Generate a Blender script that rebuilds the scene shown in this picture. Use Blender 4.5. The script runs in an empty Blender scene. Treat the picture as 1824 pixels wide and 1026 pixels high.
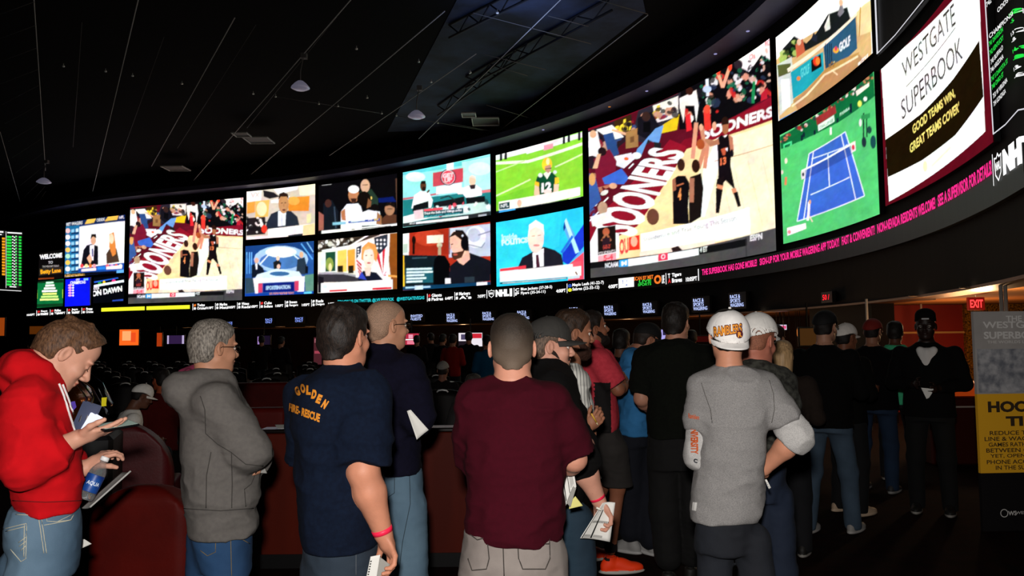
import bpy, bmesh, math, random
import numpy as np
from mathutils import Vector, Matrix
from mathutils.bvhtree import BVHTree

# ---------------------------------------------------------------- camera, world, flash, exposure
scene = bpy.context.scene
COL = scene.collection
F, CX, CY, EYE = 1383.0, 912.0, 513.0, 1.65
PITCH, ROLL = math.radians(3.69), math.radians(0.57)
cam_data = bpy.data.cameras.new('camera')
cam_data.sensor_width = 36.0
cam_data.lens = F / 1824.0 * 36.0
cam_data.clip_start, cam_data.clip_end = 0.05, 200
cam = bpy.data.objects.new('camera', cam_data)
COL.objects.link(cam)
cam_rot = Matrix.Rotation(math.pi / 2 + PITCH, 4, 'X') @ Matrix.Rotation(-ROLL, 4, 'Z')
cam.matrix_world = Matrix.Translation((0, 0, EYE)) @ cam_rot
scene.camera = cam
CR = np.array(cam_rot.to_3x3())

world = bpy.data.worlds.new('world')
world.use_nodes = True
world.node_tree.nodes['Background'].inputs[0].default_value = (0.5, 0.35, 0.3, 1)
world.node_tree.nodes['Background'].inputs[1].default_value = 0.004
scene.world = world

def lamp(name, kind, loc, energy, color=(1, 1, 1), size=0.1, rot=None, blend=None, spot=None):
    l = bpy.data.lights.new(name, kind)
    l.energy = energy
    l.color = color
    if kind == 'AREA':
        l.size = size
    else:
        l.shadow_soft_size = size
    if spot:
        l.spot_size = spot
        l.spot_blend = blend or 0.3
    o = bpy.data.objects.new(name, l)
    o.location = loc
    if rot:
        o.rotation_euler = rot
    COL.objects.link(o)
    return o

# the photographer's flash, just above the lens
lamp('camera_flash', 'SPOT', (-0.05, -0.12, EYE + 0.22), 560, (1.0, 0.96, 0.92), 0.05,
     (math.radians(88), 0, 0), 0.45, math.radians(155))
vs = scene.view_settings
scene.display_settings.display_device = 'sRGB'
vs.view_transform = 'Standard'
vs.look = 'None'
vs.exposure = 0.0
vs.gamma = 1.0
vs.use_curve_mapping = False
scene.cycles.max_bounces = 6
scene.cycles.use_light_tree = True
scene.cycles.sample_clamp_indirect = 3.0

# ---------------------------------------------------------------- helpers
def ray(px, py):
    d = CR @ np.array([(px - CX) / F, -(py - CY) / F, -1.0])
    return d / d[1]                                    # scaled so that y = 1
def at(px, py, y):
    return np.array([0, 0, EYE]) + ray(px, py) * y
def on_floor(px, y):
    p = at(px, 603, y)
    return np.array([p[0], y, 0.0])

def lin(c):
    """sRGB 0-255 hex or tuple -> linear rgb"""
    if isinstance(c, str):
        c = c.lstrip('#')
        c = tuple(int(c[i:i + 2], 16) for i in (0, 2, 4))
    a = np.asarray(c, float) / 255.0
    return np.where(a <= 0.04045, a / 12.92, ((a + 0.055) / 1.055) ** 2.4)

MATS = {}
def mat(name, color=None, rough=0.7, metal=0.0, emit=None, strength=0.0, noise=0.0, nscale=20.0, bump=0.0, bscale=200.0,
        spec=0.3, color2=None, alpha=1.0, trans=0.0, stretch=(1, 1, 1), sheen=0.0, sss=0.0, coat=0.0):
    if name in MATS:
        return MATS[name]
    m = bpy.data.materials.new(name)
    m.use_nodes = True
    nt = m.node_tree
    b = nt.nodes['Principled BSDF']
    col = lin(color if color is not None else (128, 128, 128))
    b.inputs['Base Color'].default_value = (*col, 1)
    b.inputs['Roughness'].default_value = rough
    b.inputs['Metallic'].default_value = metal
    b.inputs['Specular IOR Level'].default_value = spec
    b.inputs['Alpha'].default_value = alpha
    b.inputs['Transmission Weight'].default_value = trans
    b.inputs['Sheen Weight'].default_value = sheen
    b.inputs['Coat Weight'].default_value = coat
    if sss:
        b.inputs['Subsurface Weight'].default_value = sss
        b.inputs['Subsurface Radius'].default_value = (0.012, 0.005, 0.003)
    if emit is not None:
        b.inputs['Emission Color'].default_value = (*lin(emit), 1)
        b.inputs['Emission Strength'].default_value = strength
    tc = None
    if noise or bump:
        tc = nt.nodes.new('ShaderNodeTexCoord')
        mp = nt.nodes.new('ShaderNodeMapping')
        mp.inputs['Scale'].default_value = stretch
        nt.links.new(tc.outputs['Object'], mp.inputs['Vector'])
    if noise:
        n = nt.nodes.new('ShaderNodeTexNoise')
        n.inputs['Scale'].default_value = nscale
        n.inputs['Detail'].default_value = 5
        nt.links.new(mp.outputs[0], n.inputs['Vector'])
        mx = nt.nodes.new('ShaderNodeMix')
        mx.data_type = 'RGBA'
        c2 = lin(color2) if color2 is not None else col * (1 - noise)
        mx.inputs['A'].default_value = (*col, 1)
        mx.inputs['B'].default_value = (*c2, 1)
        r = nt.nodes.new('ShaderNodeMapRange')
        r.inputs['From Min'].default_value = 0.35
        r.inputs['From Max'].default_value = 0.65
        nt.links.new(n.outputs['Fac'], r.inputs['Value'])
        nt.links.new(r.outputs[0], mx.inputs['Factor'])
        nt.links.new(mx.outputs['Result'], b.inputs['Base Color'])
    if bump:
        n2 = nt.nodes.new('ShaderNodeTexNoise')
        n2.inputs['Scale'].default_value = bscale
        n2.inputs['Detail'].default_value = 3
        nt.links.new(mp.outputs[0], n2.inputs['Vector'])
        bp = nt.nodes.new('ShaderNodeBump')
        bp.inputs['Strength'].default_value = bump
        bp.inputs['Distance'].default_value = 0.004
        nt.links.new(n2.outputs['Fac'], bp.inputs['Height'])
        nt.links.new(bp.outputs[0], b.inputs['Normal'])
    MATS[name] = m
    return m

def glow(name, color, strength=1.0):
    if name in MATS:
        return MATS[name]
    m = bpy.data.materials.new(name)
    m.use_nodes = True
    nt = m.node_tree
    nt.nodes.clear()
    e = nt.nodes.new('ShaderNodeEmission')
    e.inputs[0].default_value = (*lin(color), 1)
    e.inputs[1].default_value = strength
    o = nt.nodes.new('ShaderNodeOutputMaterial')
    nt.links.new(e.outputs[0], o.inputs[0])
    MATS[name] = m
    return m

def picture_material(strength=1.0):
    m = bpy.data.materials.new('screen_picture')
    m.use_nodes = True
    nt = m.node_tree
    nt.nodes.clear()
    a = nt.nodes.new('ShaderNodeVertexColor')
    a.layer_name = 'picture'
    e = nt.nodes.new('ShaderNodeEmission')
    e.inputs[1].default_value = strength
    o = nt.nodes.new('ShaderNodeOutputMaterial')
    nt.links.new(a.outputs[0], e.inputs[0])
    nt.links.new(e.outputs[0], o.inputs[0])
    return m

def mesh_obj(name, verts, faces, material, parent=None, smooth=True, loc=None, midx=None):
    """faces: list of tuples, or an (N,k) array"""
    me = bpy.data.meshes.new(name)
    verts = np.asarray(verts, np.float64).reshape(-1, 3)
    if isinstance(faces, np.ndarray):
        n, k = faces.shape
        me.vertices.add(len(verts))
        me.vertices.foreach_set('co', verts.astype(np.float32).ravel())
        me.loops.add(n * k)
        me.loops.foreach_set('vertex_index', faces.astype(np.int32).ravel())
        me.polygons.add(n)
        me.polygons.foreach_set('loop_start', np.arange(0, n * k, k, dtype=np.int32))
        me.polygons.foreach_set('loop_total', np.full(n, k, np.int32))
        me.update(calc_edges=True)
    else:
        me.from_pydata(verts.tolist(), [], faces)
    mats = material if isinstance(material, (list, tuple)) else [material]
    for m in mats:
        me.materials.append(m)
    if midx is not None:
        me.polygons.foreach_set('material_index', np.asarray(midx, np.int32))
    if smooth:
        me.polygons.foreach_set('use_smooth', np.ones(len(me.polygons), bool))
    me.update()
    o = bpy.data.objects.new(name, me)
    COL.objects.link(o)
    if parent is not None:
        o.parent = parent
    if loc is not None:
        o.location = loc
    return o

def tag(o, label=None, cat=None, group=None, kind=None):
    if label: o['label'] = label
    if cat: o['category'] = cat
    if group: o['group'] = group
    if kind: o['kind'] = kind
    return o

def empty(name, loc=(0, 0, 0), rz=0.0):
    o = bpy.data.objects.new(name, None)
    o.empty_display_size = 0.1
    o.location = loc
    o.rotation_euler = (0, 0, rz)
    COL.objects.link(o)
    return o

class MB:
    """collects simple shapes into one mesh"""
    def __init__(s):
        s.v, s.f, s.m = [], [], []
        s.cur = 0
    def add(s, v, f):
        b = len(s.v)
        s.v += [tuple(float(c) for c in p) for p in v]
        s.f += [tuple(i + b for i in q) for q in f]
        s.m += [s.cur] * len(f)
        return s
    def box(s, lo, hi, rz=0.0, c=None, bev=0.0):
        x0, y0, z0 = lo; x1, y1, z1 = hi
        if bev > 0:
            pts, k = [], min(bev, (x1 - x0) / 2.01, (y1 - y0) / 2.01, (z1 - z0) / 2.01)
            ring = lambda x0, y0, x1, y1, k: [(x0 + k, y0), (x1 - k, y0), (x1, y0 + k), (x1, y1 - k), (x1 - k, y1), (x0 + k, y1), (x0, y1 - k), (x0, y0 + k)]
            for z, e in ((z0, k), (z0 + k, 0), (z1 - k, 0), (z1, k)):
                pts += [(x, y, z) for x, y in ring(x0 + e, y0 + e, x1 - e, y1 - e, k if not e else k * 0.6)]
            f = [tuple(range(7, -1, -1)), tuple(range(24, 32))]
            for r in range(3):
                for i in range(8):
                    j = (i + 1) % 8
                    f.append((r * 8 + i, r * 8 + j, r * 8 + 8 + j, r * 8 + 8 + i))
            v = pts
        else:
            v = [(x0, y0, z0), (x1, y0, z0), (x1, y1, z0), (x0, y1, z0), (x0, y0, z1), (x1, y0, z1), (x1, y1, z1), (x0, y1, z1)]
            f = [(3, 2, 1, 0), (4, 5, 6, 7), (0, 1, 5, 4), (1, 2, 6, 5), (2, 3, 7, 6), (3, 0, 4, 7)]
        if rz:
            cx, cy = c if c else (0, 0)
            ca, sa = math.cos(rz), math.sin(rz)
            v = [(cx + (x - cx) * ca - (y - cy) * sa, cy + (x - cx) * sa + (y - cy) * ca, z) for x, y, z in v]
        return s.add(v, f)
    def tube(s, pts, r, n=8, closed=False):
        pts = [np.asarray(p, float) for p in pts]
        rs = r if isinstance(r, (list, tuple)) else [r] * len(pts)
        v, f = [], []
        m = len(pts)
        up = np.array([0, 0, 1.0])
        for i, p in enumerate(pts):
            t = pts[(i + 1) % m if closed else min(i + 1, m - 1)] - pts[(i - 1) % m if closed else max(i - 1, 0)]
            t = t / (np.linalg.norm(t) + 1e-9)
            a = np.cross(t, up if abs(t[2]) < 0.95 else np.array([0, 1.0, 0]))
            a /= np.linalg.norm(a) + 1e-9
            b = np.cross(a, t)
            for k in range(n):
                w = 2 * math.pi * k / n
                v.append(p + rs[i] * (math.cos(w) * a + math.sin(w) * b))
        for i in range(m if closed else m - 1):
            j = (i + 1) % m
            for k in range(n):
                l = (k + 1) % n
                f.append((i * n + k, i * n + l, j * n + l, j * n + k))
        if not closed:
            f.append(tuple(range(n - 1, -1, -1)))
            f.append(tuple((m - 1) * n + k for k in range(n)))
        return s.add(v, f)
    def lathe(s, prof, c=(0, 0, 0), n=20, axis=None):
        v, f = [], []
        c = np.asarray(c, float)
        A = frame_to(axis) if axis is not None else np.eye(3)
        for r, z in prof:
            for k in range(n):
                w = 2 * math.pi * k / n
                v.append(c + A @ np.array([r * math.cos(w), r * math.sin(w), z]))
        for i in range(len(prof) - 1):
            for k in range(n):
                l = (k + 1) % n
                f.append((i * n + k, i * n + l, (i + 1) * n + l, (i + 1) * n + k))
        f.append(tuple(range(n - 1, -1, -1)))
        f.append(tuple((len(prof) - 1) * n + k for k in range(n)))
        return s.add(v, f)
    def build(s, name, material, parent=None, smooth=False, loc=None):
        return mesh_obj(name, s.v, s.f, material, parent, smooth, loc, s.m if isinstance(material, (list, tuple)) else None)

def nrm(a):
    a = np.asarray(a, float)
    return a / (np.linalg.norm(a) + 1e-12)
def frame_to(z):
    z = nrm(z)
    x = nrm(np.cross([0, 1.0, 0] if abs(z[1]) < 0.9 else [1.0, 0, 0], z))
    return np.stack([x, np.cross(z, x), z], 1)

# lettering: Blender's built-in font, as flat triangles in a unit box
_TXT = {}
def letters(text, bold=0.012, align='L'):
    key = (text, bold)
    if key not in _TXT:
        cu = bpy.data.curves.new('lettering', 'FONT')
        cu.body = text
        cu.size = 1.0
        cu.offset = bold
        cu.resolution_u = 3
        cu.fill_mode = 'FRONT'
        o = bpy.data.objects.new('lettering', cu)
        COL.objects.link(o)
        bpy.context.view_layer.update()
        me = o.evaluated_get(bpy.context.evaluated_depsgraph_get()).to_mesh()
        me.calc_loop_triangles()
        v = np.array([p.co[:2] for p in me.vertices]).reshape(-1, 2)
        t = np.array([q.vertices[:] for q in me.loop_triangles], int).reshape(-1, 3)
        o.evaluated_get(bpy.context.evaluated_depsgraph_get()).to_mesh_clear()
        bpy.data.objects.remove(o)
        bpy.data.curves.remove(cu)
        lo, hi = v.min(0), v.max(0)
        aspect = (hi[0] - lo[0]) / max(hi[1] - lo[1], 1e-6)
        v = (v - lo) / np.maximum(hi - lo, 1e-6)
        _TXT[key] = (v, t, aspect)
    return _TXT[key]
# ---------------------------------------------------------------- the curved screen wall
Z_TICK = EYE + 1.75                      # lower edge of the ticker strip
_edge = [(60, 558), (230, 551), (400, 545), (560, 539), (700, 533), (870, 524), (1040, 512), (1150, 502), (1250, 489),
         (1385, 463), (1495, 443), (1560, 427), (1620, 406), (1677, 380), (1750, 342), (1824, 297)]
_t, _g = [], []
for _x, _y in _edge:
    _r = ray(_x, _y)
    _t.append(_r[0]); _g.append(_r[2] / 1.75)
_poly = np.polyfit(_t, _g, 5)
T0, T1 = -0.66, 0.672
_ts = np.linspace(T0, T1, 160)
_Y = 1 / np.polyval(_poly, _ts)
PLAN = np.stack([_ts * _Y, _Y], 1)
def wall_xy(t):
    Y = 1 / np.polyval(_poly, np.clip(t, T0, T1))
    return np.array([t * Y, Y])
def wall_pt(t, z, off=0.0):
    """point on the screen wall; off moves it towards the room"""
    p = wall_xy(t)
    if off:
        d = wall_xy(t + 1e-3) - wall_xy(t - 1e-3)
        n = np.array([d[1], -d[0]]) / np.linalg.norm(d)
        if n @ p > 0: n = -n
        p = p + n * off
    return np.array([p[0], p[1], z])
def wall_hit(px, py):
    r = ray(px, py)
    Y = 1 / np.polyval(_poly, r[0])
    return r[0], EYE + r[2] * Y

Z_FASCIA, Z_TOP, Z_CEIL = EYE + 0.62, EYE + 7.6, EYE + 8.1

def wall_strip(name, z0, z1, off, thick, material, parent=None, ta=T0, tb=T1, n=120):
    ts = np.linspace(ta, tb, n)
    v, f = [], []
    for t in ts:
        a, b = wall_pt(t, z0, off), wall_pt(t, z0, off - thick)
        v += [a, wall_pt(t, z1, off), wall_pt(t, z1, off - thick), b]
    for i in range(n - 1):
        for k in range(4):
            l = (k + 1) % 4
            f.append((i * 4 + k, i * 4 + l, i * 4 + 4 + l, i * 4 + 4 + k))
    f += [(0, 1, 2, 3), tuple((n - 1) * 4 + k for k in (3, 2, 1, 0))]
    return mesh_obj(name, v, f, material, parent, False)

M_wall = mat('wall_black', '#14100f', 0.75, spec=0.1)
M_case = mat('display_black', '#0b0a0b', 0.5, spec=0.2)
M_ledge = mat('ledge_grey', '#4a4a66', 0.55, noise=0.2, nscale=2)
M_ceil = mat('ceiling_black', '#0e0c0c', 0.9, spec=0.05)
M_floor = mat('carpet_dark', '#120b0a', 0.95, noise=0.6, nscale=9, color2='#1f0c0a', bump=0.6, bscale=400, spec=0.05)

tag(wall_strip('wall_back', Z_FASCIA, Z_CEIL + 0.6, -0.06, 0.4, M_wall), 'black curved wall that carries the screens', kind='structure')
tag(wall_strip('trim_1', Z_TOP, Z_TOP + 0.22, 0.75, 0.85, M_ledge), 'projecting ledge above the screens', kind='structure')
tag(wall_strip('trim_2', Z_FASCIA - 0.04, Z_FASCIA, 0.02, 0.5, mat('trim_bronze', '#5a3a20', 0.4, 0.5)), kind='structure')

# floor, ceiling
mb = MB(); mb.box((-36, -3, -0.1), (16, 58, 0)); tag(mb.build('floor', M_floor), kind='structure')
mb = MB(); mb.box((-36, -3, Z_CEIL + 0.6), (16, 58, Z_CEIL + 0.7)); tag(mb.build('ceiling', M_ceil), kind='structure')
mb = MB(); mb.box((-36, -3, 0), (-35.8, 58, Z_CEIL + 0.6)); tag(mb.build('wall_left', M_wall), kind='structure')
mb = MB(); mb.box((-36, 58, 0), (16, 58.2, Z_CEIL + 0.6)); tag(mb.build('wall_far', M_wall), kind='structure')
mb = MB(); mb.box((15.8, -3, 0), (16, 58, Z_CEIL + 0.6)); tag(mb.build('wall_right', M_wall), kind='structure')
mb = MB(); mb.box((-36, -3.2, 0), (16, -3, Z_CEIL + 0.6)); tag(mb.build('wall_front', M_wall), kind='structure')

# ---------------------------------------------------------------- screens: drawn as a grid of lit points (like the LED panels)
M_pic = picture_material(1.25)

class Screen:
    """quad = TL, TR, BR, BL in photograph pixels; canvas is drawn in any crop's coordinates"""
    def __init__(s, name, label, quad, res, bg, cat='video screen', group='video screens on the curved wall', frame=None, crop=(0, 0, 1), framecol=None):
        s.quad, s.crop = quad, crop
        (tl, ztl), (tr, ztr), (br, zbr), (bl, zbl) = [wall_hit(*p) for p in quad]
        s.tl, s.tr = (tl + bl) / 2, (tr + br) / 2
        s.zt = (ztl, ztr); s.zb = (zbl, zbr)
        zt, zb = (ztl + ztr) / 2, (zbl + zbr) / 2
        s.zt, s.zb = zt, zb
        q = np.array([wall_hit(*p) for p in quad])
        s.W, s.H = res
        s.name, s.label, s.cat, s.group = name, label, cat, group
        s.A = np.ones((s.H, s.W, 3)) * lin(bg)
        s.uu, s.vv = np.meshgrid((np.arange(s.W) + .5), (np.arange(s.H) + .5))
    def uv(s, pts):
        """crop coordinates -> canvas pixels"""
        ox, oy, k = s.crop
        out = []
        for x, y in pts:
            t, z = wall_hit(ox + x / k, oy + y / k)
            out.append(((t - s.tl) / (s.tr - s.tl) * s.W, (s.zt - z) / (s.zt - s.zb) * s.H))
        return out
    def _fill(s, P, col, a=1.0):
        P = np.asarray(P, float)
        x0, y0 = np.floor(P.min(0) - 1).astype(int); x1, y1 = np.ceil(P.max(0) + 1).astype(int)
        x0, y0, x1, y1 = max(x0, 0), max(y0, 0), min(x1, s.W), min(y1, s.H)
        if x1 <= x0 or y1 <= y0: return
        cov = np.zeros((y1 - y0, x1 - x0))
        for dx, dy in ((.17, .33), (.5, .83), (.83, .5), (.5, .17)):
            X = s.uu[y0:y1, x0:x1] - .5 + dx; Y = s.vv[y0:y1, x0:x1] - .5 + dy
            ins = np.zeros(X.shape, bool)
            n = len(P)
            for i in range(n):
                (ax, ay), (bx, by) = P[i], P[(i + 1) % n]
                if ay == by: continue
                c = ((ay > Y) != (by > Y)) & (X < (bx - ax) * (Y - ay) / (by - ay) + ax)
                ins ^= c
            cov += ins * .25
        cov = (cov * a)[..., None]
        s.A[y0:y1, x0:x1] = s.A[y0:y1, x0:x1] * (1 - cov) + lin(col) * cov
    def poly(s, pts, col, a=1.0):
        s._fill(s.uv(pts), col, a); return s
    def line(s, pts, w, col, a=1.0):
        for (x0, y0), (x1, y1) in zip(pts[:-1], pts[1:]):
            dx, dy = x1 - x0, y1 - y0
            L = math.hypot(dx, dy) + 1e-6
            nx, ny = -dy / L * w / 2, dx / L * w / 2
            s.poly([(x0 + nx, y0 + ny), (x1 + nx, y1 + ny), (x1 - nx, y1 - ny), (x0 - nx, y0 - ny)], col, a)
        return s
    def ell(s, c, rx, ry, col, a=1.0, rot=0.0, n=18):
        ca, sa = math.cos(rot), math.sin(rot)
        s.poly([(c[0] + rx * math.cos(w) * ca - ry * math.sin(w) * sa, c[1] + rx * math.cos(w) * sa + ry * math.sin(w) * ca)
                for w in np.linspace(0, 2 * math.pi, n, endpoint=False)], col, a)
        return s
    def text(s, txt, quad, col, bold=0.02):
        v, t, asp = letters(txt, bold)
        tl, tr, br, bl = [np.array(p, float) for p in quad]
        P = [(tl + (tr - tl) * x) * y + (bl + (br - bl) * x) * (1 - y) for x, y in v]
        P = np.array(s.uv(P))
        for q in t: s._fill(P[q], col)
        return s
    def speck(s, pts, cols, n, size, seed=1):
        """crowd texture: small blobs inside a quad region"""
        rnd = random.Random(seed)
        tl, tr, br, bl = [np.array(p, float) for p in pts]
        for i in range(n):
            x, y = rnd.random(), rnd.random()
            p = (tl + (tr - tl) * x) * (1 - y) + (bl + (br - bl) * x) * y
            k = size * rnd.uniform(.5, 1.4)
            s.ell(p, k * rnd.uniform(.6, 1.2), k * rnd.uniform(.6, 1.6), rnd.choice(cols), .9, rnd.random() * 3, 7)
        return s
    def soften(s, k=1):
        for _ in range(k):
            A = s.A
            P = np.pad(A, ((1, 1), (1, 1), (0, 0)), mode='edge')
            s.A = (P[1:-1, 1:-1] * 4 + P[:-2, 1:-1] + P[2:, 1:-1] + P[1:-1, :-2] + P[1:-1, 2:]) / 8
        return s
    def build(s):
        root = empty(s.name, wall_pt((s.tl + s.tr) / 2, s.zb))
        tag(root, s.label, s.cat, s.group)
        o0 = np.array(root.location)
        nx, ny = s.W, s.H
        rg = np.random.default_rng(s.W * 7 + s.H)             # broadcast grain and random tone variation in the picture itself
        for cell, amp in ((22, .16), (7, .13), (3, .07)):
            g_ = rg.uniform(-1, 1, (ny // cell + 3, nx // cell + 3, 3)) * .45 + rg.uniform(-1, 1, (ny // cell + 3, nx // cell + 3, 1)) * .6
            y, x = np.arange(ny) / cell, np.arange(nx) / cell
            yi, xi = y.astype(int), x.astype(int); fy, fx = (y - yi)[:, None, None], (x - xi)[None, :, None]
            s.A = s.A * (1 + amp * ((g_[yi][:, xi] * (1 - fx) + g_[yi][:, xi + 1] * fx) * (1 - fy) + (g_[yi + 1][:, xi] * (1 - fx) + g_[yi + 1][:, xi + 1] * fx) * fy))
        U = s.tl + (s.tr - s.tl) * (np.arange(nx) + 0.0) / (nx - 1)
        Z = s.zt + (s.zb - s.zt) * (np.arange(ny) + 0.0) / (ny - 1)
        cols = np.array([wall_pt(u, 0, 0.03) for u in U])
        V = np.zeros((ny, nx, 3))
        V[..., 0] = cols[None, :, 0]; V[..., 1] = cols[None, :, 1]; V[..., 2] = Z[:, None]
        idx = np.arange(ny * nx).reshape(ny, nx)
        Fq = np.stack([idx[1:, :-1], idx[1:, 1:], idx[:-1, 1:], idx[:-1, :-1]], -1).reshape(-1, 4)
        o = mesh_obj('picture', V.reshape(-1, 3) - o0, Fq, M_pic, root, False)
        ca = o.data.color_attributes.new('picture', 'FLOAT_COLOR', 'POINT')
        rgba = np.ones((ny * nx, 4), np.float32); rgba[:, :3] = s.A.reshape(-1, 3)
        ca.data.foreach_set('color', rgba.ravel())
        # casing behind the picture
        v, f = [], []
        n = 14
        e = 0.0
        for i in range(n):
            t = s.tl + (s.tr - s.tl) * i / (n - 1)
            v += [wall_pt(t, s.zb - e, 0.02) - o0, wall_pt(t, s.zt + e, 0.02) - o0, wall_pt(t, s.zt + e, -0.05) - o0, wall_pt(t, s.zb - e, -0.05) - o0]
        for i in range(n - 1):
            for k in range(4):
                l = (k + 1) % 4
                f.append((i * 4 + k, i * 4 + l, i * 4 + 4 + l, i * 4 + 4 + k))
        f += [(0, 1, 2, 3), tuple((n - 1) * 4 + k for k in (3, 2, 1, 0))]
        mesh_obj('casing', v, f, M_case, root, False)
        return root

def wall_text(txt, tl, tr, br, bl, material, parent, name='lettering', off=0.05, bold=0.02):
    """flat lettering laid on the curved wall; corners in photograph pixels"""
    if not txt.strip(): return
    v, t, asp = letters(txt, bold)
    o0 = np.array(parent.location) if parent is not None else np.zeros(3)
    C = [wall_hit(*p) for p in (tl, tr, br, bl)]
    C = [np.array(c) for c in C]
    V = []
    for x, y in v:
        c = (C[0] * (1 - x) + C[1] * x) * y + (C[3] * (1 - x) + C[2] * x) * (1 - y)
        V.append(wall_pt(c[0], c[1], off) - o0)
    return mesh_obj(name, V, [tuple(q) for q in t], material, parent, False)
C1, C2, C3, C4, C5, C6, C7 = (0, 340, 4.275), (220, 300, 3.946), (560, 260, 3.42), (870, 220, 3.016), (1040, 60, 2.331), (1370, 0, 2.331), (1560, 0, 2.333)
SKIN, DSKIN, WHT, BLK = '#e8b08c', '#8a4a30', '#ffffff', '#0a0808'

# -- basketball game (large, right) -------------------------------------------------
def draw_game(s):
    s.crop = C5
    s.poly([(0, 0), (839, -60), (839, 1026), (0, 1026)], '#7a0f22')
    # court floor, free-throw lane side and sideline
    s.poly([(225, 790), (430, 480), (545, 440), (700, 390), (810, 350), (815, 860), (20, 960), (60, 820), (150, 840)], '#ffdca0')
    s.poly([(430, 700), (530, 450), (815, 360), (812, 830), (480, 870)], '#fff0cc')
    s.poly([(500, 560), (560, 425), (600, 412), (505, 760), (480, 760)], '#ffffff')
    s.line([(545, 530), (810, 455)], 3, '#c89a70')
    # crowd bands
    s.poly([(20, 405), (400, 240), (780, 0), (785, 300), (560, 400), (420, 440), (230, 640), (20, 780)], '#5c1020')
    s.poly([(395, 240), (780, 0), (785, 250), (560, 380), (400, 400)], '#0c0a0e')
    s.speck([(400, 260), (780, 30), (780, 250), (420, 380)], ['#1c1a22', '#f4ecec', '#c82828', '#0a0a0c', '#0a0a0c', '#26304a', '#1c6a4c', '#e09a80'], 90, 13, 4)
    s.poly([(20, 405), (200, 335), (210, 420), (150, 470), (90, 560), (20, 560)], '#2a1a24')
    s.poly([(230, 320), (405, 245), (395, 380), (330, 400), (270, 460), (200, 440)], '#2a2630')
    # yellow barrier boards and big letters on them
    s.poly([(130, 365), (200, 335), (195, 400), (130, 420)], '#3a2410')
    s.text('sdn', [(130, 372), (205, 345), (200, 400), (128, 428)], '#ffe040', .05)
    s.poly([(290, 300), (395, 260), (395, 345), (300, 372)], '#f0e8e0')
    s.text('d', [(285, 310), (320, 296), (318, 350), (285, 362)], '#e8d020', .06)
    s.poly([(330, 380), (400, 335), (390, 400), (325, 415)], '#e8c820')
    s.speck([(22, 440), (400, 270), (400, 330), (22, 520)], ['#2a1c26', '#f4eeee', '#18141c', '#8c2030', '#c89078', '#3a4c80'], 55, 12, 12)
    s.speck([(22, 560), (110, 520), (90, 700), (22, 800)], ['#3c1020', '#f0e8e8', '#20202c', '#b87860', '#4060a0', '#6a1024'], 34, 12, 14)
    # white-shirted spectators at left
    s.poly([(22, 410), (60, 405), (78, 500), (24, 510)], '#f8f0f0'); s.ell((42, 418), 14, 16, SKIN)
    s.poly([(55, 400), (120, 380), (170, 430), (130, 440), (85, 420)], '#ffffff')
    s.poly([(85, 420), (125, 410), (150, 500), (110, 520)], '#2c4a86')
    s.line([(120, 400), (185, 420)], 10, SKIN)
    s.poly([(178, 410), (228, 392), (230, 470), (178, 478)], '#a87848'); s.poly([(196, 430), (212, 426), (212, 450), (196, 454)], '#7a5030')
    # seated photographer in jeans, centre
    s.poly([(228, 350), (285, 325), (318, 385), (268, 440), (225, 420)], '#16141c'); s.ell((262, 345), 18, 20, '#3a2420')
    s.poly([(250, 370), (280, 365), (280, 410), (250, 410)], '#0a0a0c')
    s.poly([(225, 480), (300, 395), (335, 380), (315, 455), (290, 450), (270, 440), (240, 510), (215, 510)], '#6aa0dc')
    s.poly([(295, 450), (325, 455), (322, 480), (295, 476)], '#202024'); s.ell((222, 507), 20, 14, '#f4f0f0')
    s.poly([(130, 510), (200, 495), (215, 520), (170, 560), (120, 540)], '#f0eef4'); s.ell((180, 520), 10, 7, '#ff7030')
    # maroon photographer sitting lower left
    s.poly([(45, 520), (110, 480), (140, 530), (130, 620), (60, 640)], '#7a1830'); s.ell((80, 490), 18, 18, '#241418')
    s.poly([(60, 500), (75, 500), (60, 560), (40, 560)], SKIN)
    s.poly([(80, 600), (160, 560), (190, 600), (170, 625), (90, 625)], '#3c6cd0'); s.ell((125, 632), 16, 12, SKIN)
    s.poly([(25, 580), (50, 590), (75, 690), (25, 740)], '#3858a0'); s.ell((38, 605), 14, 26, '#d8a060')
    # baseline lettering on the maroon apron
    s.poly([(125, 700), (360, 440), (430, 470), (225, 800), (90, 860), (30, 940), (24, 780)], '#8e1428')
    s.text('SOONERS', [(30, 800), (285, 470), (430, 490), (215, 845)], '#ffffff', .035)
    s.line([(25, 780), (70, 735)], 5, WHT); s.line([(85, 700), (105, 680)], 5, WHT); s.line([(190, 560), (210, 540)], 5, WHT)
    # far side lettering strip
    s.poly([(480, 410), (785, 262), (788, 345), (500, 452)], '#8c1226')
    s.text('SOONERS', [(500, 395), (790, 300), (790, 345), (495, 445)], '#ffffff', .04)
    # bench players, red seats
    s.poly([(400, 270), (470, 235), (480, 300), (470, 370), (462, 300), (425, 300), (418, 370), (402, 310)], '#f4ece8'); s.ell((442, 240), 15, 17, '#3a1a14')
    s.poly([(425, 340), (445, 330), (452, 400), (430, 408)], '#e02830'); s.poly([(500, 310), (525, 298), (532, 400), (505, 405)], '#e83830')
    s.ell((515, 315), 12, 18, '#ff5038')
    s.line([(515, 190), (518, 260)], 12, '#e8f0ff'); s.ell((515, 232), 18, 14, '#c8d4f0')
    s.line([(558, 160), (580, 225), (612, 130)], 13, '#f0a888'); s.ell((562, 162), 8, 13, '#f04830'); s.ell((610, 140), 8, 17, '#f04830')
    s.poly([(620, 110), (700, 55), (775, 10), (778, 110), (740, 90), (690, 160), (650, 140)], '#f6eef0'); s.ell((645, 130), 18, 20, '#2a2028')
    s.text('Oa', [(690, 90), (715, 80), (715, 105), (690, 112)], '#d02030')
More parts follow.
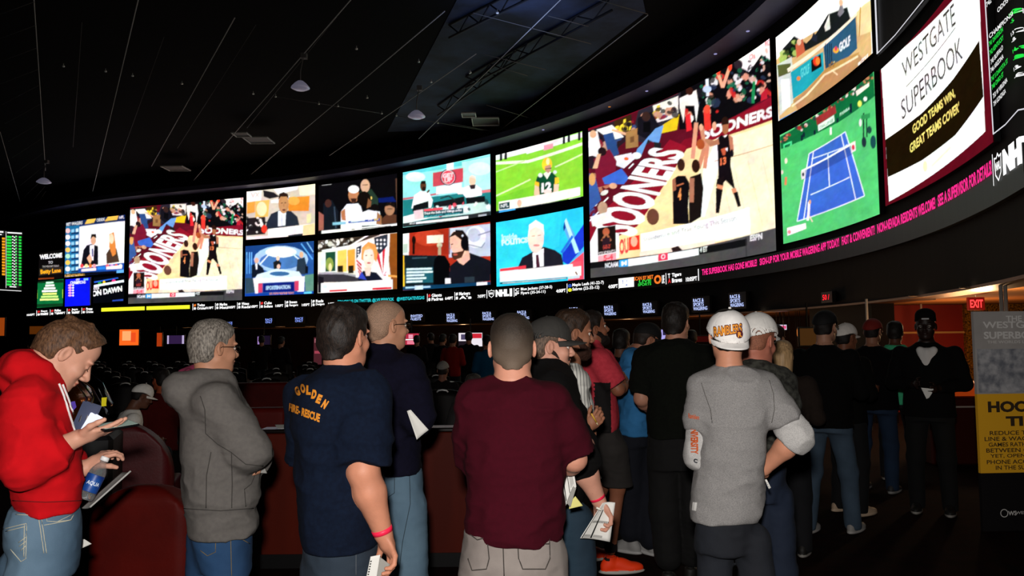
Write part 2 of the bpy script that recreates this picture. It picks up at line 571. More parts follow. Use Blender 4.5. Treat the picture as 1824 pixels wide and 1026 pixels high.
    s.text('RC', [(755, 35), (775, 25), (775, 50), (756, 56)], '#e02030')
    s.poly([(700, 240), (706, 180), (716, 176), (712, 290), (700, 290)], '#1e8a50')
    s.poly([(740, 250), (765, 225), (765, 270), (738, 282)], '#c02030')
    s.speck([(640, 150), (778, 60), (780, 240), (640, 310)], ['#0c0a10', '#e8e4ec', '#981828', '#10100f', '#1c5c40', '#e0b0a0'], 50, 8, 21)
    for k in range(7): s.line([(395 + k * 58, 640 - k * 22), (470 + k * 55, 905 - k * 22)], 2, '#e8c088', .5)
    # reaching arms of the two defenders
    s.line([(455, 520), (470, 370)], 17, '#e0987c'); s.line([(480, 560), (505, 470), (492, 385)], 17, '#d08a6c'); s.line([(505, 560), (520, 440)], 16, '#d8906e')
    s.ell((490, 390), 8, 14, '#f0b090'); s.ell((545, 385), 9, 18, '#e8a888')
    s.ell((488, 460), 17, 22, '#a85028')
    # player with number 4
    s.ell((407, 545), 16, 26, '#3a2018')
    s.poly([(372, 605), (395, 590), (425, 590), (442, 620), (436, 720), (440, 790), (374, 790)], '#100c10')
    s.poly([(370, 608), (384, 598), (386, 650), (372, 655)], '#a06048')
    s.text('4', [(394, 645), (408, 640), (408, 690), (394, 694)], '#ff9a58', .05); s.line([(388, 632), (418, 622)], 6, '#c86a48')
    # second defender
    s.ell((468, 550), 17, 28, '#30180f')
    s.poly([(445, 595), (490, 580), (500, 640), (490, 760), (440, 790), (440, 640)], '#18100f')
    s.poly([(442, 600), (462, 600), (460, 700), (442, 700)], '#b07058')
    # number 13
    s.ell((590, 372), 16, 26, '#2a1610'); s.poly([(578, 380), (604, 376), (604, 408), (590, 420), (578, 408)], '#a86848')
    s.poly([(556, 440), (575, 420), (590, 432), (604, 418), (618, 450), (612, 545), (632, 650), (592, 610), (562, 640), (560, 520)], '#120c10')
    s.poly([(545, 445), (562, 436), (566, 460), (528, 470), (505, 445), (510, 436)], '#b87858')
    s.poly([(604, 420), (622, 432), (626, 485), (612, 490)], '#b87858'); s.ell((618, 497), 8, 16, '#16101a')
    s.text('13', [(570, 518), (594, 510), (594, 542), (570, 548)], '#ff8050', .04)
    s.poly([(572, 480), (596, 472), (590, 505), (580, 505)], '#c05838')
    s.poly([(590, 478), (600, 474), (600, 490)], WHT)
    s.poly([(556, 605), (585, 590), (582, 635), (552, 635)], '#181012')
    s.poly([(556, 625), (582, 632), (578, 650), (556, 645)], '#e0906a'); s.poly([(552, 640), (580, 648), (565, 745), (551, 745)], '#120e12')
    s.poly([(615, 645), (634, 640), (640, 660), (624, 668)], '#e0906a'); s.poly([(624, 662), (642, 655), (656, 715), (642, 720)], '#120e12')
    # heads in the front row and caption panels
    s.ell((82, 725), 20, 28, '#c09a80'); s.poly([(100, 740), (130, 780), (40, 800), (30, 760)], '#f2ece8')
    s.ell((290, 760), 26, 34, '#6a4030')
    s.poly([(240, 830), (690, 720), (695, 830), (500, 868), (240, 905)], '#ffffff')
    s.text('Stoudemire and Trae Young This Season', [(250, 848), (635, 752), (637, 782), (252, 866)], '#8a8486', .0)
    s.poly([(22, 880), (60, 800), (150, 830), (150, 930), (22, 960)], '#ffffff')
    s.poly([(60, 808), (135, 795), (138, 905), (62, 920)], '#1a1210'); s.ell((96, 822), 14, 16, '#b86040'); s.line([(78, 860), (96, 830)], 8, '#a86848'); s.line([(116, 860), (98, 830)], 8, '#a86848')
    s.poly([(80, 850), (112, 845), (112, 895), (82, 900)], '#2c1a24'); s.text('0-11-21', [(84, 878), (114, 872), (114, 890), (84, 896)], '#e05040')
    s.text('STUDENTS', [(64, 907), (134, 895), (136, 908), (66, 920)], '#e8e0e0')
    s.poly([(62, 922), (138, 908), (138, 940), (62, 948)], '#f8a8b0'); s.text('5-4', [(85, 920), (125, 912), (125, 938), (85, 944)], '#e02840', .04)
    s.text('OU', [(150, 855), (188, 845), (190, 910), (152, 918)], '#d02838', .05)
    s.poly([(190, 845), (235, 835), (236, 895), (190, 900)], '#e83020'); s.ell((212, 862), 14, 22, '#f0b090')
    s.poly([(236, 905), (560, 850), (640, 830), (560, 845), (540, 880), (480, 890), (236, 925)], '#ffe4d0')
    s.poly([(365, 890), (395, 880), (415, 900), (372, 905)], '#2a1a1a')
    # grey score bar
    s.poly([(22, 962), (815, 800), (818, 905), (24, 1024)], '#4a4849')
    s.poly([(22, 950), (680, 850), (680, 880), (28, 975)], '#101012')
    s.text('NCAAM', [(92, 952), (145, 945), (146, 966), (93, 972)], WHT, .03)
    s.poly([(150, 940), (188, 935), (188, 965), (150, 968)], '#38a8e8'); s.text('M', [(160, 945), (182, 940), (182, 960), (160, 964)], WHT)
    s.poly([(188, 935), (480, 890), (480, 918), (188, 965)], '#ffffff')
    s.poly([(312, 915), (352, 908), (352, 938), (312, 944)], '#e83858'); s.text('O', [(324, 916), (342, 913), (342, 934), (324, 937)], WHT)
    s.text('4 ET', [(485, 886), (516, 881), (516, 903), (485, 908)], WHT, .03)
    s.line([(676, 845), (678, 925)], 3, '#2c2a2b')
    s.text('ESPN', [(694, 835), (744, 826), (744, 852), (693, 862)], '#f4f4f4', .04)

g = Screen('video_screen', 'largest screen, right of centre, showing basketball with a player numbered 13', [(1049, 234), (1372, 62), (1385, 448), (1053, 494)], (300, 330), '#201018')
draw_game(g); g.soften(1); g.build()
# the same broadcast on the left, farther along the wall
b = Screen('video_screen', 'big basketball screen at the left part of the wall beside the odds screens', [(233, 376), (435, 346), (431, 537), (229, 539)], (200, 165), '#201018')
draw_src = g.A
yi = np.clip(((np.arange(b.H) + .5) / b.H * g.H).astype(int), 0, g.H - 1)
xi = np.clip(((np.arange(b.W) + .5) / b.W * g.W).astype(int), 0, g.W - 1)
P_ = (draw_src[yi][:, xi] + draw_src[np.clip(yi + 1, 0, g.H - 1)][:, xi]) / 2
b.A = P_.copy(); b.build()

# -- odds screen with two presenters -------------------------------------------------
s = Screen('video_screen', 'leftmost large screen showing a man and a blonde woman above scores', [(118, 396), (223, 384), (222, 487), (116, 493)], (120, 104), '#103070', crop=C1)
s.poly([(608, 275), (955, 230), (955, 560), (600, 600)], '#fdfdfd')
s.poly([(505, 240), (955, 185), (955, 232), (505, 275)], '#0c2250'); s.text('BET WAGERS', [(512, 246), (632, 232), (632, 256), (512, 268)], WHT)
s.poly([(670, 218), (735, 212), (720, 245), (650, 255)], '#f0c050'); s.poly([(825, 198), (905, 188), (895, 222), (800, 235)], '#f0c050'); s.text('ODDS', [(740, 215), (800, 208), (800, 230), (740, 238)], WHT); s.text('NFL', [(910, 196), (948, 190), (948, 212), (910, 217)], WHT)
s.poly([(500, 275), (610, 262), (605, 620), (497, 635)], '#1c6ea0')
for i in range(8):
    y = 290 + i * 48
    s.ell((522, y + 15), 18, 18, ['#f8c8c8', '#ffffff', '#ffffff', '#ffd060', '#b0f0c0', '#ffcf50', '#ffffff', '#c0d8ff'][i])
    s.poly([(548, y + 5), (570, y + 2), (570, y + 26), (548, y + 28)], '#8ed0f0'); s.poly([(582, y), (603, y - 2), (603, y + 22), (582, y + 25)], '#d8f0fc')
    s.poly([(548, y + 30), (605, y + 25), (605, y + 38), (548, y + 42)], '#0c2858')
s.poly([(665, 415), (700, 405), (750, 420), (752, 560), (620, 575), (640, 450)], '#101018'); s.poly([(688, 415), (722, 410), (715, 530), (690, 520)], '#f8f4f8'); s.poly([(703, 440), (713, 440), (714, 500), (704, 500)], '#283878')
s.ell((715, 378), 20, 32, SKIN); s.poly([(693, 370), (700, 330), (735, 330), (738, 362), (712, 348)], '#18100c'); s.poly([(665, 510), (690, 480), (706, 520), (690, 560)], SKIN)
s.poly([(812, 480), (850, 420), (890, 440), (912, 540), (815, 555)], '#4a3428'); s.poly([(835, 330), (870, 315), (885, 420), (885, 480), (860, 500), (835, 430)], '#e0843c'); s.ell((852, 365), 18, 38, '#fbd0b4')
s.poly([(600, 590), (948, 545), (948, 610), (600, 625)], '#1848a0')
for x, c in ((628, '#ff4050'), (662, '#ffe0a0'), (692, '#f07030'), (722, '#f8a0b0'), (822, '#f06070'), (855, '#d090d0'), (888, '#e85040'), (920, '#f0f0f0')): s.ell((x, 570), 13, 14, c)
s.poly([(625, 595), (735, 585), (735, 605), (625, 612)], '#ffe8f0'); s.poly([(745, 580), (805, 572), (805, 596), (745, 600)], '#2880e0'); s.poly([(812, 576), (930, 565), (930, 590), (812, 596)], '#fff0f4')
s.poly([(497, 630), (952, 605), (952, 625), (497, 655)], '#0a0a14'); s.text('SUNDAY BASEBALL', [(500, 636), (652, 627), (652, 648), (500, 655)], '#ffc860', .03); s.poly([(890, 603), (945, 598), (945, 622), (890, 628)], '#60a8f0')
s.soften(1).build()

s = Screen('video_screen', 'small dark welcome screen with white and orange lettering at the far left', [(71, 449), (113, 447), (113, 497), (69, 499)], (56, 64), '#0a0808', crop=C1)
s.text('WELCOME', [(307, 488), (476, 472), (476, 508), (309, 524)], WHT, .05); s.text('TO', [(372, 537), (406, 534), (406, 554), (372, 557)], '#d8d8d8', .02)
s.text('THE PODCAST STUDIO', [(328, 570), (452, 564), (452, 578), (328, 584)], '#b8b0a8'); s.poly([(305, 590), (485, 575), (485, 625), (305, 645)], '#2a2420')
s.text('Betty Lane', [(313, 600), (468, 588), (466, 628), (315, 642)], '#ffb020', .05); s.poly([(295, 664), (415, 658), (415, 668), (295, 674)], '#8a3c18')
s.build()
s = Screen('video_screen', 'small green notice screen under the welcome screen', [(68, 500), (113.5, 499), (113.5, 546), (67, 548)], (56, 60), '#0a6a34', crop=C1)
s.poly([(290, 680), (485, 680), (485, 700), (290, 705)], '#0a3018'); s.poly([(286, 862), (485, 855), (485, 880), (286, 885)], '#0a3a1c'); s.line([(288, 755), (288, 820)], 5, '#b8e040'); s.line([(480, 750), (480, 815)], 5, '#b8e040')
for i, (a, b2, c) in enumerate(((355, 412, '#c8ffd8'), (350, 418, WHT), (340, 425, WHT), (325, 438, WHT), (330, 435, '#e8ff80'), (318, 445, '#c8ff80'), (310, 450, '#f0ff90'))): s.poly([(a, 695 + i * 21), (b2, 692 + i * 21), (b2, 706 + i * 21), (a, 709 + i * 21)], c)
s.build()
s = Screen('video_screen', 'small bright blue screen with short white lines, bottom left', [(117, 497), (163, 495), (163, 544), (117, 546)], (56, 60), '#0a14e8', crop=C1)
s.poly([(686, 660), (700, 660), (700, 880), (686, 880)], '#282838'); s.text('CITY', [(582, 672), (612, 670), (612, 684), (582, 687)], WHT, .04); s.text('CHAMPIONS', [(540, 690), (655, 684), (655, 706), (540, 714)], WHT, .04); s.poly([(640, 668), (675, 666), (675, 682), (640, 684)], '#80c8ff')
for i in range(5): s.ell((538, 720 + i * 19), 14, 8, '#e8a0e8'); s.ell((561, 720 + i * 19), 7, 7, WHT)
s.build()
s = Screen('video_screen', 'small black screen with crooked white capitals beside the blue screen', [(167.5, 495), (222, 490), (222, 537), (167, 541)], (66, 60), '#05060c', crop=C1)
s.poly([(720, 692), (900, 660), (905, 668), (725, 702)], '#2860d0'); s.ell((765, 705), 14, 12, '#30a040'); s.ell((797, 698), 10, 14, '#f0c020'); s.ell((870, 690), 16, 15, '#e83080'); s.poly([(720, 718), (945, 678), (945, 696), (720, 735)], '#e8f4ff')
s.text('ODDS', [(706, 735), (760, 728), (760, 750), (706, 755)], WHT, .04); s.text('ON DAWN', [(705, 762), (932, 722), (932, 765), (708, 806)], WHT, .05); s.poly([(860, 830), (940, 822), (940, 836), (860, 840)], '#2848b0')
s.build()

# -- talk shows ------------------------------------------------------------------------
s = Screen('video_screen', 'screen with a man in dark suit jacket before orange panels', [(440, 343), (563, 326), (561, 417), (439, 428)], (128, 96), '#d8c8b8', crop=C2)
s.poly([(870, 165), (975, 155), (970, 230), (872, 240)], '#fff8f0'); s.text('VX', [(900, 172), (965, 168), (958, 205), (900, 212)], '#d0c0b0'); s.poly([(872, 240), (930, 232), (928, 310), (872, 320)], '#f0a040'); s.poly([(930, 232), (1030, 222), (1020, 340), (930, 345)], '#ffc060'); s.ell((975, 285), 36, 50, '#ffeab0')
s.poly([(985, 155), (1060, 170), (1100, 200), (1030, 215), (990, 200)], '#201c20'); s.poly([(1060, 150), (1230, 120), (1225, 150), (1090, 185)], '#ffffff'); s.poly([(1040, 225), (1170, 195), (1170, 240), (1040, 245)], '#f8f4f0')
s.poly([(1165, 205), (1310, 195), (1305, 300), (1160, 300)], '#f0902c'); s.ell((1200, 230), 40, 30, '#ffb050'); s.poly([(1230, 120), (1352, 100), (1350, 185), (1240, 190)], '#fff4d0')
s.poly([(1010, 380), (1040, 320), (1100, 295), (1180, 300), (1225, 340), (1240, 410), (1000, 430)], '#242a38'); s.poly([(1090, 300), (1145, 300), (1140, 400), (1090, 405)], '#f4faff'); s.poly([(1108, 325), (1124, 325), (1122, 400), (1110, 400)], '#d8dce8')
s.ell((1128, 250), 36, 68, '#c08a5c'); s.poly([(1090, 225), (1098, 180), (1128, 168), (1158, 182), (1166, 222), (1150, 200), (1108, 200)], '#2c1a14'); s.line([(1110, 245), (1122, 243)], 5, '#3a2010'); s.line([(1134, 243), (1148, 243)], 5, '#3a2010'); s.ell((1130, 293), 12, 7, '#6a3424'); s.line([(1129, 250), (1131, 272)], 5, '#a06a44')
s.poly([(868, 350), (1000, 340), (1000, 460), (868, 470)], '#241c20'); s.speck([(870, 345), (1000, 345), (1000, 450), (870, 460)], ['#f8f0f0', '#181418', '#181418'], 22, 14, 3); s.ell((993, 425), 20, 28, '#f03828')
s.poly([(1020, 425), (1345, 385), (1345, 460), (1020, 478)], '#fff8f4'); s.poly([(870, 480), (1150, 462), (1150, 485), (870, 500)], '#ffe8e8'); s.poly([(1160, 468), (1262, 455), (1262, 475), (1160, 488)], '#1c2028'); s.poly([(1265, 400), (1345, 385), (1345, 470), (1262, 470)], '#ffd8a0')
s.poly([(1290, 320), (1320, 318), (1318, 380), (1290, 384)], '#e8e0a8')
s.soften(1).build()

s = Screen('video_screen', 'screen with three hosts around a white desk in a blue studio', [(438, 438), (560, 430), (559, 523), (437, 528)], (128, 96), '#2858a0', crop=C2)
s.poly([(862, 545), (1340, 515), (1340, 600), (862, 640)], '#184080'); s.ell((1110, 640), 190, 95, '#a8ccf0'); s.ell((1110, 650), 150, 60, '#4878b8'); s.ell((1110, 590), 110, 38, '#f0f8ff'); s.line([(950, 690), (1030, 600), (1190, 600), (1290, 690)], 9, '#e8f4ff')
for x in (872, 890, 905): s.line([(x, 590), (x, 740)], 6, '#70c0ff')
s.line([(1250, 530), (1330, 640)], 8, '#60b0f8'); s.line([(1290, 520), (1335, 590)], 6, '#90d0ff'); s.poly([(1275, 750), (1340, 740), (1338, 860), (1280, 870)], '#609080'); s.poly([(860, 770), (920, 770), (925, 870), (862, 878)], '#304858')
s.poly([(905, 680), (945, 665), (985, 700), (1000, 745), (905, 770)], '#101828'); s.ell((940, 648), 15, 20, '#e8b898'); s.poly([(930, 670), (945, 668), (945, 710), (935, 710)], '#ffffff')
s.poly([(1055, 660), (1090, 642), (1112, 665), (1105, 710), (1060, 708)], '#181c20'); s.ell((1088, 632), 12, 17, '#f4d0b8'); s.ell((1093, 690), 12, 16, '#f0c0a8')
s.poly([(1225, 640), (1275, 625), (1290, 690), (1280, 745), (1215, 740)], '#283848'); s.ell((1252, 608), 15, 22, '#e8b090'); s.poly([(1280, 680), (1300, 690), (1298, 740), (1278, 738)], '#10141c')
s.poly([(945, 745), (1080, 705), (1235, 725), (1262, 765), (1100, 790), (920, 785)], '#d8ecfc'); s.ell((1100, 740), 70, 16, '#386898'); s.poly([(915, 772), (1275, 758), (1270, 868), (1225, 872), (1215, 792), (955, 805), (950, 878), (930, 878)], '#f4f8ff')
s.poly([(950, 808), (980, 806), (980, 870), (950, 872)], '#d04068'); s.poly([(1205, 790), (1235, 788), (1233, 858), (1205, 860)], '#d04068'); s.poly([(985, 808), (1202, 796), (1202, 862), (985, 870)], '#0c1c78'); s.text('SPORTSNATION', [(1005, 825), (1175, 817), (1175, 845), (1005, 853)], '#c0e4ff', .05)
s.poly([(860, 880), (1338, 860), (1338, 885), (860, 900)], '#1040a0'); s.text('NFL  HEAVY WEATHER TODAY', [(1030, 872), (1200, 866), (1200, 880), (1030, 886)], '#ffa860'); s.poly([(1270, 866), (1325, 863), (1325, 878), (1270, 881)], '#60d0ff')
s.soften(1).build()

s = Screen('video_screen', 'dark screen with basketball players in white resting, one with headband', [(568, 325), (708, 315), (708, 404), (568, 415)], (140, 92), '#0a090c', crop=C3)
s.poly([(60, 350), (110, 330), (150, 400), (150, 510), (50, 520)], '#121820'); s.ell((88, 350), 20, 24, '#4a2c24'); s.poly([(30, 400), (60, 420), (60, 510), (30, 515)], '#a06050'); s.line([(125, 370), (135, 500)], 8, '#384858')
s.poly([(390, 320), (480, 310), (500, 340), (395, 345)], '#0c1c60'); s.line([(50, 240), (108, 235)], 4, '#a8a8a8'); s.poly([(495, 200), (508, 200), (508, 420), (498, 300)], '#50382c')
s.poly([(280, 280), (350, 265), (390, 320), (390, 370), (290, 360)], '#24382c'); s.ell((312, 245), 28, 40, '#d8a890'); s.line([(296, 240), (330, 238)], 5, '#6a4c40'); s.ell((347, 318), 7, 9, '#ffd870')
s.poly([(165, 400), (200, 355), (280, 350), (300, 420), (290, 500), (165, 500)], '#f0f4ff'); s.poly([(165, 400), (190, 380), (195, 455), (170, 450)], '#b87850'); s.ell((242, 300), 32, 46, '#c08058'); s.ell((242, 266), 33, 24, '#ffffff'); s.poly([(222, 320), (262, 320), (255, 345), (232, 345)], '#3a2018')
s.ell((305, 325), 42, 48, '#120c0a'); s.poly([(330, 320), (350, 340), (345, 370), (320, 380)], '#8a5838'); s.poly([(280, 410), (330, 390), (400, 400), (412, 480), (270, 485)], '#f4f6ff'); s.poly([(385, 400), (412, 430), (412, 480), (378, 475)], '#a06a48'); s.ell((370, 375), 25, 22, '#100c0c')
s.poly([(415, 440), (450, 410), (500, 420), (500, 470), (415, 475)], '#5a3424'); s.ell((460, 385), 30, 38, '#b07c5c'); s.poly([(428, 370), (445, 345), (490, 350), (492, 378), (460, 362)], '#18100c'); s.line([(445, 383), (478, 383)], 4, '#3a241c')
s.poly([(115, 465), (195, 460), (195, 476), (115, 481)], '#8ac8e0'); s.poly([(210, 458), (400, 440), (400, 455), (210, 470)], '#2040a0'); s.line([(225, 460), (310, 452)], 7, '#e0f0ff'); s.text('8:45', [(330, 444), (355, 442), (355, 454), (330, 456)], WHT); s.text('88', [(365, 441), (392, 439), (392, 452), (365, 454)], '#ffd040', .03)
s.poly([(165, 480), (228, 474), (228, 506), (165, 508)], '#f4f4f8'); s.poly([(48, 515), (508, 470), (508, 495), (48, 535)], '#f8f4f4'); s.line([(230, 508), (470, 487)], 6, '#101014'); s.line([(250, 505), (290, 500)], 10, WHT)
s.soften(1).build()

s = Screen('video_screen', 'screen showing a woman with short blonde hair before a striped flag', [(567, 427), (708, 416), (708, 514), (567, 523)], (140, 100), '#f4ece0', crop=C3)
s.poly([(25, 570), (400, 530), (400, 545), (180, 620), (25, 650)], '#40342c'); s.speck([(30, 590), (250, 550), (250, 590), (30, 630)], ['#e8e0d8', '#20180f', '#ffffff', '#605850'], 40, 13, 9); s.line([(50, 640), (220, 610), (330, 545)], 9, WHT)
s.line([(30, 625), (200, 600), (300, 545)], 4, '#18140f')
s.poly([(45, 650), (140, 640), (140, 770), (45, 775)], '#e8f0e8'); s.poly([(72, 650), (132, 645), (132, 762), (72, 766)], '#1c4a34'); s.ell((96, 720), 24, 40, '#8aa048'); s.ell((100, 740), 10, 26, '#e8e0a0'); s.poly([(145, 640), (200, 632), (200, 765), (145, 768)], '#ffd060'); s.poly([(205, 635), (250, 628), (250, 760), (205, 762)], '#f8a840'); s.poly([(145, 730), (178, 728), (178, 768), (145, 768)], '#241c10'); s.poly([(210, 730), (242, 728), (242, 775), (210, 775)], '#241c10')
s.poly([(25, 780), (180, 770), (350, 812), (350, 825), (25, 830)], '#38343c'); s.line([(30, 775), (180, 775), (350, 812)], 12, '#a8a4b0'); s.poly([(25, 790), (60, 800), (60, 890), (25, 895)], '#18141c')
s.poly([(255, 600), (450, 540), (450, 810), (255, 800)], '#f8f4f4')
for i in range(5): s.poly([(258 + i * 4, 690 + i * 22), (290, 720 + i * 22), (290, 735 + i * 22), (258 + i * 4, 702 + i * 22)], '#d02838')
for i in range(4): s.poly([(370 + i * 22, 650 - i * 18), (384 + i * 22, 640 - i * 18), (448, 740 - i * 30), (440, 790 - i * 10), (420, 790)], '#d82c3c' if i % 2 == 0 else '#ffffff')
s.poly([(365, 560), (448, 538), (446, 610), (400, 660), (375, 640)], '#2c3440'); [s.ell((385 + (i % 3) * 22, 575 + (i // 3) * 24), 6, 7, '#f0f4f4') for i in range(8)]; s.poly([(258, 620), (290, 605), (285, 650), (258, 690)], '#202838'); [s.ell((270, 630 + i * 16), 5, 5, WHT) for i in range(3)]
s.poly([(270, 800), (300, 760), (380, 770), (420, 815), (270, 830)], '#141828'); s.poly([(270, 805), (290, 765), (305, 790), (320, 815)], '#3848c0'); s.poly([(305, 740), (350, 740), (340, 790), (318, 790)], '#f4d8c8')
s.poly([(288, 690), (292, 620), (330, 585), (372, 600), (388, 650), (380, 710), (365, 690), (300, 700)], '#e8a050'); s.ell((333, 680), 33, 62, '#ffe4d0'); s.poly([(295, 640), (330, 610), (372, 640), (340, 628)], '#f0b868'); s.line([(312, 668), (324, 667)], 5, '#6a4838'); s.line([(343, 667), (356, 667)], 5, '#6a4838'); s.ell((334, 713), 12, 5, '#d04848')
s.line([(455, 540), (440, 810)], 6, '#ffffff'); s.poly([(462, 535), (508, 530), (508, 870), (475, 875), (455, 700)], '#8a4a18'); s.line([(450, 790), (508, 795)], 12, '#f0a850')
s.poly([(45, 835), (478, 812), (478, 875), (45, 895)], '#ffffff'); s.poly([(95, 876), (202, 871), (202, 882), (95, 887)], '#e02838'); s.poly([(355, 863), (472, 857), (472, 870), (355, 876)], '#e02838'); s.ell((68, 855), 14, 12, '#d8e8f8')
s.soften(1).build()

s = Screen('video_screen', 'teal screen with two men seated at desk beneath red round logo', [(719, 304), (875, 278), (874, 384), (718, 405)], (160, 112), '#98ecec', crop=C3)
s.poly([(543, 150), (1076, 62), (1076, 90), (543, 180)], '#60d0d8'); s.poly([(900, 100), (1076, 65), (1076, 260), (920, 280)], '#b8f4f0'); s.ell((620, 190), 60, 30, '#e0ffff'); s.ell((1010, 140), 70, 40, '#d8f8fc')
s.poly([(543, 318), (760, 285), (760, 297), (543, 330)], '#c86870'); s.poly([(543, 330), (1076, 262), (1076, 420), (543, 490)], '#208080'); s.poly([(1000, 272), (1076, 264), (1076, 280), (1000, 290)], '#e07880')
s.poly([(725, 165), (908, 135), (908, 220), (725, 250)], '#d04858'); s.poly([(745, 250), (900, 225), (900, 280), (745, 295)], '#fdfdfd'); s.ell((818, 192), 48, 50, '#402028'); s.ell((818, 192), 42, 44, '#f8d0d4'); s.ell((818, 192), 38, 40, '#e84858'); s.text('GET', [(785, 170), (852, 162), (852, 190), (785, 200)], '#ffe8e8', .06); s.text('UP', [(795, 200), (842, 192), (842, 218), (795, 226)], '#ffe8e8', .06)
s.poly([(808, 105), (850, 100), (850, 145), (808, 150)], '#f4ffff')
s.poly([(595, 380), (612, 300), (650, 275), (700, 280), (725, 330), (715, 375), (640, 380)], '#f8ffff'); s.ell((667, 245), 19, 32, '#5a3420'); s.poly([(650, 232), (655, 215), (680, 213), (684, 232)], '#18100c'); s.ell((672, 262), 12, 14, '#241410'); s.line([(690, 285), (705, 268)], 10, '#5a3420')
s.poly([(905, 290), (930, 245), (985, 235), (1020, 262), (1022, 300), (930, 320)], '#fdffff'); s.poly([(845, 262), (930, 250), (930, 290), (880, 295)], '#fff0e8'); s.ell((965, 212), 20, 32, '#f8d0b0'); s.poly([(945, 240), (985, 235), (980, 262), (955, 265)], '#302428'); s.poly([(945, 190), (962, 178), (985, 188), (980, 200)], '#f4e4d0')
s.poly([(608, 362), (698, 335), (700, 375), (600, 400)], '#101416'); s.poly([(725, 345), (915, 308), (920, 360), (735, 385)], '#14181a'); s.poly([(925, 315), (1040, 305), (1048, 355), (930, 365)], '#101416'); s.line([(770, 320), (820, 305), (860, 330)], 8, '#203030')
s.poly([(725, 375), (1050, 340), (1076, 360), (1076, 400), (700, 440), (640, 415)], '#c8e8e0'); s.speck([(700, 370), (1060, 335), (1070, 385), (700, 420)], ['#ffffff', '#e05060', '#f0fff8', '#204848'], 24, 13, 5); s.poly([(545, 430), (640, 405), (700, 440), (545, 475)], '#f0fcf8')
s.poly([(610, 395), (665, 385), (668, 440), (612, 448)], '#f4d0d0'); s.poly([(670, 385), (785, 373), (785, 388), (672, 400)], '#f0505c'); s.poly([(668, 398), (910, 378), (910, 410), (668, 438)], '#104850'); s.text('Trust the Bulls and Vikings strike', [(672, 403), (900, 382), (900, 400), (672, 422)], WHT, .03); s.text('@GetUpESPN - NBA teams', [(672, 426), (888, 404), (888, 414), (672, 437)], '#60d8e0', .01)
s.poly([(543, 470), (1076, 395), (1076, 425), (543, 495)], '#282c2e'); s.poly([(622, 462), (940, 425), (940, 442), (622, 474)], '#f4f8f8'); s.text('FIRST', [(862, 436), (898, 432), (898, 442), (862, 446)], WHT); s.poly([(1000, 418), (1050, 412), (1050, 425), (1000, 431)], '#a8b8b8'); s.text('NCAAF', [(585, 468), (618, 464), (618, 474), (585, 478)], WHT)
s.soften(1).build()

s = Screen('video_screen', 'screen with bearded man in headphones and black shirt talking', [(719, 413), (875, 399), (874, 508), (718, 517)], (160, 112), '#b0301c', crop=C3)
s.poly([(540, 525), (582, 520), (580, 670), (540, 672)], '#e8f0ec'); s.poly([(545, 600), (572, 598), (572, 650), (545, 652)], '#b8ccc0'); s.poly([(582, 520), (825, 500), (825, 660), (582, 668)], '#a42a18'); s.ell((700, 560), 90, 50, '#c43c24'); s.poly([(690, 548), (787, 542), (787, 590), (690, 595)], '#f8ead8')
s.ell((610, 575), 12, 26, '#180c0a'); s.line([(610, 590), (608, 660)], 14, '#180c0a'); s.ell((766, 605), 16, 16, '#d8c8a8'); s.line([(766, 610), (766, 665)], 18, '#b8a080'); s.ell((762, 575), 6, 12, '#f0e0c0')
s.poly([(822, 505), (1076, 475), (1076, 670), (822, 680)], '#c4cce0'); s.ell((985, 555), 62, 68, '#e8ecf4'); s.ell((975, 545), 40, 42, '#c0c8d8'); s.line([(1000, 545), (1076, 520)], 8, '#8890a0'); s.line([(935, 600), (1020, 620), (1040, 590)], 6, '#9098a8'); s.line([(825, 505), (825, 660)], 8, '#806060')
s.poly([(540, 665), (780, 668), (820, 700), (830, 850), (545, 860)], '#101c22'); s.poly([(600, 680), (690, 676), (690, 684), (600, 688)], '#385058'); s.poly([(540, 668), (552, 668), (555, 860), (540, 860)], '#f0c030')
s.poly([(735, 690), (760, 665), (800, 670), (830, 720), (820, 850), (728, 850), (728, 740)], '#060608')
s.poly([(560, 745), (727, 738), (727, 830), (560, 836)], '#1c5866'); [s.poly([(565, 745 + i * 19), (565 + w, 741 + i * 19), (565 + w, 752 + i * 19), (565, 757 + i * 19)], '#e0f4f4') for i, w in enumerate((155, 160, 108, 120, 98))]
s.poly([(820, 830), (830, 730), (880, 690), (945, 650), (1030, 680), (1076, 700), (1076, 820), (840, 850)], '#12141c'); s.poly([(868, 690), (900, 640), (945, 640), (950, 690), (910, 725), (885, 712)], '#e8b49c')
s.ell((878, 600), 48, 82, '#f4c4a8', 1, -.25); s.poly([(822, 560), (850, 525), (905, 515), (940, 560), (945, 640), (920, 640), (905, 580), (860, 545)], '#241814'); s.poly([(838, 650), (862, 650), (905, 640), (925, 620), (900, 680), (855, 695), (840, 675)], '#4a2c20'); s.ell((862, 662), 14, 6, '#c05848'); s.line([(835, 602), (848, 598)], 6, '#402820'); s.line([(838, 610), (828, 636)], 5, '#d89a80')
s.line([(862, 518), (905, 520), (935, 560)], 10, '#0c0c10'); s.ell((918, 595), 24, 42, '#0a0a0e'); s.ell((905, 548), 6, 7, '#d8e8ff'); s.poly([(800, 805), (832, 805), (834, 835), (800, 838)], '#f0f0f4'); s.poly([(918, 798), (978, 795), (978, 828), (918, 832)], '#28343c')
s.poly([(540, 855), (1076, 825), (1076, 850), (540, 880)], '#0c3a5c'); s.line([(560, 862), (710, 856)], 10, '#b0d8f0'); s.poly([(615, 850), (665, 848), (665, 878), (615, 880)], '#d8ecf8'); s.poly([(990, 830), (1055, 826), (1055, 848), (990, 852)], '#f0fcff')
s.soften(1).build()

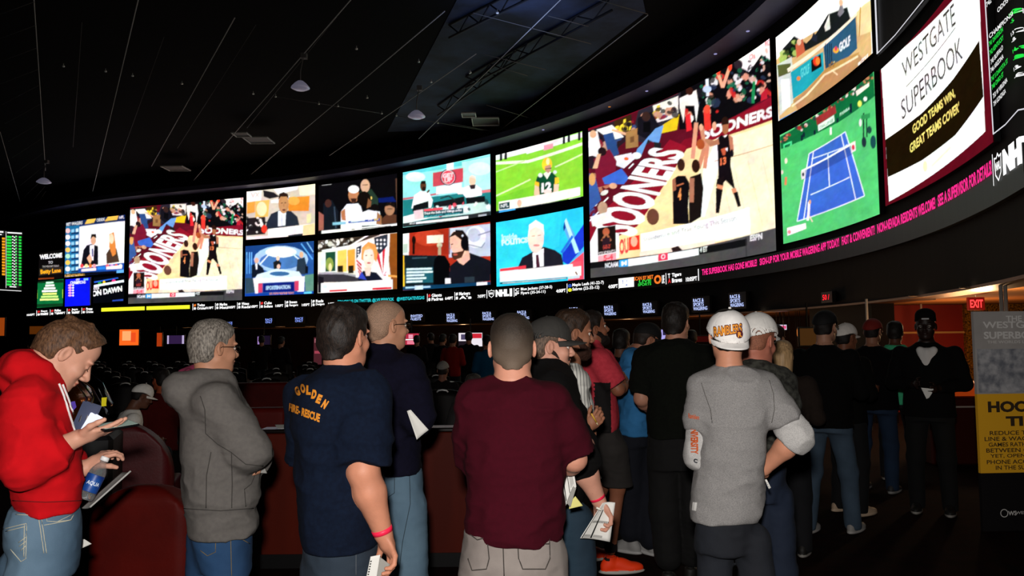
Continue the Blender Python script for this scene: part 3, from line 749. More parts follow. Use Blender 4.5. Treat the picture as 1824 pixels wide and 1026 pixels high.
s = Screen('video_screen', 'screen with a green and gold football player numbered 12 on grass', [(884, 275), (1038, 236), (1040, 349), (885, 381)], (160, 120), '#8cd838', crop=C4)
s.poly([(42, 165), (508, 48), (508, 75), (42, 200)], '#f0ecec'); s.poly([(200, 150), (420, 90), (430, 100), (210, 165)], '#ffffff'); s.poly([(300, 120), (350, 108), (350, 135), (300, 148)], '#f0a0b0')
s.line([(42, 215), (220, 205), (508, 110)], 15, '#f4ffe0'); s.line([(42, 390), (230, 300)], 8, '#dcf8b0'); s.line([(360, 235), (508, 165)], 8, '#dcf8b0'); s.line([(42, 262), (200, 200)], 6, '#ccf0a0'); s.poly([(42, 400), (250, 330), (250, 420), (42, 480)], '#7ccc30')
for x, y in ((72, 178), (97, 172), (408, 88), (434, 80), (490, 70)): s.poly([(x - 6, y - 22), (x + 6, y - 24), (x + 7, y + 22), (x - 7, y + 24)], '#181820')
s.poly([(248, 385), (252, 330), (266, 285), (300, 268), (345, 262), (372, 290), (382, 345), (370, 380)], '#0c4a2c'); s.poly([(248, 385), (252, 330), (275, 340), (278, 385)], '#f0c8a8'); s.poly([(355, 325), (382, 325), (378, 370), (352, 372)], '#f4d0b0'); s.poly([(254, 310), (276, 318), (275, 340), (252, 330)], '#ffc830'); s.poly([(360, 290), (380, 290), (382, 318), (358, 330)], '#ffc830')
s.poly([(298, 270), (318, 300), (340, 262), (330, 258), (310, 262)], '#f8f8e0'); s.ell((282, 278), 12, 12, '#e0ece0'); s.ell((360, 262), 10, 10, '#e0ece0')
s.text('12', [(288, 320), (340, 312), (342, 358), (288, 372)], WHT, .05); s.ell((320, 365), 22, 12, '#ffd8d0')
s.ell((318, 220), 27, 37, '#ffd030'); s.poly([(306, 230), (338, 222), (340, 250), (325, 268), (308, 255)], '#c89078'); s.line([(306, 246), (342, 240)], 4, '#2a3a24'); s.ell((322, 205), 9, 18, '#fff0b0')
s.poly([(60, 420), (495, 340), (495, 385), (150, 462), (60, 470)], '#fdf8e8'); s.poly([(62, 430), (118, 420), (118, 455), (62, 462)], '#103a40'); s.text('NFL', [(70, 434), (112, 426), (112, 446), (70, 453)], WHT); s.ell((170, 428), 12, 20, '#f0b8a0'); s.poly([(44, 470), (512, 390), (512, 420), (44, 490)], '#0a1420'); s.poly([(62, 466), (148, 455), (148, 478), (62, 486)], '#38a0e0'); s.line([(150, 470), (218, 457)], 8, '#e8f0f8'); s.poly([(435, 405), (498, 393), (498, 405), (435, 416)], '#e8f0e0')
s.soften(1).build()

s = Screen('video_screen', 'cyan news screen with a white-haired man in a dark suit', [(885, 395), (1040, 370), (1042, 498), (885, 510)], (160, 128), '#28c8e8', crop=C4)
s.poly([(44, 528), (400, 470), (380, 660), (44, 840)], '#30d4ec'); s.poly([(405, 560), (425, 520), (515, 690), (515, 740), (470, 740)], '#58a8f0'); s.poly([(400, 700), (515, 540), (515, 660), (430, 760), (400, 740)], '#1c38c8'); s.poly([(410, 530), (420, 510), (490, 690), (470, 700)], '#b8e8fc'); s.poly([(404, 560), (412, 525), (418, 560), (408, 580)], '#103890'); s.poly([(430, 760), (515, 690), (515, 840), (430, 845)], '#e84860'); s.poly([(390, 690), (450, 600), (460, 610), (400, 700)], '#2870e0')
s.text('Inside', [(75, 597), (158, 588), (158, 618), (76, 628)], '#c8f4ff', .04); s.text('POLITICS', [(74, 626), (215, 610), (215, 640), (76, 658)], '#e0faff', .06)
s.poly([(165, 765), (185, 720), (240, 690), (300, 662), (360, 680), (395, 705), (405, 755), (400, 790), (165, 800)], '#1c1c26'); s.poly([(240, 695), (300, 670), (300, 765), (245, 775)], '#fdf8fc'); s.poly([(258, 706), (272, 704), (280, 770), (260, 773)], '#481c2c')
s.ell((258, 615), 43, 82, '#fce0d0'); s.poly([(216, 610), (222, 545), (258, 520), (298, 545), (304, 605), (290, 570), (258, 556), (228, 572)], '#f6f8fc'); s.line([(236, 606), (252, 604)], 4, '#b08878'); s.line([(268, 603), (286, 600)], 4, '#b08878'); s.ell((262, 655), 17, 6, '#e89088')
s.poly([(66, 780), (205, 762), (205, 778), (66, 795)], '#f03848'); s.poly([(66, 795), (500, 748), (500, 815), (66, 850)], '#fffafa'); s.poly([(455, 745), (500, 738), (500, 765), (455, 770)], '#f05868'); s.line([(66, 858), (425, 828)], 8, '#102030'); s.line([(80, 857), (420, 829)], 3, '#e8f4f8'); s.poly([(430, 820), (492, 812), (492, 828), (430, 836)], '#c8d8e0'); s.line([(470, 795), (480, 812)], 8, '#704828')
s.soften(1).build()

# -- golf and tennis ------------------------------------------------------------------
s = Screen('video_screen', 'screen showing a curved golf broadcast desk, above the tennis screen', [(1381, 50), (1552, -78), (1555, 84), (1391, 224)], (180, 170), '#fdfdf8', crop=C6)
s.poly([(25, 260), (80, 200), (200, 130), (320, 90), (425, 20), (432, 200), (430, 240), (50, 520)], '#d8b078'); s.poly([(60, 205), (110, 150), (160, 180), (200, 140), (250, 60), (330, 30), (350, 100), (250, 160), (100, 240)], '#181c1c'); s.speck([(50, 240), (120, 160), (130, 210), (60, 270)], ['#2c5a24', '#183818', '#a8c060', '#0c140c'], 24, 13, 2)
s.poly([(35, 270), (100, 235), (110, 420), (50, 480)], '#d0d4cc'); s.poly([(40, 270), (95, 262), (95, 300), (45, 320)], '#585c30'); s.poly([(55, 330), (90, 325), (95, 440), (60, 460)], '#fdfdf8')
s.poly([(95, 300), (180, 240), (230, 215), (235, 300), (150, 380), (105, 410)], '#20a0b0'); s.poly([(230, 180), (365, 70), (372, 200), (330, 240), (240, 290)], '#2c5878'); s.poly([(180, 250), (220, 225), (224, 275), (182, 300)], '#101010'); s.ell((202, 253), 14, 20, '#e83820'); s.ell((208, 253), 9, 16, '#ff8030')
s.poly([(85, 300), (180, 235), (370, 65), (372, 50), (175, 220), (80, 285)], '#f8e8d0'); s.text('GOLF', [(136, 285), (172, 262), (174, 300), (138, 325)], '#60d8d8', .04); s.text('GOLF', [(295, 180), (342, 145), (344, 185), (298, 218)], '#f0f4ff', .05); s.ell((283, 208), 12, 12, '#f0b030'); s.ell((283, 202), 6, 10, '#e04060'); s.ell((128, 325), 8, 9, '#e08840')
for x in (240, 248, 256, 264): s.line([(x, 180), (x + 2, 280)], 3, '#101820')
s.poly([(240, 285), (300, 250), (380, 215), (375, 235), (300, 320), (200, 380), (110, 440), (105, 415), (160, 370)], '#c09050'); s.speck([(245, 270), (290, 245), (290, 285), (245, 300)], ['#fff0a0', '#a07030'], 10, 4, 7)
s.poly([(110, 420), (230, 310), (380, 225), (400, 250), (130, 470)], '#b8885c'); s.line([(100, 440), (160, 395), (235, 310), (375, 232)], 8, '#f0d8b0'); s.line([(265, 290), (290, 310)], 4, '#ffe8c0')
s.poly([(115, 185), (145, 160), (155, 215), (120, 240)], '#c86040'); s.ell((130, 175), 9, 13, '#f0c0a0'); s.poly([(180, 165), (190, 135), (205, 150), (205, 175)], '#202430'); s.poly([(235, 110), (255, 60), (260, 120), (240, 130)], '#f0e8e0'); s.poly([(290, 60), (305, 5), (318, 50), (300, 70)], '#807880'); s.ell((304, 12), 8, 14, '#e8b89a')
s.poly([(370, 50), (400, 20), (430, 0), (432, 130), (375, 150)], '#f4d8a0'); s.line([(380, 150), (385, 30)], 5, '#c89048')
s.line([(120, 468), (370, 285)], 9, '#14100c'); s.line([(125, 463), (366, 288)], 3, '#f8f0e0'); s.text('GOLF', [(388, 245), (416, 222), (418, 245), (390, 270)], WHT, .05); s.poly([(375, 260), (386, 252), (386, 272), (375, 280)], '#f0e8e0'); s.poly([(50, 495), (118, 458), (120, 478), (52, 515)], '#2888d0')
s.soften(1).build()

s = Screen('video_screen', 'green screen showing a blue tennis court seen from above', [(1391, 245), (1557, 124), (1572, 377), (1398, 437)], (180, 220), '#58c878', crop=C6)
s.poly([(50, 570), (437, 290), (445, 400), (300, 505), (55, 620)], '#106838'); s.speck([(50, 570), (437, 300), (437, 335), (52, 600)], ['#a02828', '#f0e0d8', '#303840', '#104828', '#c87858'], 70, 7, 3)
s.poly([(200, 490), (280, 440), (285, 470), (205, 520)], '#983030'); s.poly([(208, 520), (275, 478), (278, 505), (210, 545)], '#e0f8e8'); s.text('CHALLENGE', [(215, 525), (272, 492), (272, 505), (216, 538)], '#107040'); s.poly([(65, 600), (100, 585), (102, 640), (68, 655)], '#48e090'); s.text('7', [(70, 605), (95, 595), (95, 630), (72, 640)], '#0c5a30', .08)
s.poly([(365, 380), (420, 345), (422, 360), (370, 400)], '#f0e8d8'); s.ell((382, 432), 9, 13, '#e0f060'); s.ell((405, 412), 8, 9, '#e8f8e8'); s.text('PARIBAS', [(300, 470), (345, 440), (345, 452), (300, 484)], '#d8ffe8')
for x, y in ((142, 580), (195, 560), (290, 510), (345, 450), (262, 545)): s.poly([(x - 4, y - 18), (x + 4, y - 20), (x + 5, y + 18), (x - 5, y + 20)], '#102030' if x != 262 else '#fff4f0')
s.poly([(60, 620), (300, 505), (445, 400), (470, 880), (65, 1020)], '#52c470'); s.ell((150, 560), 5, 12, '#102830')
s.poly([(172, 638), (322, 548), (402, 812), (122, 918)], '#3c68cc'); 
for L in ([(172, 638), (322, 548), (402, 812), (122, 918), (172, 638)], [(190, 628), (150, 908)], [(305, 560), (365, 826)], [(182, 660), (345, 600)], [(178, 808), (340, 735)], [(250, 640), (256, 772)]): s.line(L, 4, '#e8f0ff')
s.line([(190, 690), (332, 600)], 4, '#c8d8f4'); s.poly([(145, 708), (350, 600), (352, 640), (148, 745)], '#2a3c88', .55); s.line([(140, 710), (360, 590)], 6, WHT); s.poly([(345, 595), (364, 586), (366, 625), (347, 635)], '#e8d8dc'); s.ell((355, 612), 6, 11, '#d03850'); s.poly([(138, 712), (156, 704), (156, 740), (140, 746)], '#d8d4d4'); s.ell((147, 724), 5, 8, '#3c4048')
s.line([(172, 838), (170, 880), (166, 915)], 10, '#f8f0f4'); s.ell((175, 838), 5, 9, '#e0a080'); s.line([(172, 895), (186, 920)], 5, '#f0d0c0'); s.line([(262, 530), (262, 560)], 8, '#fdf4f0')
s.line([(398, 470), (398, 600)], 6, '#143828'); s.line([(410, 475), (412, 570)], 5, '#143828'); s.poly([(388, 480), (425, 470), (425, 490), (388, 500)], '#309050'); s.ell((400, 590), 10, 22, '#203038'); s.ell((438, 590), 12, 28, '#18484c'); s.ell((385, 510), 6, 16, '#e8e8e0'); s.ell((422, 540), 10, 16, '#204840'); s.line([(76, 735), (74, 768)], 9, '#e08058'); s.ell((76, 668), 6, 12, '#e8e0d0'); s.ell((60, 715), 5, 9, '#d8c8b8')
s.poly([(80, 945), (158, 925), (160, 948), (82, 978)], '#fdf4f4'); s.ell((90, 962), 7, 8, '#e88890')
s.soften(1).build()

# -- sponsor screen, black boards with thin outlines ----------------------------------
s = Screen('video_screen', 'white and black sponsor screen with red border, at the right', [(1568, 94), (1760, -60), (1772, 240), (1582, 376)], (230, 330), '#5a0a18', group=None, crop=C7)
s.poly([(30, 272), (436, -125), (466, 545), (64, 836)], '#ffffff')
s.poly([(48, 580), (200, 470), (330, 330), (440, 168), (458, 400), (340, 560), (200, 665), (58, 735)], '#1a1004')
s.text('WESTGATE', [(116, 262), (334, 10), (342, 100), (122, 330)], '#2a2018', .0); s.line([(135, 360), (340, 115)], 2.5, '#605850')
s.text('SUPERBOOK', [(112, 420), (362, 150), (372, 240), (118, 500)], '#201608', .0)
s.text('GOOD TEAMS WIN,', [(160, 520), (335, 365), (342, 405), (164, 565)], '#ffe87a', .03); s.text("GREAT TEAMS COVER'", [(148, 598), (355, 420), (358, 462), (152, 638)], '#ffe87a', .03)
s.ell((214, 690), 9, 22, '#fff4c8'); s.line([(240, 690), (320, 610)], 8, '#fff6d8')
s.build()

LINE = glow('board_line_white', '#e8e8f0', 0.9)
def poly_on_wall(name, pts, w, m, parent, off=0.05):
    o0 = np.array(parent.location)
    V, Fc = [], []
    C = []
    for (a, b2) in zip(pts[:-1], pts[1:]):
        for i in range(9):
            f = i / 8
            C.append(np.array(wall_hit(a[0] + (b2[0] - a[0]) * f, a[1] + (b2[1] - a[1]) * f)))
    for i, c in enumerate(C):
        d = C[min(i + 1, len(C) - 1)] - C[max(i - 1, 0)]
        if np.linalg.norm(d) < 1e-6: d = np.array([0, 1.])
        dd = np.array([d[0] * 10, d[1]]); dd /= np.linalg.norm(dd)
        n = np.array([-dd[1] * w / 10, dd[0] * w]) / 2
        for s_ in (-1, 1):
            V.append(wall_pt(c[0] + n[0] * s_, c[1] + n[1] * s_, off) - o0)
    for i in range(len(C) - 1): Fc.append((i * 2, i * 2 + 1, i * 2 + 3, i * 2 + 2))
    return mesh_obj(name, V, Fc, m, parent, False)

r = empty('odds_board', wall_pt(*wall_hit(1572, 94)))
tag(r, 'empty black board with thin white outline above the sponsor screen', 'odds board')
poly_on_wall('outline', [(1563, -30), (1568, 95), (1600, 62), (1652, -2)], 0.022, LINE, r)
t0_, t1_ = wall_hit(1563, 50)[0], wall_hit(1750, 50)[0]
mesh_obj('board_face', *(lambda: ([wall_pt(t0_ + (t1_ - t0_) * i / 12, z, 0.015) - np.array(r.location) for i in range(13) for z in (6.62, 9.05)], [(i * 2, i * 2 + 1, i * 2 + 3, i * 2 + 2) for i in range(12)]))(), M_case, r, False)

r = empty('odds_board', wall_pt(*wall_hit(1776, 238)))
tag(r, 'black odds board with green and white team names at the right edge', 'odds board')
poly_on_wall('outline', [(1762, -20), (1778, 238), (1800, 221), (1826, 192)], 0.016, LINE, r)
GRN, WTX = glow('board_green', '#28e048', 1.1), glow('board_text_white', '#f0f0f0', 1.1)
rows = [('CITY OF LAS VEGAS', 1772, 12, WTX, 1), ('HAMPTON', 1786, 14, WTX, 0)]
def crow(txt, x, y, x2, y2, h, m): wall_text(txt, (x, y), (x2, y2), (x2 + 1, y2 + h), (x + 1, y + h), m, r, 'odds_text')
for txt, x, y, x2, y2, m in (('742 WISCON', 1765, 4, 1800, -36, WTX), ('ODDS BOARD', 1785, 14, 1830, -36, WTX), ('CHAMPIONSHIP', 1770, 60, 1822, 8, WTX), ('741 DAVIDSON', 1770, 74, 1795, 46, GRN), ('742 KENTUCKY', 1771, 90, 1796, 60, GRN),
                             ('745 BUFFALO', 1773, 106, 1795, 78, WTX), ('746 ARIZONA', 1773, 121, 1796, 94, WTX), ('747 S DAKOTA ST', 1774, 137, 1804, 102, GRN), ('748 OHIO ST', 1775, 151, 1796, 126, GRN), ('753 W VIRGINIA', 1777, 167, 1803, 136, WTX), ('754 GONZAGA', 1778, 181, 1800, 156, WTX),
                             ('142', 1806, 24, 1815, 14, GRN), ('-5', 1809, 36, 1814, 31, GRN), ('132', 1810, 58, 1818, 48, WTX), ('-8', 1811, 70, 1816, 64, WTX), ('148', 1813, 88, 1820, 79, GRN), ('-8', 1814, 102, 1819, 96, GRN), ('135', 1815, 120, 1822, 111, WTX), ('-6', 1816, 134, 1821, 128, WTX)):
    crow(txt, x, y, x2, y2, 6.5 if len(txt) < 4 else 8.5, m)

# distant odds board on the far left wall side, turned towards the room
r = empty('odds_board', at(20, 515, 40.0))
tag(r, 'separate odds board of green and white rows at the left edge', 'odds board')
o0 = np.array(r.location)
mb = MB()
def bp(px, py, off=0.0): return at(px, py, 40.0 - (px - 20) * 0.03 - off) - o0
mb.add([bp(-60, 404), bp(40, 411), bp(39, 518), bp(-60, 512), bp(-60, 404, -.3), bp(40, 411, -.3), bp(39, 518, -.3), bp(-60, 512, -.3)], [(3, 2, 1, 0), (4, 5, 6, 7), (0, 1, 5, 4), (1, 2, 6, 5), (2, 3, 7, 6), (3, 0, 4, 7)])
mb.build('casing', M_case, r)
mg, mw, my = MB(), MB(), MB()
rr = random.Random(5)
def brect(m, x0, y0, x1, y1): m.add([bp(x0, y0, .15), bp(x1, y0 + (x1 - x0) * .06, .15), bp(x1, y1 + (x1 - x0) * .06, .15), bp(x0, y1, .15)], [(3, 2, 1, 0)])
for i in range(17):
    y = 420 + i * 5.3
    brect(mg, 12, y, 20.5, y + 3.6); brect(mg, 33.5, y + .8, 38, y + 4); brect(mg, 27, y + .5, 30, y + 3)
    for k in range(3): brect(mw, 21.5 + k * 3, y + (k % 2) * 1.6, 24 + k * 3, y + 2.2 + (k % 2) * 1.6)
    if i < 13: brect(my, 3.5, y + 3, 9, y + 6.6)
    brect(mg, -30, y, -8, y + 3)
brect(mw, 13, 413, 39, 415.5); brect(mw, -40, 409, 6, 412); brect(mw, -10, 416, 3, 418); brect(mw, 10.3, 412, 11.2, 513); brect(mw, -60, 512, 38, 513.2); brect(mw, 17, 509.5, 29, 511.5)
mg.build('green_rows', GRN, r); mw.build('white_rows', WTX, r); my.build('orange_rows', glow('board_orange', '#f0a020', 1.1), r)

r = empty('wall_lettering', wall_pt(*wall_hit(690, 285))); tag(r, 'large unlit dark lettering high on the wall above the screens', 'sign')
wall_text('SUPERBOOK', (688, 252), (1068, 160), (1068, 196), (688, 290), mat('letters_bronze', '#2e2016', .5, .3), r, off=0.0)
# -- ticker -------------------------------------------------------------------------------
def ztk(t, z=0.0): return 3.17 + .17 * float(np.clip((t - .25) / .4, 0, 1)) + .02 + z * 1.25
tk = wall_strip('ticker_display', 3.17, 3.64, 0.03, 0.08, M_case, ta=wall_hit(62, 550)[0], tb=T1)
tag(tk, 'long thin black ticker strip of scores running under the screens', 'ticker display')
PINK, CYAN, YEL, WH = glow('ticker_pink', '#ff2c8c', 1.2), glow('ticker_cyan', '#2cd8e0', 1.1), glow('ticker_yellow', '#f0f030', 1.1), glow('ticker_white', '#ffffff', 1.3)
RED_, ORG, BLU = glow('ticker_red', '#e83030', 1.1), glow('ticker_orange', '#f07828', 1.1), glow('ticker_blue', '#3058c0', 1.0)
def tick(txt, x0, x1, z0=0.05, z1=0.27, m=WH, bold=.03, name='ticker_text'):
    """text on the strip between two photograph columns, heights in metres above the strip's foot"""
    if not txt.strip(): return
    v, t, asp = letters(txt, bold)
    a, c = wall_hit(x0, 500)[0], wall_hit(x1, 500)[0]
    V = [wall_pt(a + (c - a) * x, ztk(a + (c - a) * x, z0 + (z1 - z0) * y), 0.045) for x, y in v]
    return mesh_obj(name, V, [tuple(q) for q in t], m, tk, False)
def bar(x0, x1, z0, z1, m, name='ticker_mark'):
    a, c = wall_hit(x0, 500)[0], wall_hit(x1, 500)[0]
    V = [wall_pt(a + (c - a) * i / 4, ztk(a, z), 0.045) for i in range(5) for z in (z0, z1)]
    return mesh_obj(name, V, [(i * 2, i * 2 + 1, i * 2 + 3, i * 2 + 2) for i in range(4)], m, tk, False)
for tx, a, b_ in (('THE SUPERBOOK HAS GONE MOBILE!', 1253, 1352), ('SIGN-UP FOR YOUR MOBILE WAGERING APP TODAY!', 1357, 1501), ('FAST & CONVENIENT!', 1506, 1566), ('NON-NEVADA RESIDENTS WELCOME!', 1571, 1678), ('SEE A SUPERVISOR FOR DETAILS!', 1683, 1784)): tick(tx, a, b_, m=PINK, z0=.14, z1=.28)
bar(1246, 1247.3, .03, .3, WH)
tick('Tigers', 1199, 1216, .17, .28); tick('Braves', 1199, 1217, .05, .16); tick('10:05PT', 1224, 1244, .04, .14); tick('T', 1192, 1196, .17, .28); tick('A', 1192, 1197, .05, .16, RED_); bar(1188, 1189, .03, .3, WH)
tick('SCAN BY MET', 1131, 1166, .2, .3, ORG); tick('LIVE', 1140, 1162, .13, .2, glow('ticker_green', '#30d040', 1.1)); tick('SPORTS', 1138, 1162, .05, .12, MATS['ticker_green']); tick('O', 1167, 1180, .06, .28, ORG, .05); tick('LIVE', 1181, 1185.5, .06, .26)
bar(1105, 1131, .05, .3, WH); tick('FD', 1107, 1124, .1, .24, BLU, .05); tick('BASEBALL', 1108, 1129, .05, .09, RED_); bar(1103.5, 1104.5, .03, .3, WH)
tick('4:00PT', 1085, 1102, .06, .16); tick('Maple Leafs (41-22-7)', 1021, 1077, .18, .29, bold=.02); tick('Sabres (22-35-12)', 1021, 1069, .06, .17, bold=.02); tick('o', 1013, 1020, .18, .28, BLU, .08); tick('o', 1013, 1020, .06, .16, YEL, .08); bar(1011, 1012, .03, .3, WH)
tick('4:00PT', 992, 1009, .06, .16); tick('Blue Jackets (37-28-5)', 929, 985, .18, .29, bold=.02); tick('Flyers (35-24-11)', 929, 973, .06, .17, bold=.02); tick('C', 919, 926, .18, .28); tick('P', 919, 926, .06, .16); bar(916.5, 917.5, .03, .3, WH)
tick('NHL', 884, 908, .06, .28, bold=.08); bar(909, 913.5, .05, .29, WH); bar(868, 869, .03, .3, WH)
SHIELD = [(.5, 0), (.9, .25), (1, .9), (.7, .86), (.5, 1), (.3, .86), (0, .9), (.1, .25)]
def shield(x0, x1, z0, z1):
    a, c = wall_hit(x0, 500)[0], wall_hit(x1, 500)[0]
    P = [wall_pt(a + (c - a) * x, ztk(a + (c - a) * x, z0 + (z1 - z0) * y), 0.045) for x, y in SHIELD]
    Q = [wall_pt(a + (c - a) * (.5 + (x - .5) * .8), ztk(a, z0 + (z1 - z0) * (.5 + (y - .5) * .84)), 0.045) for x, y in SHIELD]
    n = len(P)
    mesh_obj('shield_emblem', P + Q, [(i, (i + 1) % n, n + (i + 1) % n, n + i) for i in range(n)], WH, tk, False)
    tick('NHL', x0 + (x1 - x0) * .2, x1 - (x1 - x0) * .2, z0 + (z1 - z0) * .4, z0 + (z1 - z0) * .68, WH, .04)
shield(871, 882, .04, .3); shield(1789, 1803, .03, .3)
tick('NHL', 1805, 1850, .05, .28, bold=.09); bar(1786, 1787, .02, .32, WH)
def game(x, a, b2, tm, k=1.0, ic=WH):
    bar(x, x + .8, .03, .3, WH); tick('#', x + 2, x + 6, .18, .28, ic, .05); tick('8', x + 2, x + 6, .05, .15, WH, .05)
    tick(a, x + 8, x + 8 + 15 * k, .18, .29); tick(b2, x + 8, x + 8 + 17 * k, .05, .16); tick(tm, x - 17, x - 3, .06, .16)
game(811, 'Mariners', "A's", '6:40PT', 1.3); game(762, 'Giants', 'Padres', ' ', 1.2, RED_); tick('7:07PT', 852, 866, .06, .16)
tick('FOLLOW US ON TWITTER: @LVSUPERBOOK', 603, 703, .09, .24, CYAN, .02); tick('@WESTGATEVEGAS', 708, 757, .09, .24, CYAN, .02)
for x, a, b2, tm, ic in ((345, 'Twins', 'Orioles', ' ', ORG), (385, 'Marlins', 'Mets', '10:10PT', WH), (424, 'Whitesox', 'Reds', '10:05PT', WH), (464, 'Cubs', 'Indians', '1:05PT', RED_), (509, 'Brewers', 'Rangers', '1:05PT', WH), (556, 'Reds', 'Dodgers', '1:05PT', WH)): game(x, a, b2, tm, .9, ic)
tick('1:05PT', 586, 599, .06, .16)
tick('BUFFET NOW OPEN DAILY FROM SEVEN', 184, 260, .1, .24, YEL, .03); bar(183, 260, .09, .25, YEL); bar(263, 340, .09, .25, YEL)
for x, a, b2 in ((68, 'Rays', 'Twins'), (92, 'Phillies', 'Tigers'), (122, 'Jays', 'Yanks'), (148, 'Pirates', 'Orioles')): game(x, a, b2, '10:05PT', .75, RED_)

# small lit signs under the ticker
def fascia_sign(lines, x0, x1, ytop, ybot, label, col='#b8c8ff', group='small lit signs below the ticker'):
    r = empty('lit_sign', wall_pt(wall_hit((x0 + x1) / 2, ybot)[0], wall_hit((x0 + x1) / 2, ybot)[1], 0.0))
    tag(r, label, 'sign', group)
    a, c = wall_hit(x0 - 4, ytop), wall_hit(x1 + 4, ybot)
    o0 = np.array(r.location)
    zt, zb = wall_hit((x0 + x1) / 2, ytop)[1] + .05, wall_hit((x0 + x1) / 2, ybot)[1] - .05
    v = [wall_pt(t, z, off) - o0 for t in (a[0], c[0]) for z in (zb, zt) for off in (-.05, .03)]
    mesh_obj('sign_face', v, [(0, 1, 3, 2), (4, 6, 7, 5), (1, 5, 7, 3), (0, 4, 5, 1), (2, 3, 7, 6), (0, 2, 6, 4)], M_case, r, False)
    m = glow('sign_text_' + col.strip('#'), col, 1.5)
    h = (zt - zb - .1) / len(lines)
    for i, L in enumerate(lines):
        w = {'&': 1}.get(L, len(L)) / max(len(q) for q in lines)
        v, t, _ = letters(L, .008)
        ta, tb = wall_hit(x0, ytop)[0], wall_hit(x0 + (x1 - x0) * max(w, .75), ytop)[0]
        V = [wall_pt(ta + (tb - ta) * x, zt - .05 - h * (i + 1) + h * .07 + h * .86 * y, .05) - o0 for x, y in v]
        mesh_obj('sign_text', V, [tuple(q) for q in t], m, r, False)
RSW = ['RACE &', 'SPORTS', 'WAGERING']
for i, (x0, x1, y0, y1, w) in enumerate(((1303, 1327, 524, 547, 'above the white backwards cap, rightmost of its row'), (1237, 1262, 531, 553, 'second from the right of its row'), (1147, 1168, 539, 558, 'above the blue polo man, third from the right'), (1078, 1099, 544, 562, 'above the coral polo man'),
                                         (1016, 1036, 547, 565, 'partly hidden by the bearded man'), (923, 944, 553, 569, 'above the maroon shirt man'), (861, 881, 555, 571, 'between the maroon shirt man and the guests sign'), (797, 816, 558, 574, 'just right of the invited guests sign'))):
    fascia_sign(RSW, x0, x1, y0, y1, 'small white race and sports wagering sign ' + w)
fascia_sign(['INVITED', 'GUESTS'], 733, 754, 560, 571, 'small white invited guests sign right of the bald man')
for x0, x1, y0, y1, w in ((527, 541, 565, 574, 'nearest the navy shirt man'), (474, 486, 567, 576, 'right of the grey hoodie man'), (403, 415, 573, 581, 'behind the grey hoodie man')):
    fascia_sign(['RACE', 'ONLY'], x0, x1, y0, y1, 'small blue race only sign ' + w, '#8098f0')
fascia_sign(['50 /'], 1469, 1481, 524, 535, 'tiny red digital number sign above the black jacket man', '#ff2030')
# ---------------------------------------------------------------- figure modelling: blended solids meshed into one skin
def vnoise(P, sc, seed=0):
    """smooth value noise in -1..1; sc is a scale or a triple of scales"""
    Q = P * np.asarray(sc, float)
    I = np.floor(Q).astype(np.int64)
    f = Q - I
    f = f * f * (3 - 2 * f)
    out = np.zeros(len(P))
    for dx in (0, 1):
        for dy in (0, 1):
            for dz in (0, 1):
                n = (I[:, 0] + dx) * 73856093 ^ (I[:, 1] + dy) * 19349663 ^ (I[:, 2] + dz) * 83492791 ^ (seed * 2654435 + 12345)
                n = (n ^ (n >> 13)) * 1274126177 & 0x7fffffff
                n = (n ^ (n >> 15)) & 0xffff
                w = (f[:, 0] if dx else 1 - f[:, 0]) * (f[:, 1] if dy else 1 - f[:, 1]) * (f[:, 2] if dz else 1 - f[:, 2])
                out += w * (n / 32767.5 - 1)
    return out

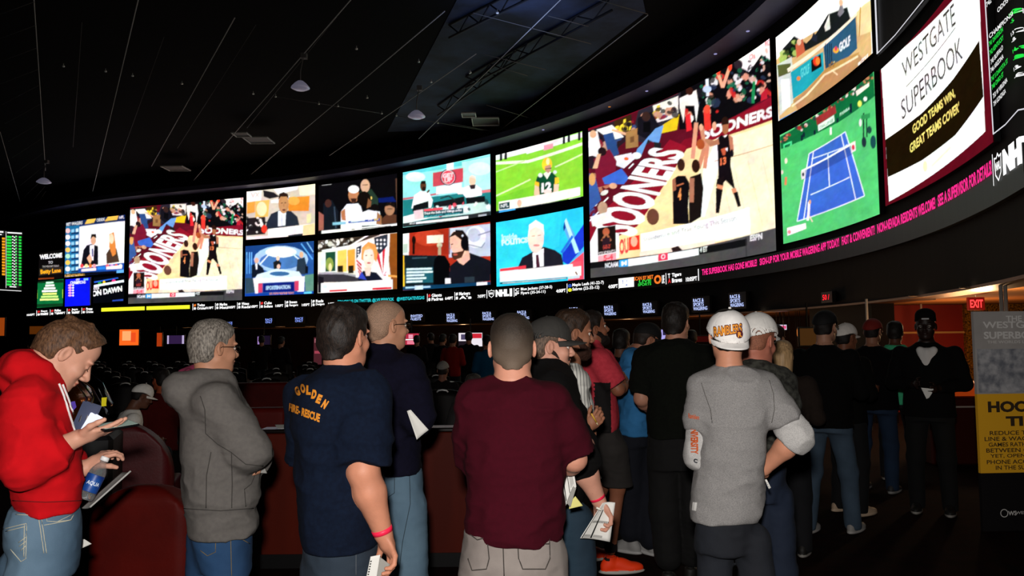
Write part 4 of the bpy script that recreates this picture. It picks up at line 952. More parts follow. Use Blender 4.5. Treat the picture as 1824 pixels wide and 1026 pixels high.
class Field:
    def __init__(s):
        s.ops, s.disp = [], []
    def _op(s, fn, lo, hi, k, mode='u', cut=None):
        s.ops.append((fn, np.asarray(lo, float), np.asarray(hi, float), k, mode, cut)); return s
    def cone(s, a, b, ra, rb, k=0.02, cut=None, mode='u'):
        a, b = np.asarray(a, float), np.asarray(b, float)
        ab = b - a; L = ab @ ab + 1e-12
        def fn(P):
            t = np.clip((P - a) @ ab / L, 0, 1)
            return np.linalg.norm(P - a - t[:, None] * ab, axis=1) - (ra + (rb - ra) * t)
        R = max(ra, rb)
        return s._op(fn, np.minimum(a, b) - R, np.maximum(a, b) + R, k, mode, cut)
    def chain(s, pts, rs, k=0.02, cut=None):
        for i in range(len(pts) - 1): s.cone(pts[i], pts[i + 1], rs[i], rs[i + 1], k, cut)
        return s
    def ell(s, c, r, R=None, k=0.02, mode='u', cut=None):
        c, r = np.asarray(c, float), np.asarray(r, float)
        R = np.eye(3) if R is None else R
        def fn(P):
            q = (P - c) @ R
            k0 = np.linalg.norm(q / r, axis=1); k1 = np.linalg.norm(q / (r * r), axis=1) + 1e-9
            return k0 * (k0 - 1) / k1
        m = r.max()
        return s._op(fn, c - m, c + m, k, mode, cut)
    def loft(s, z, cx, cy, w, d, rv, k=0.02, n=2.3, cut=None, yaw=None):
        z = np.asarray(z, float); o = np.argsort(z)
        arr = [np.asarray(a, float)[o] for a in (z, cx, cy, w, d)]
        zz = np.arange(arr[0][0], arr[0][-1] + .004, .005)
        D = [np.interp(zz, arr[0], a) for a in arr[1:]]
        kk = np.ones(7) / 7
        D = [np.convolve(np.pad(a, 3, mode='edge'), kk, 'valid') for a in D]
        sl = np.abs(np.gradient(D[2], zz)) if len(zz) > 2 else D[2] * 0
        rx, ry = rv
        z0, z1 = zz[0], zz[-1]
        def fn(P):
            zc = np.clip(P[:, 2], z0, z1)
            X, Y, W, Dp, S = [np.interp(zc, zz, a) for a in (D[0], D[1], D[2], D[3], sl)]
            px, py = P[:, 0] - X, P[:, 1] - Y
            u = np.abs(px * rx + py * ry); v = np.abs(-px * ry + py * rx)
            q = ((u / W) ** n + (v / Dp) ** n) ** (1 / n) + 1e-6
            L = np.sqrt(u * u + v * v)
            dist = np.where(L < 1e-4, -np.minimum(W, Dp), L * (1 - 1 / q)) / np.sqrt(1 + S * S)
            dist = np.maximum(dist, -np.minimum(W, Dp))
            dz = np.maximum(z0 - P[:, 2], P[:, 2] - z1)
            e = 0.012
            h = np.clip(0.5 - 0.5 * (dz - dist) / e, 0, 1)
            return dz * (1 - h) + dist * h + e * h * (1 - h)
        m = max(D[2].max(), D[3].max())
        return s._op(fn, (D[0].min() - m, D[1].min() - m, z0), (D[0].max() + m, D[1].max() + m, z1), k, 'u', cut)
    def sub(s, c, r, R=None, k=0.008):
        return s.ell(c, r, R, k, 's')
    def keep(s, pt, nrm_):
        """cut everything on the side the normal points to"""
        s.disp.append(('cut', np.asarray(pt, float), nrm(nrm_))); return s
    def noise(s, amp, sc, seed=0, ridge=False):
        s.disp.append(('noise', amp, sc, seed, ridge)); return s
    def fn(s, f):
        s.disp.append(('fn', f)); return s
    def bbox(s):
        u = [o for o in s.ops if o[4] == 'u']
        lo, hi = np.min([o[1] for o in u], 0), np.max([o[2] for o in u], 0)
        for q in s.disp:                                     # axis-aligned cuts shrink the box
            if q[0] == 'cut' and abs(q[2][2]) > .999:
                if q[2][2] > 0: hi[2] = min(hi[2], q[1][2] + .01)
                else: lo[2] = max(lo[2], q[1][2] - .01)
        return lo - .02, hi + .02
    def __call__(s, P, mg=0.05):
        d = np.full(len(P), 1.0)
        for fn, lo, hi, k, mode, cut in s.ops:
            m = np.all((P > lo - mg - k) & (P < hi + mg + k), axis=1)
            if not m.any(): continue
            Q = P[m]
            e = fn(Q)
            if cut is not None:
                for (c, n) in cut: e = np.maximum(e, (Q - c) @ n)
            a = d[m]
            if mode == 'u':
                h = np.clip(.5 + .5 * (a - e) / k, 0, 1)
                d[m] = a * (1 - h) + e * h - k * h * (1 - h)
            else:
                h = np.clip(.5 - .5 * (a + e) / k, 0, 1)
                d[m] = a * (1 - h) - e * h + k * h * (1 - h)
        near = np.abs(d) < .06
        for q in s.disp:
            if q[0] == 'noise':
                v = vnoise(P[near], q[2], q[3])
                if q[4]: v = 1 - 2 * np.abs(v) ** .7
                d[near] -= q[1] * v
            elif q[0] == 'fn':
                d = q[1](P, d)
            else:
                d = np.maximum(d, (P - q[1]) @ q[2])
        return d

_ED = [(0, 1), (2, 3), (4, 5), (6, 7), (0, 2), (1, 3), (4, 6), (5, 7), (0, 4), (1, 5), (2, 6), (3, 7)]
_CO = np.array([[i & 1, i >> 1 & 1, i >> 2 & 1] for i in range(8)])
def meshify(field, h, box=None, B=6):
    lo, hi = box if box is not None else field.bbox()
    lo, hi = np.asarray(lo, float), np.asarray(hi, float)
    nb = np.maximum(np.ceil((hi - lo) / (h * B)).astype(int), 1)
    hd = h * B * .866
    g = [lo[a] + h * B * (np.arange(nb[a]) + .5) for a in range(3)]
    C = np.stack(np.meshgrid(*g, indexing='ij'), -1).reshape(-1, 3)
    dc = field(C, mg=hd + .03)
    act = (np.abs(dc) < hd * 1.25 + .02).reshape(nb)
    n = nb * B
    grid = np.repeat(np.repeat(np.repeat(np.where(dc.reshape(nb) < 0, -1., 1.), B, 0), B, 1), B, 2)
    m = np.repeat(np.repeat(np.repeat(act, B, 0), B, 1), B, 2)
    I = np.argwhere(m)
    P = lo + I * h
    grid[m] = field(P, mg=.04)
    s = grid < 0
    c8 = np.stack([s[a:n[0] - 1 + a, b:n[1] - 1 + b, c:n[2] - 1 + c] for a, b, c in [(q[0], q[1], q[2]) for q in _CO]], 0)
    cnt = c8.sum(0)
    cells = np.argwhere((cnt > 0) & (cnt < 8))
    if not len(cells): return np.zeros((0, 3)), np.zeros((0, 4), int)
    vals = np.stack([grid[cells[:, 0] + q[0], cells[:, 1] + q[1], cells[:, 2] + q[2]] for q in _CO], 1)
    acc = np.zeros((len(cells), 3)); w = np.zeros(len(cells))
    for a, b in _ED:
        va, vb = vals[:, a], vals[:, b]
        x = (va < 0) != (vb < 0)
        t = np.clip(va / np.where(x, va - vb, 1), 0, 1)
        acc += np.where(x[:, None], _CO[a] + (_CO[b] - _CO[a]) * t[:, None], 0); w += x
    V = lo + (cells + acc / w[:, None]) * h
    idx = np.full(n, -1, np.int64)
    idx[cells[:, 0], cells[:, 1], cells[:, 2]] = np.arange(len(cells))
    Q = []
    for ax in range(3):
        b, c = (ax + 1) % 3, (ax + 2) % 3
        sl0 = [slice(None)] * 3; sl1 = [slice(None)] * 3
        sl0[ax] = slice(0, -1); sl1[ax] = slice(1, None)
        a0, a1 = s[tuple(sl0)], s[tuple(sl1)]
        E = np.argwhere(a0 != a1)
        E = E[(E[:, b] > 0) & (E[:, c] > 0)]
        flip = a0[E[:, 0], E[:, 1], E[:, 2]]
        def at_(db, dc_):
            F_ = E.copy(); F_[:, b] -= db; F_[:, c] -= dc_
            return idx[F_[:, 0], F_[:, 1], F_[:, 2]]
        q = np.stack([at_(1, 1), at_(0, 1), at_(0, 0), at_(1, 0)], 1)
        q[~flip] = q[~flip][:, ::-1]
        Q.append(q[(q >= 0).all(1)])
    return V, np.concatenate(Q)

def skin_mat(tone):
    return mat('skin_' + tone.strip('#'), tone, 0.5, noise=0.16, nscale=14, bump=0.15, bscale=300, spec=0.25, sss=0.04)

class Person:
    """positions are given as photograph (or crop) pixels on a vertical plane through the person, plus a distance behind it"""
    def __init__(s, name, label, px, d, crop=(0, 0, 1), skin='#c98e72', group=None, res=1.0, cat='person'):
        s.o = on_floor(px, d)
        s.v = nrm([s.o[0], s.o[1], 0]); s.r = np.array([s.v[1], -s.v[0], 0.0])
        s.D = s.o @ s.v
        s.crop = crop; s.res = res; s.skin = skin
        s.root = empty(name, s.o); tag(s.root, label, cat, group)
        s.B = Field(); s.fine = []; s.top = s.bot = None
    def pt(s, x, y, dv=0.0):
        ox, oy, k = s.crop
        d = ray(ox + x / k, oy + y / k)
        t = (s.D + dv) / (d @ s.v)
        return np.array([0, 0, EYE]) + d * t - s.o
    def loc(s, x, y, z):
        return s.r * x + s.v * y + np.array([0, 0, z])
    def rows(s, rows, grow=0.0, zadj=0.0):
        z, cx, cy, w, dp = [], [], [], [], []
        for R in rows:
            y, xl, xr, hd = R[:4]; dv = R[4] if len(R) > 4 else 0.0
            a, b = s.pt(xl, y, dv), s.pt(xr, y, dv)
            m = (a + b) / 2
            z.append(m[2] + zadj); cx.append(m[0]); cy.append(m[1])
            w.append(max(abs((b - a) @ s.r) / 2 + grow, .02)); dp.append(max(hd + grow, .02))
        return z, cx, cy, w, dp
    # ---- head
    def frame(s, yaw, pitch=0.0, roll=0.0):
        y, p, r = math.radians(yaw), math.radians(pitch), math.radians(roll)
        f = s.v * math.cos(y) + s.r * math.sin(y)
        x = s.r * math.cos(y) - s.v * math.sin(y)
        u = np.array([0, 0, 1.0])
        f2 = f * math.cos(p) - u * math.sin(p); u2 = u * math.cos(p) + f * math.sin(p)
        x3 = x * math.cos(r) + u2 * math.sin(r); u3 = u2 * math.cos(r) - x * math.sin(r)
        return np.stack([x3, f2, u3], 1)
    def head(s, c, yaw, pitch=0.0, roll=0.0, sc=1.0, neck=None, nr=0.056, face=True, jaw=1.0):
        s.hc = np.asarray(c, float); s.hM = s.frame(yaw, pitch, roll); s.hs = sc
        H = lambda x, y, z: s.hc + s.hM @ (np.array([x, y, z]) * sc)
        s.H = H
        B, M = s.B, s.hM
        E = lambda c, r, k=.015, mode='u': B.ell(H(*c), np.array(r) * sc, M, k * sc, mode)
        nb = np.asarray(neck, float) if neck is not None else s.hc + np.array([0, 0, -.2])
        E((0, -.014, .03), (.076, .098, .088)); E((0, .03, -.025), (.063, .066, .092), .03); E((0, .012, .05), (.068, .085, .064), .02)
        E((0, .04, -.083), (.05 * jaw, .05, .036), .03); E((0, .078, -.102), (.022, .018, .016), .025)
        B.cone(H(.05 * jaw, .0, -.055), H(.028, .06, -.098), .018 * sc, .016 * sc, .02); B.cone(H(-.05 * jaw, .0, -.055), H(-.028, .06, -.098), .018 * sc, .016 * sc, .02)
        B.cone(H(0, -.03, -.05), nb, nr * sc, nr * sc * 1.12, .03)
        if face:
            for q in (-1, 1):
                E((q * .033, .084, .018), (.026, .013, .008), .012); E((q * .042, .066, -.034), (.022, .022, .022), .02)
                E((q * .032, .1, -.004), (.017, .014, .012), .01, 's')
                E((q * .032, .0845, -.003), (.0145, .009, .0085), .003)
                E((q * .012, .104, -.042), (.009, .011, .008), .006)
            B.cone(H(0, .09, .01), H(0, .116, -.034), .0085 * sc, .0125 * sc, .01)
            E((0, .097, -.062), (.022, .0095, .006), .006); E((0, .094, -.074), (.019, .0095, .007), .006)
            B.cone(H(-.02, .108, -.0675), H(.02, .108, -.0675), .0022 * sc, .0022 * sc, .003, mode='s')
        for q in (-1, 1):
            A = M @ np.array(Matrix.Rotation(math.radians(18 * q), 3, 'Z')) 
            B.ell(H(q * .081, -.008, -.008), np.array((.0085, .019, .032)) * sc, A, .006)
            B.ell(H(q * .088, -.003, -.004), np.array((.006, .01, .018)) * sc, A, .005, 's')
        s.fine.append((s.hc + np.array([0, 0, 0.0]), .165 * sc, .0045))
        s.neck = nb
        return s
    def eyes(s, closed=False):
        if closed:
            for q in (-1, 1):
                mb = MB(); mb.tube([s.H(q * .018, .094, -.008), s.H(q * .032, .0965, -.0115), s.H(q * .046, .089, -.008)], [.0008, .0016, .0008], 6); mb.build('eyelashes', mat('lash_dark', '#2a1a12', .6), s.root, True)
            return
        we = mat('eye_white', '#d8d0c8', .25); ir = mat('eye_iris', '#2a1c14', .2)
        for q in (-1, 1):
            mb = MB()
            c = s.hM @ (np.array([q * .032, .0765, -.003]) * s.hs) + s.hc
            mb.lathe([(0.0001, -.0165), (.009, -.0135), (.0155, -.005), (.0165, 0), (.0155, .006), (.009, .0137), (.0001, .0166)], c, 14, s.hM[:, 1])
            mb.cur = 1; mb.lathe([(.0001, .0163), (.0065, .0158), (.0055, .0167), (.0001, .0174)], c, 12, s.hM[:, 1])
            mb.build('eye', [we, ir], s.root, True)
    # ---- arms; S, E, W are points; end = where the sleeve stops (1 elbow, 2 wrist)
    def arm(s, S, E, W, r=(.052, .043, .029)):
        s.B.cone(S, E, r[0], r[1], .03); 
        m = E + (W - E) * .35
        s.B.chain([E, m, W], [r[1], r[1] * 1.02, r[2]], .02)
        return (S, E, W)
    def sleeve(s, field, A, t0, t1, r, k=.03, taper=None):
        S, E, W = A
        P = lambda t: S + (E - S) * t if t <= 1 else E + (W - E) * (t - 1)
        R = lambda t: float(np.interp(t, [0, 1, 2], r))
        ts = sorted({t0, t1} | {t for t in (.5, 1, 1.5) if t0 < t < t1})
        for a, b in zip(ts[:-1], ts[1:]):
            cut = []
            if b == t1 and t1 < 2.3: cut.append((P(b), nrm(P(b) - P(a))))
            if a == t0 and t0 > 0: cut.append((P(a), nrm(P(a) - P(b))))
            ext = nrm(P(b) - P(a)) * (.02 if b == t1 else 0)
            exs = nrm(P(b) - P(a)) * (.02 if (a == t0 and t0 > 0) else 0)
            field.cone(P(a) - exs, P(b) + ext, R(a), R(b), k, cut or None)
    def hand(s, W, K, N, side=1, curl=.35, spread=.06, sc=1.0, thumb=(.5, .5), curls=None, fine=True):
        """W wrist, K a point towards the knuckles, N palm normal, side=1 right hand"""
        D = nrm(K - W); N = nrm(N - (N @ D) * D); L = nrm(np.cross(D, N)) * side
        F = s.B
        R = np.stack([L, D, N], 1)
        pc = W + D * .05 * sc
        F.ell(pc, np.array((.042, .052, .017)) * sc, R, .012)
        F.ell(W + D * .04 * sc + L * .02 * sc + N * .008 * sc, np.array((.018, .034, .015)) * sc, R, .01)
        F.cone(W, W + D * .04 * sc, .026 * sc, .026 * sc, .015)
        tips = []
        for i, (off, ln) in enumerate(((.03, .074), (.0095, .082), (-.0115, .076), (-.031, .06))):
            a = (curls[i] if curls else curl * (1 + .12 * i))
            sp = (1.2 - i) * spread
            d = nrm(D + L * sp); p = W + (D * (.09 - .004 * abs(i - 1)) + L * off) * sc
            n = nrm(N - (N @ d) * d)
            pts = [p - D * .012 * sc, p]; ang = 0
            for j, fr in enumerate((.45, .31, .24)):
                ang += a * (.8 if j == 0 else 1.1)
                p = p + (d * math.cos(ang) + n * math.sin(ang)) * ln * fr * sc
                pts.append(p)
            F.chain(pts, [.0098 * sc, .0094 * sc, .0086 * sc, .0078 * sc, .007 * sc], .0035)
            tips.append(p)
        tb = W + (D * .028 + L * .03 + N * .006) * sc
        t1 = tb + nrm(L * thumb[0] * 1.4 + D * .9 + N * .25) * .038 * sc
        t2 = t1 + nrm(L * thumb[0] * .6 + D * 1.0 + N * thumb[1]) * .03 * sc
        t3 = t2 + nrm(L * thumb[0] * .1 + D * .9 + N * thumb[1] * 1.6) * .024 * sc
        F.chain([tb, t1, t2, t3], [.014 * sc, .0115 * sc, .0098 * sc, .008 * sc], .006)
        if fine: s.fine.append((W + D * .09 * sc, .135 * sc, .0034 * max(s.res, 1)))
        s.tips = tips
        return R
    def legs(s, hips, knees, ankles, r=(.085, .06, .042), field=None):
        for H_, K_, A_ in zip(hips, knees, ankles):
            (field or s.B).chain([H_, K_, A_], r, .03)
    # ---- finish
    def build_body(s, extra=None, lips=True, h=.011):
        h = h * s.res
        V, Q = meshify(s.B, h)
        keep = np.ones(len(Q), bool)
        cen = V[Q].mean(1)
        for c, R, _ in s.fine: keep &= np.linalg.norm(cen - c, axis=1) > R - .002
        Vs, Qs = [V], [Q[keep]]; n = len(V)
        done = []
        for c, R, hf in s.fine:
            v, q = meshify(s.B, hf * s.res, (c - R - .01, c + R + .01))
            if not len(q): continue
            ce = v[q].mean(1)
            k = np.linalg.norm(ce - c, axis=1) < R + .003
            for c2, R2 in done: k &= np.linalg.norm(ce - c2, axis=1) > R2 - .002
            done.append((c, R))
            Vs.append(v); Qs.append(q[k] + n); n += len(v)
        V, Q = np.concatenate(Vs), np.concatenate(Qs)
        used = np.zeros(len(V), bool); used[Q.ravel()] = True
        re = np.cumsum(used) - 1
        V, Q = V[used], re[Q]
        mats = [skin_mat(s.skin)]
        midx = np.zeros(len(Q), int)
        if lips and hasattr(s, 'hM'):
            lp = lin(s.skin)
            mats.append(mat('lips_' + s.skin.strip('#'), tuple(int(c) for c in np.array([int(s.skin[i:i + 2], 16) for i in (1, 3, 5)]) * np.array([.88, .66, .66])), .45))
            q = (V[Q].mean(1) - s.hc) @ s.hM / s.hs
            midx[(np.abs(q[:, 0]) < .021 - np.abs(q[:, 2] + .068) * .9) & (q[:, 1] > .088) & (np.abs(q[:, 2] + .068) < .012)] = 1
        return mesh_obj('body', V, Q, mats, s.root, True, midx=midx)
    def cloth(s, name, field, m, h=.008, midx=None):
        V, Q = meshify(field, h * s.res)
        mi = None
        if midx is not None: mi = midx(V[Q].mean(1))
        return mesh_obj(name, V, Q, m, s.root, True, midx=mi)
    # ---- hair and headgear
    def hair(s, color, t=.012, top=.02, front=(.078, .068), temple=(.022, -.01), nape=-.055, amp=.005, freq=70, color2=None, rough=.6, buzz=False, widow=0.0, name='hair', fade=None):
        Fd = Field(); H, M, sc = s.H, s.hM, s.hs
        Fd.ell(H(0, -.014, .03), (np.array((.076, .098, .088)) + t) * sc, M, .01)
        Fd.ell(H(0, .0, .058 + top * .4), (np.array((.068, .088, .06)) + top * .6) * sc, M, .02)
        Fd.cone(H(0, -.055, -.01), H(0, -.062, nape), (.052 + t * .5) * sc, (.046 + t * .3) * sc, .03)
        Fd.cone(H(-.03, -.05, -.03), H(.03, -.05, -.03), (.045 + t * .5) * sc, (.045 + t * .5) * sc, .02)
        n2 = np.array([0, front[1] - temple[1], -(front[0] - temple[0])]); n2 = n2 / np.linalg.norm(n2)
        def fn(P, d):
            q = (P - s.hc) @ M / sc
            edge = vnoise(q, 55, 5) * .004
            fr = (q - np.array([0, front[0], front[1]])) @ n2 + edge - widow * np.abs(q[:, 0])
            fr = np.where(q[:, 2] > front[1] + .012, np.minimum(fr, q[:, 1] - front[0] - .03), fr)
            ear = .030 - np.linalg.norm((q - np.array([0, .0, -.016])) * np.array([0, 1.0, .78]), axis=1)
            ear = np.where(np.abs(q[:, 0]) > .05, ear, -1)
            sdb = q[:, 1] - .0
            na = (nape - q[:, 2]) + edge + np.maximum(q[:, 1] + .02, 0) * 1.5
            d = d + np.clip(-.012 - q[:, 2] - .3 * np.maximum(q[:, 1], -.02), 0, .05) * (.17 if buzz else .12) * sc
            return np.maximum(np.maximum(d, fr * sc), np.maximum(ear, na) * sc)
        if amp:
            A = M.copy()
            def strands(P, d):
                q = (P - s.hc) @ M / sc
                u = np.stack([np.arctan2(q[:, 0], q[:, 1] + .3) * .3, q[:, 1] * .3 - q[:, 2] * .18, q[:, 0] * .9], 1)
                return d - amp * (vnoise(q * np.array([1, .35, .45]), freq * 1.6, 3) * .6 + vnoise(q, freq * .4, 8)) * np.clip(.4 + q[:, 2] * 9, .3, 1.3)
            Fd.fn(strands)
        Fd.fn(fn)
        m = mat('hair_' + color.strip('#') + ('b' if buzz else ''), color, rough, noise=.6, nscale=(420 if buzz else 160), bump=.5, bscale=(500 if buzz else 260), spec=.3, color2=color2, stretch=(1, 1, .35) if not buzz else (1, 1, 1))
        if fade:                                            # clipped sides let the scalp show through
            nt = m.node_tree; b = nt.nodes['Principled BSDF']; old = b.inputs['Base Color'].links[0].from_socket
            tc = nt.nodes.new('ShaderNodeTexCoord'); sp = nt.nodes.new('ShaderNodeSeparateXYZ'); mr = nt.nodes.new('ShaderNodeMapRange'); mx = nt.nodes.new('ShaderNodeMix'); mx.data_type = 'RGBA'
            nt.links.new(tc.outputs['Object'], sp.inputs[0]); nt.links.new(sp.outputs[2], mr.inputs['Value'])
            mr.inputs['From Min'].default_value = s.hc[2] - .06; mr.inputs['From Max'].default_value = s.hc[2] + .07; mr.inputs['To Min'].default_value = .9; mr.inputs['To Max'].default_value = 0
            mx.inputs['B'].default_value = (*lin(fade[1]), 1); nt.links.new(old, mx.inputs['A']); nt.links.new(mr.outputs[0], mx.inputs['Factor']); nt.links.new(mx.outputs['Result'], b.inputs['Base Color'])
        return s.cloth(name, Fd, m, .0042)
    def beard(s, color, t=.008, low=0.0, amp=.003):
        Fd = Field(); H, M, sc = s.H, s.hM, s.hs
        Fd.ell(H(0, .04, -.083 - low), (np.array((.05, .05, .036)) + t) * sc, M, .01); Fd.ell(H(0, .078, -.1 - low), (np.array((.024, .02, .022)) + t) * sc, M, .02)
        for q in (-1, 1): Fd.cone(H(q * .054, .006, -.03), H(q * .036, .055, -.085), (.018 + t * .6) * sc, (.02 + t * .6) * sc, .012)
        Fd.cone(H(-.022, .092, -.06), H(.022, .092, -.06), .008 * sc, .008 * sc, .01)
        Fd.noise(amp, 110, 2)
        def fn(P, d):
            q = (P - s.hc) @ M / sc
            lip = .0075 - np.linalg.norm((q - np.array([0, .1, -.068])) * np.array([.38, .3, 1]), axis=1)
            up = q[:, 2] + .03 - np.clip(.03 - q[:, 1], 0, .05) * .6 + np.clip(q[:, 1] - .05, 0, 1) * .55
            return np.maximum(d, np.maximum(lip, np.maximum(up, -.005 - q[:, 1])) * sc)
        Fd.fn(fn)
        return s.cloth('beard', Fd, mat('beard_' + color.strip('#'), color, .8, noise=.5, nscale=300, bump=.5, bscale=400), .0042)
    def brows(s, color):
        mb = MB()
        for q in (-1, 1):
            pts = [s.H(q * x, y, z) for x, y, z in ((.014, .0975, .018), (.027, .0965, .0235), (.04, .089, .0225), (.05, .078, .017))]
            mb.tube(pts, [.0022, .0034, .003, .0015], 6)
        mb.build('eyebrows', mat('hair_' + color.strip('#') + 'e', color, .8), s.root, True)
    def glasses(s, color='#14100e', lens=True):
        mb = MB(); H = s.H
        for q in (-1, 1):
            ring = [H(q * (.033 + .025 * math.cos(w)), .108 - abs(.033 + .025 * math.cos(w)) * .12, -.004 + .017 * math.sin(w)) for w in np.linspace(0, 2 * math.pi, 18, endpoint=False)]
            mb.tube(ring, .0016, 6, True)
            mb.tube([H(q * .058, .1, .002), H(q * .074, .07, .003), H(q * .083, .0, .002), H(q * .082, -.018, -.012)], .0019, 6)
        mb.tube([H(-.009, .108, 0), H(0, .111, .003), H(.009, .108, 0)], .0015, 6)
        mb.build('glasses', mat('glasses_frame', color, .3, .3), s.root, True)
    def cap(s, color, back=False, tilt=0.0, brim=True, color2=None, name='cap', bl=.068, extra=.0, yaw=0.0, drop=0.0):
        """baseball cap; the brim points forward, or backward with back=True"""
        H, sc = s.H, s.hs
        A = np.array(Matrix.Rotation(math.radians(yaw) + (math.pi if back else 0), 3, 'Z'))
        T = np.array(Matrix.Rotation(math.radians(tilt), 3, 'X'))
        MM = s.hM @ A @ T
        c = H(0, -.008, .03 - drop)
        K = lambda x, y, z: c + MM @ (np.array([x, y, z]) * sc)
        Fd = Field()
        R = np.array((.087 + extra, .107 + extra, .1 + extra))
        Fd.ell(c, R * sc, MM, .01); Fd.ell(K(0, .025, .02), np.array((.075 + extra, .078 + extra, .082 + extra)) * sc, MM, .02)
        def fn(P, d):
            q = (P - c) @ MM / sc
            a = np.arctan2(q[:, 0], q[:, 1])
            seam = np.abs(((a / (math.pi / 3)) % 1) - .5) * 2
            d = d + np.where(seam > .96, .0012, 0) * (q[:, 2] > .0)
            low = (-.002 - .012 * np.cos(a * 2)) - q[:, 2]
            inner = -(np.sqrt(((q / (R - .004)) ** 2).sum(1)) - 1) * .09
            return np.maximum(np.maximum(d, low * sc), np.where(q[:, 2] < (.03 if s.res <= 1 else -9), inner * sc, -1))
        Fd.fn(fn)
        m = mat('cap_' + color.strip('#'), color, .8, bump=.25, bscale=500, noise=.12, nscale=30)
        o = s.cloth(name, Fd, m, .0045)
        if brim:
            n, mm = 17, 6
            v, f = [], []
            for lay in (0, 1):
                for i in range(n):
                    a = math.radians(-72 + 144 * i / (n - 1))
                    r0x, r0y = .083 + extra, .104 + extra
                    x0, y0 = r0x * math.sin(a), r0y * math.cos(a)
                    prof = max(math.cos(a * 1.24), 0) ** .5
                    for j in range(mm):
                        u = j / (mm - 1)
                        x = x0 * (1 - .06 * u); y = y0 + bl * prof * u
                        z = -.004 - .3 * u * bl * .5 - 2.6 * x * x * (0.3 + .7 * u) - lay * .0035
                        v.append(K(x, y, z))
            N0 = n * mm
            for i in range(n - 1):
                for j in range(mm - 1):
                    q = (i * mm + j, i * mm + j + 1, (i + 1) * mm + j + 1, (i + 1) * mm + j)
                    f.append(q[::-1]); f.append(tuple(k + N0 for k in q))
                f.append((i * mm + mm - 1, N0 + i * mm + mm - 1, N0 + (i + 1) * mm + mm - 1, (i + 1) * mm + mm - 1)[::-1])
                f.append((i * mm, N0 + i * mm, N0 + (i + 1) * mm, (i + 1) * mm))
            mesh_obj('brim', v, f, mat('cap_' + (color2 or color).strip('#'), color2 or color, .8, bump=.25, bscale=500, noise=.12, nscale=30), o, True)
            mb = MB(); mb.lathe([(.0001, .1 + extra), (.007, .1 + extra), (.006, .105 + extra), (.0001, .107 + extra)], c, 10, MM[:, 2]); mb.build('button', m, o, True)
        s.capK = K; s.capM = MM
        return o
    # ---- shoes
    def shoe(s, ankle, yaw, color, sole='#b8b4b0', sc=1.0, name='shoe', lace=None):
        y = math.radians(yaw)
        f = s.v * math.cos(y) + s.r * math.sin(y); x = np.array([f[1], -f[0], 0])
        b = np.array([ankle[0], ankle[1], 0.0])
        R = np.stack([x, f, np.array([0, 0, 1.0])], 1)
        P = lambda a, c, z: b + x * a * sc + f * c * sc + np.array([0, 0, z * sc])
        Fd = Field()
        Fd.ell(P(0, -.035, .045), np.array((.036, .046, .05)) * sc, R, .02); Fd.ell(P(0, .12, .035), np.array((.046, .085, .036)) * sc, R, .03); Fd.ell(P(0, .04, .055), np.array((.038, .075, .045)) * sc, R, .03)
        Fd.cone(P(0, -.02, .07), P(0, -.015, .11), .037 * sc, .04 * sc, .02)
        Fd.ell(P(0, .06, .014), np.array((.05, .155, .02)) * sc, R, .01)
        Fd.sub(P(0, -.012, .13), np.array((.03, .034, .04)) * sc, R)
        Fd.keep(P(0, 0, .0), (0, 0, -1)); Fd.keep(P(0, 0, .112), (0, 0, 1))
        mm = [mat('shoe_' + color.strip('#'), color, .6, bump=.2, bscale=300), mat('sole_' + sole.strip('#'), sole, .6)]
        o = s.cloth(name, Fd, mm, .0065, midx=lambda c: (c[:, 2] < .028).astype(int))
        if lace:
            mb = MB()
            for i in range(4):
                c = .03 + i * .022; z = .1 - i * .011
                mb.tube([P(-.022, c, z - .006), P(0, c + .006, z + .004), P(.022, c, z - .006)], .0028 * sc, 6)
            mb.build('laces', mat('lace_' + lace.strip('#'), lace, .8), o, True)
        return o

def bvh_of(o):
    me = o.data
    n = len(me.vertices); co = np.empty(n * 3, np.float32); me.vertices.foreach_get('co', co)
    return BVHTree.FromPolygons(co.reshape(-1, 3).tolist(), [p.vertices[:] for p in me.polygons])

def stick(person, target, P2, off=.002, bv=None):
    """drop photograph points along their sight lines onto a garment's surface"""
    bv = bv or bvh_of(target)
    ox, oy, k = person.crop
    out = []
    org = Vector(np.array([0, 0, EYE]) - person.o)
    for x, y in P2:
        d = Vector(nrm(ray(ox + x / k, oy + y / k)))
        hit = bv.ray_cast(org, d)
        out.append(np.array(hit[0] + hit[1] * off) if hit[0] is not None else None)
    return out

def seam(person, target, lines, r, m, name='seam', bv=None, off=.001):
    bv = bv or bvh_of(target)
    mb = MB()
    for L in lines:
        P = []
        for a, b in zip(L[:-1], L[1:]):
            n = max(2, int(math.hypot(b[0] - a[0], b[1] - a[1]) / (6 * person.crop[2])))
            P += [(a[0] + (b[0] - a[0]) * i / n, a[1] + (b[1] - a[1]) * i / n) for i in range(n)]
        P.append(L[-1])
        q = [p for p in stick(person, target, P, off, bv) if p is not None]
        if len(q) > 1: mb.tube(q, r, 5)
    return mb.build(name, m, target, True) if mb.v else None

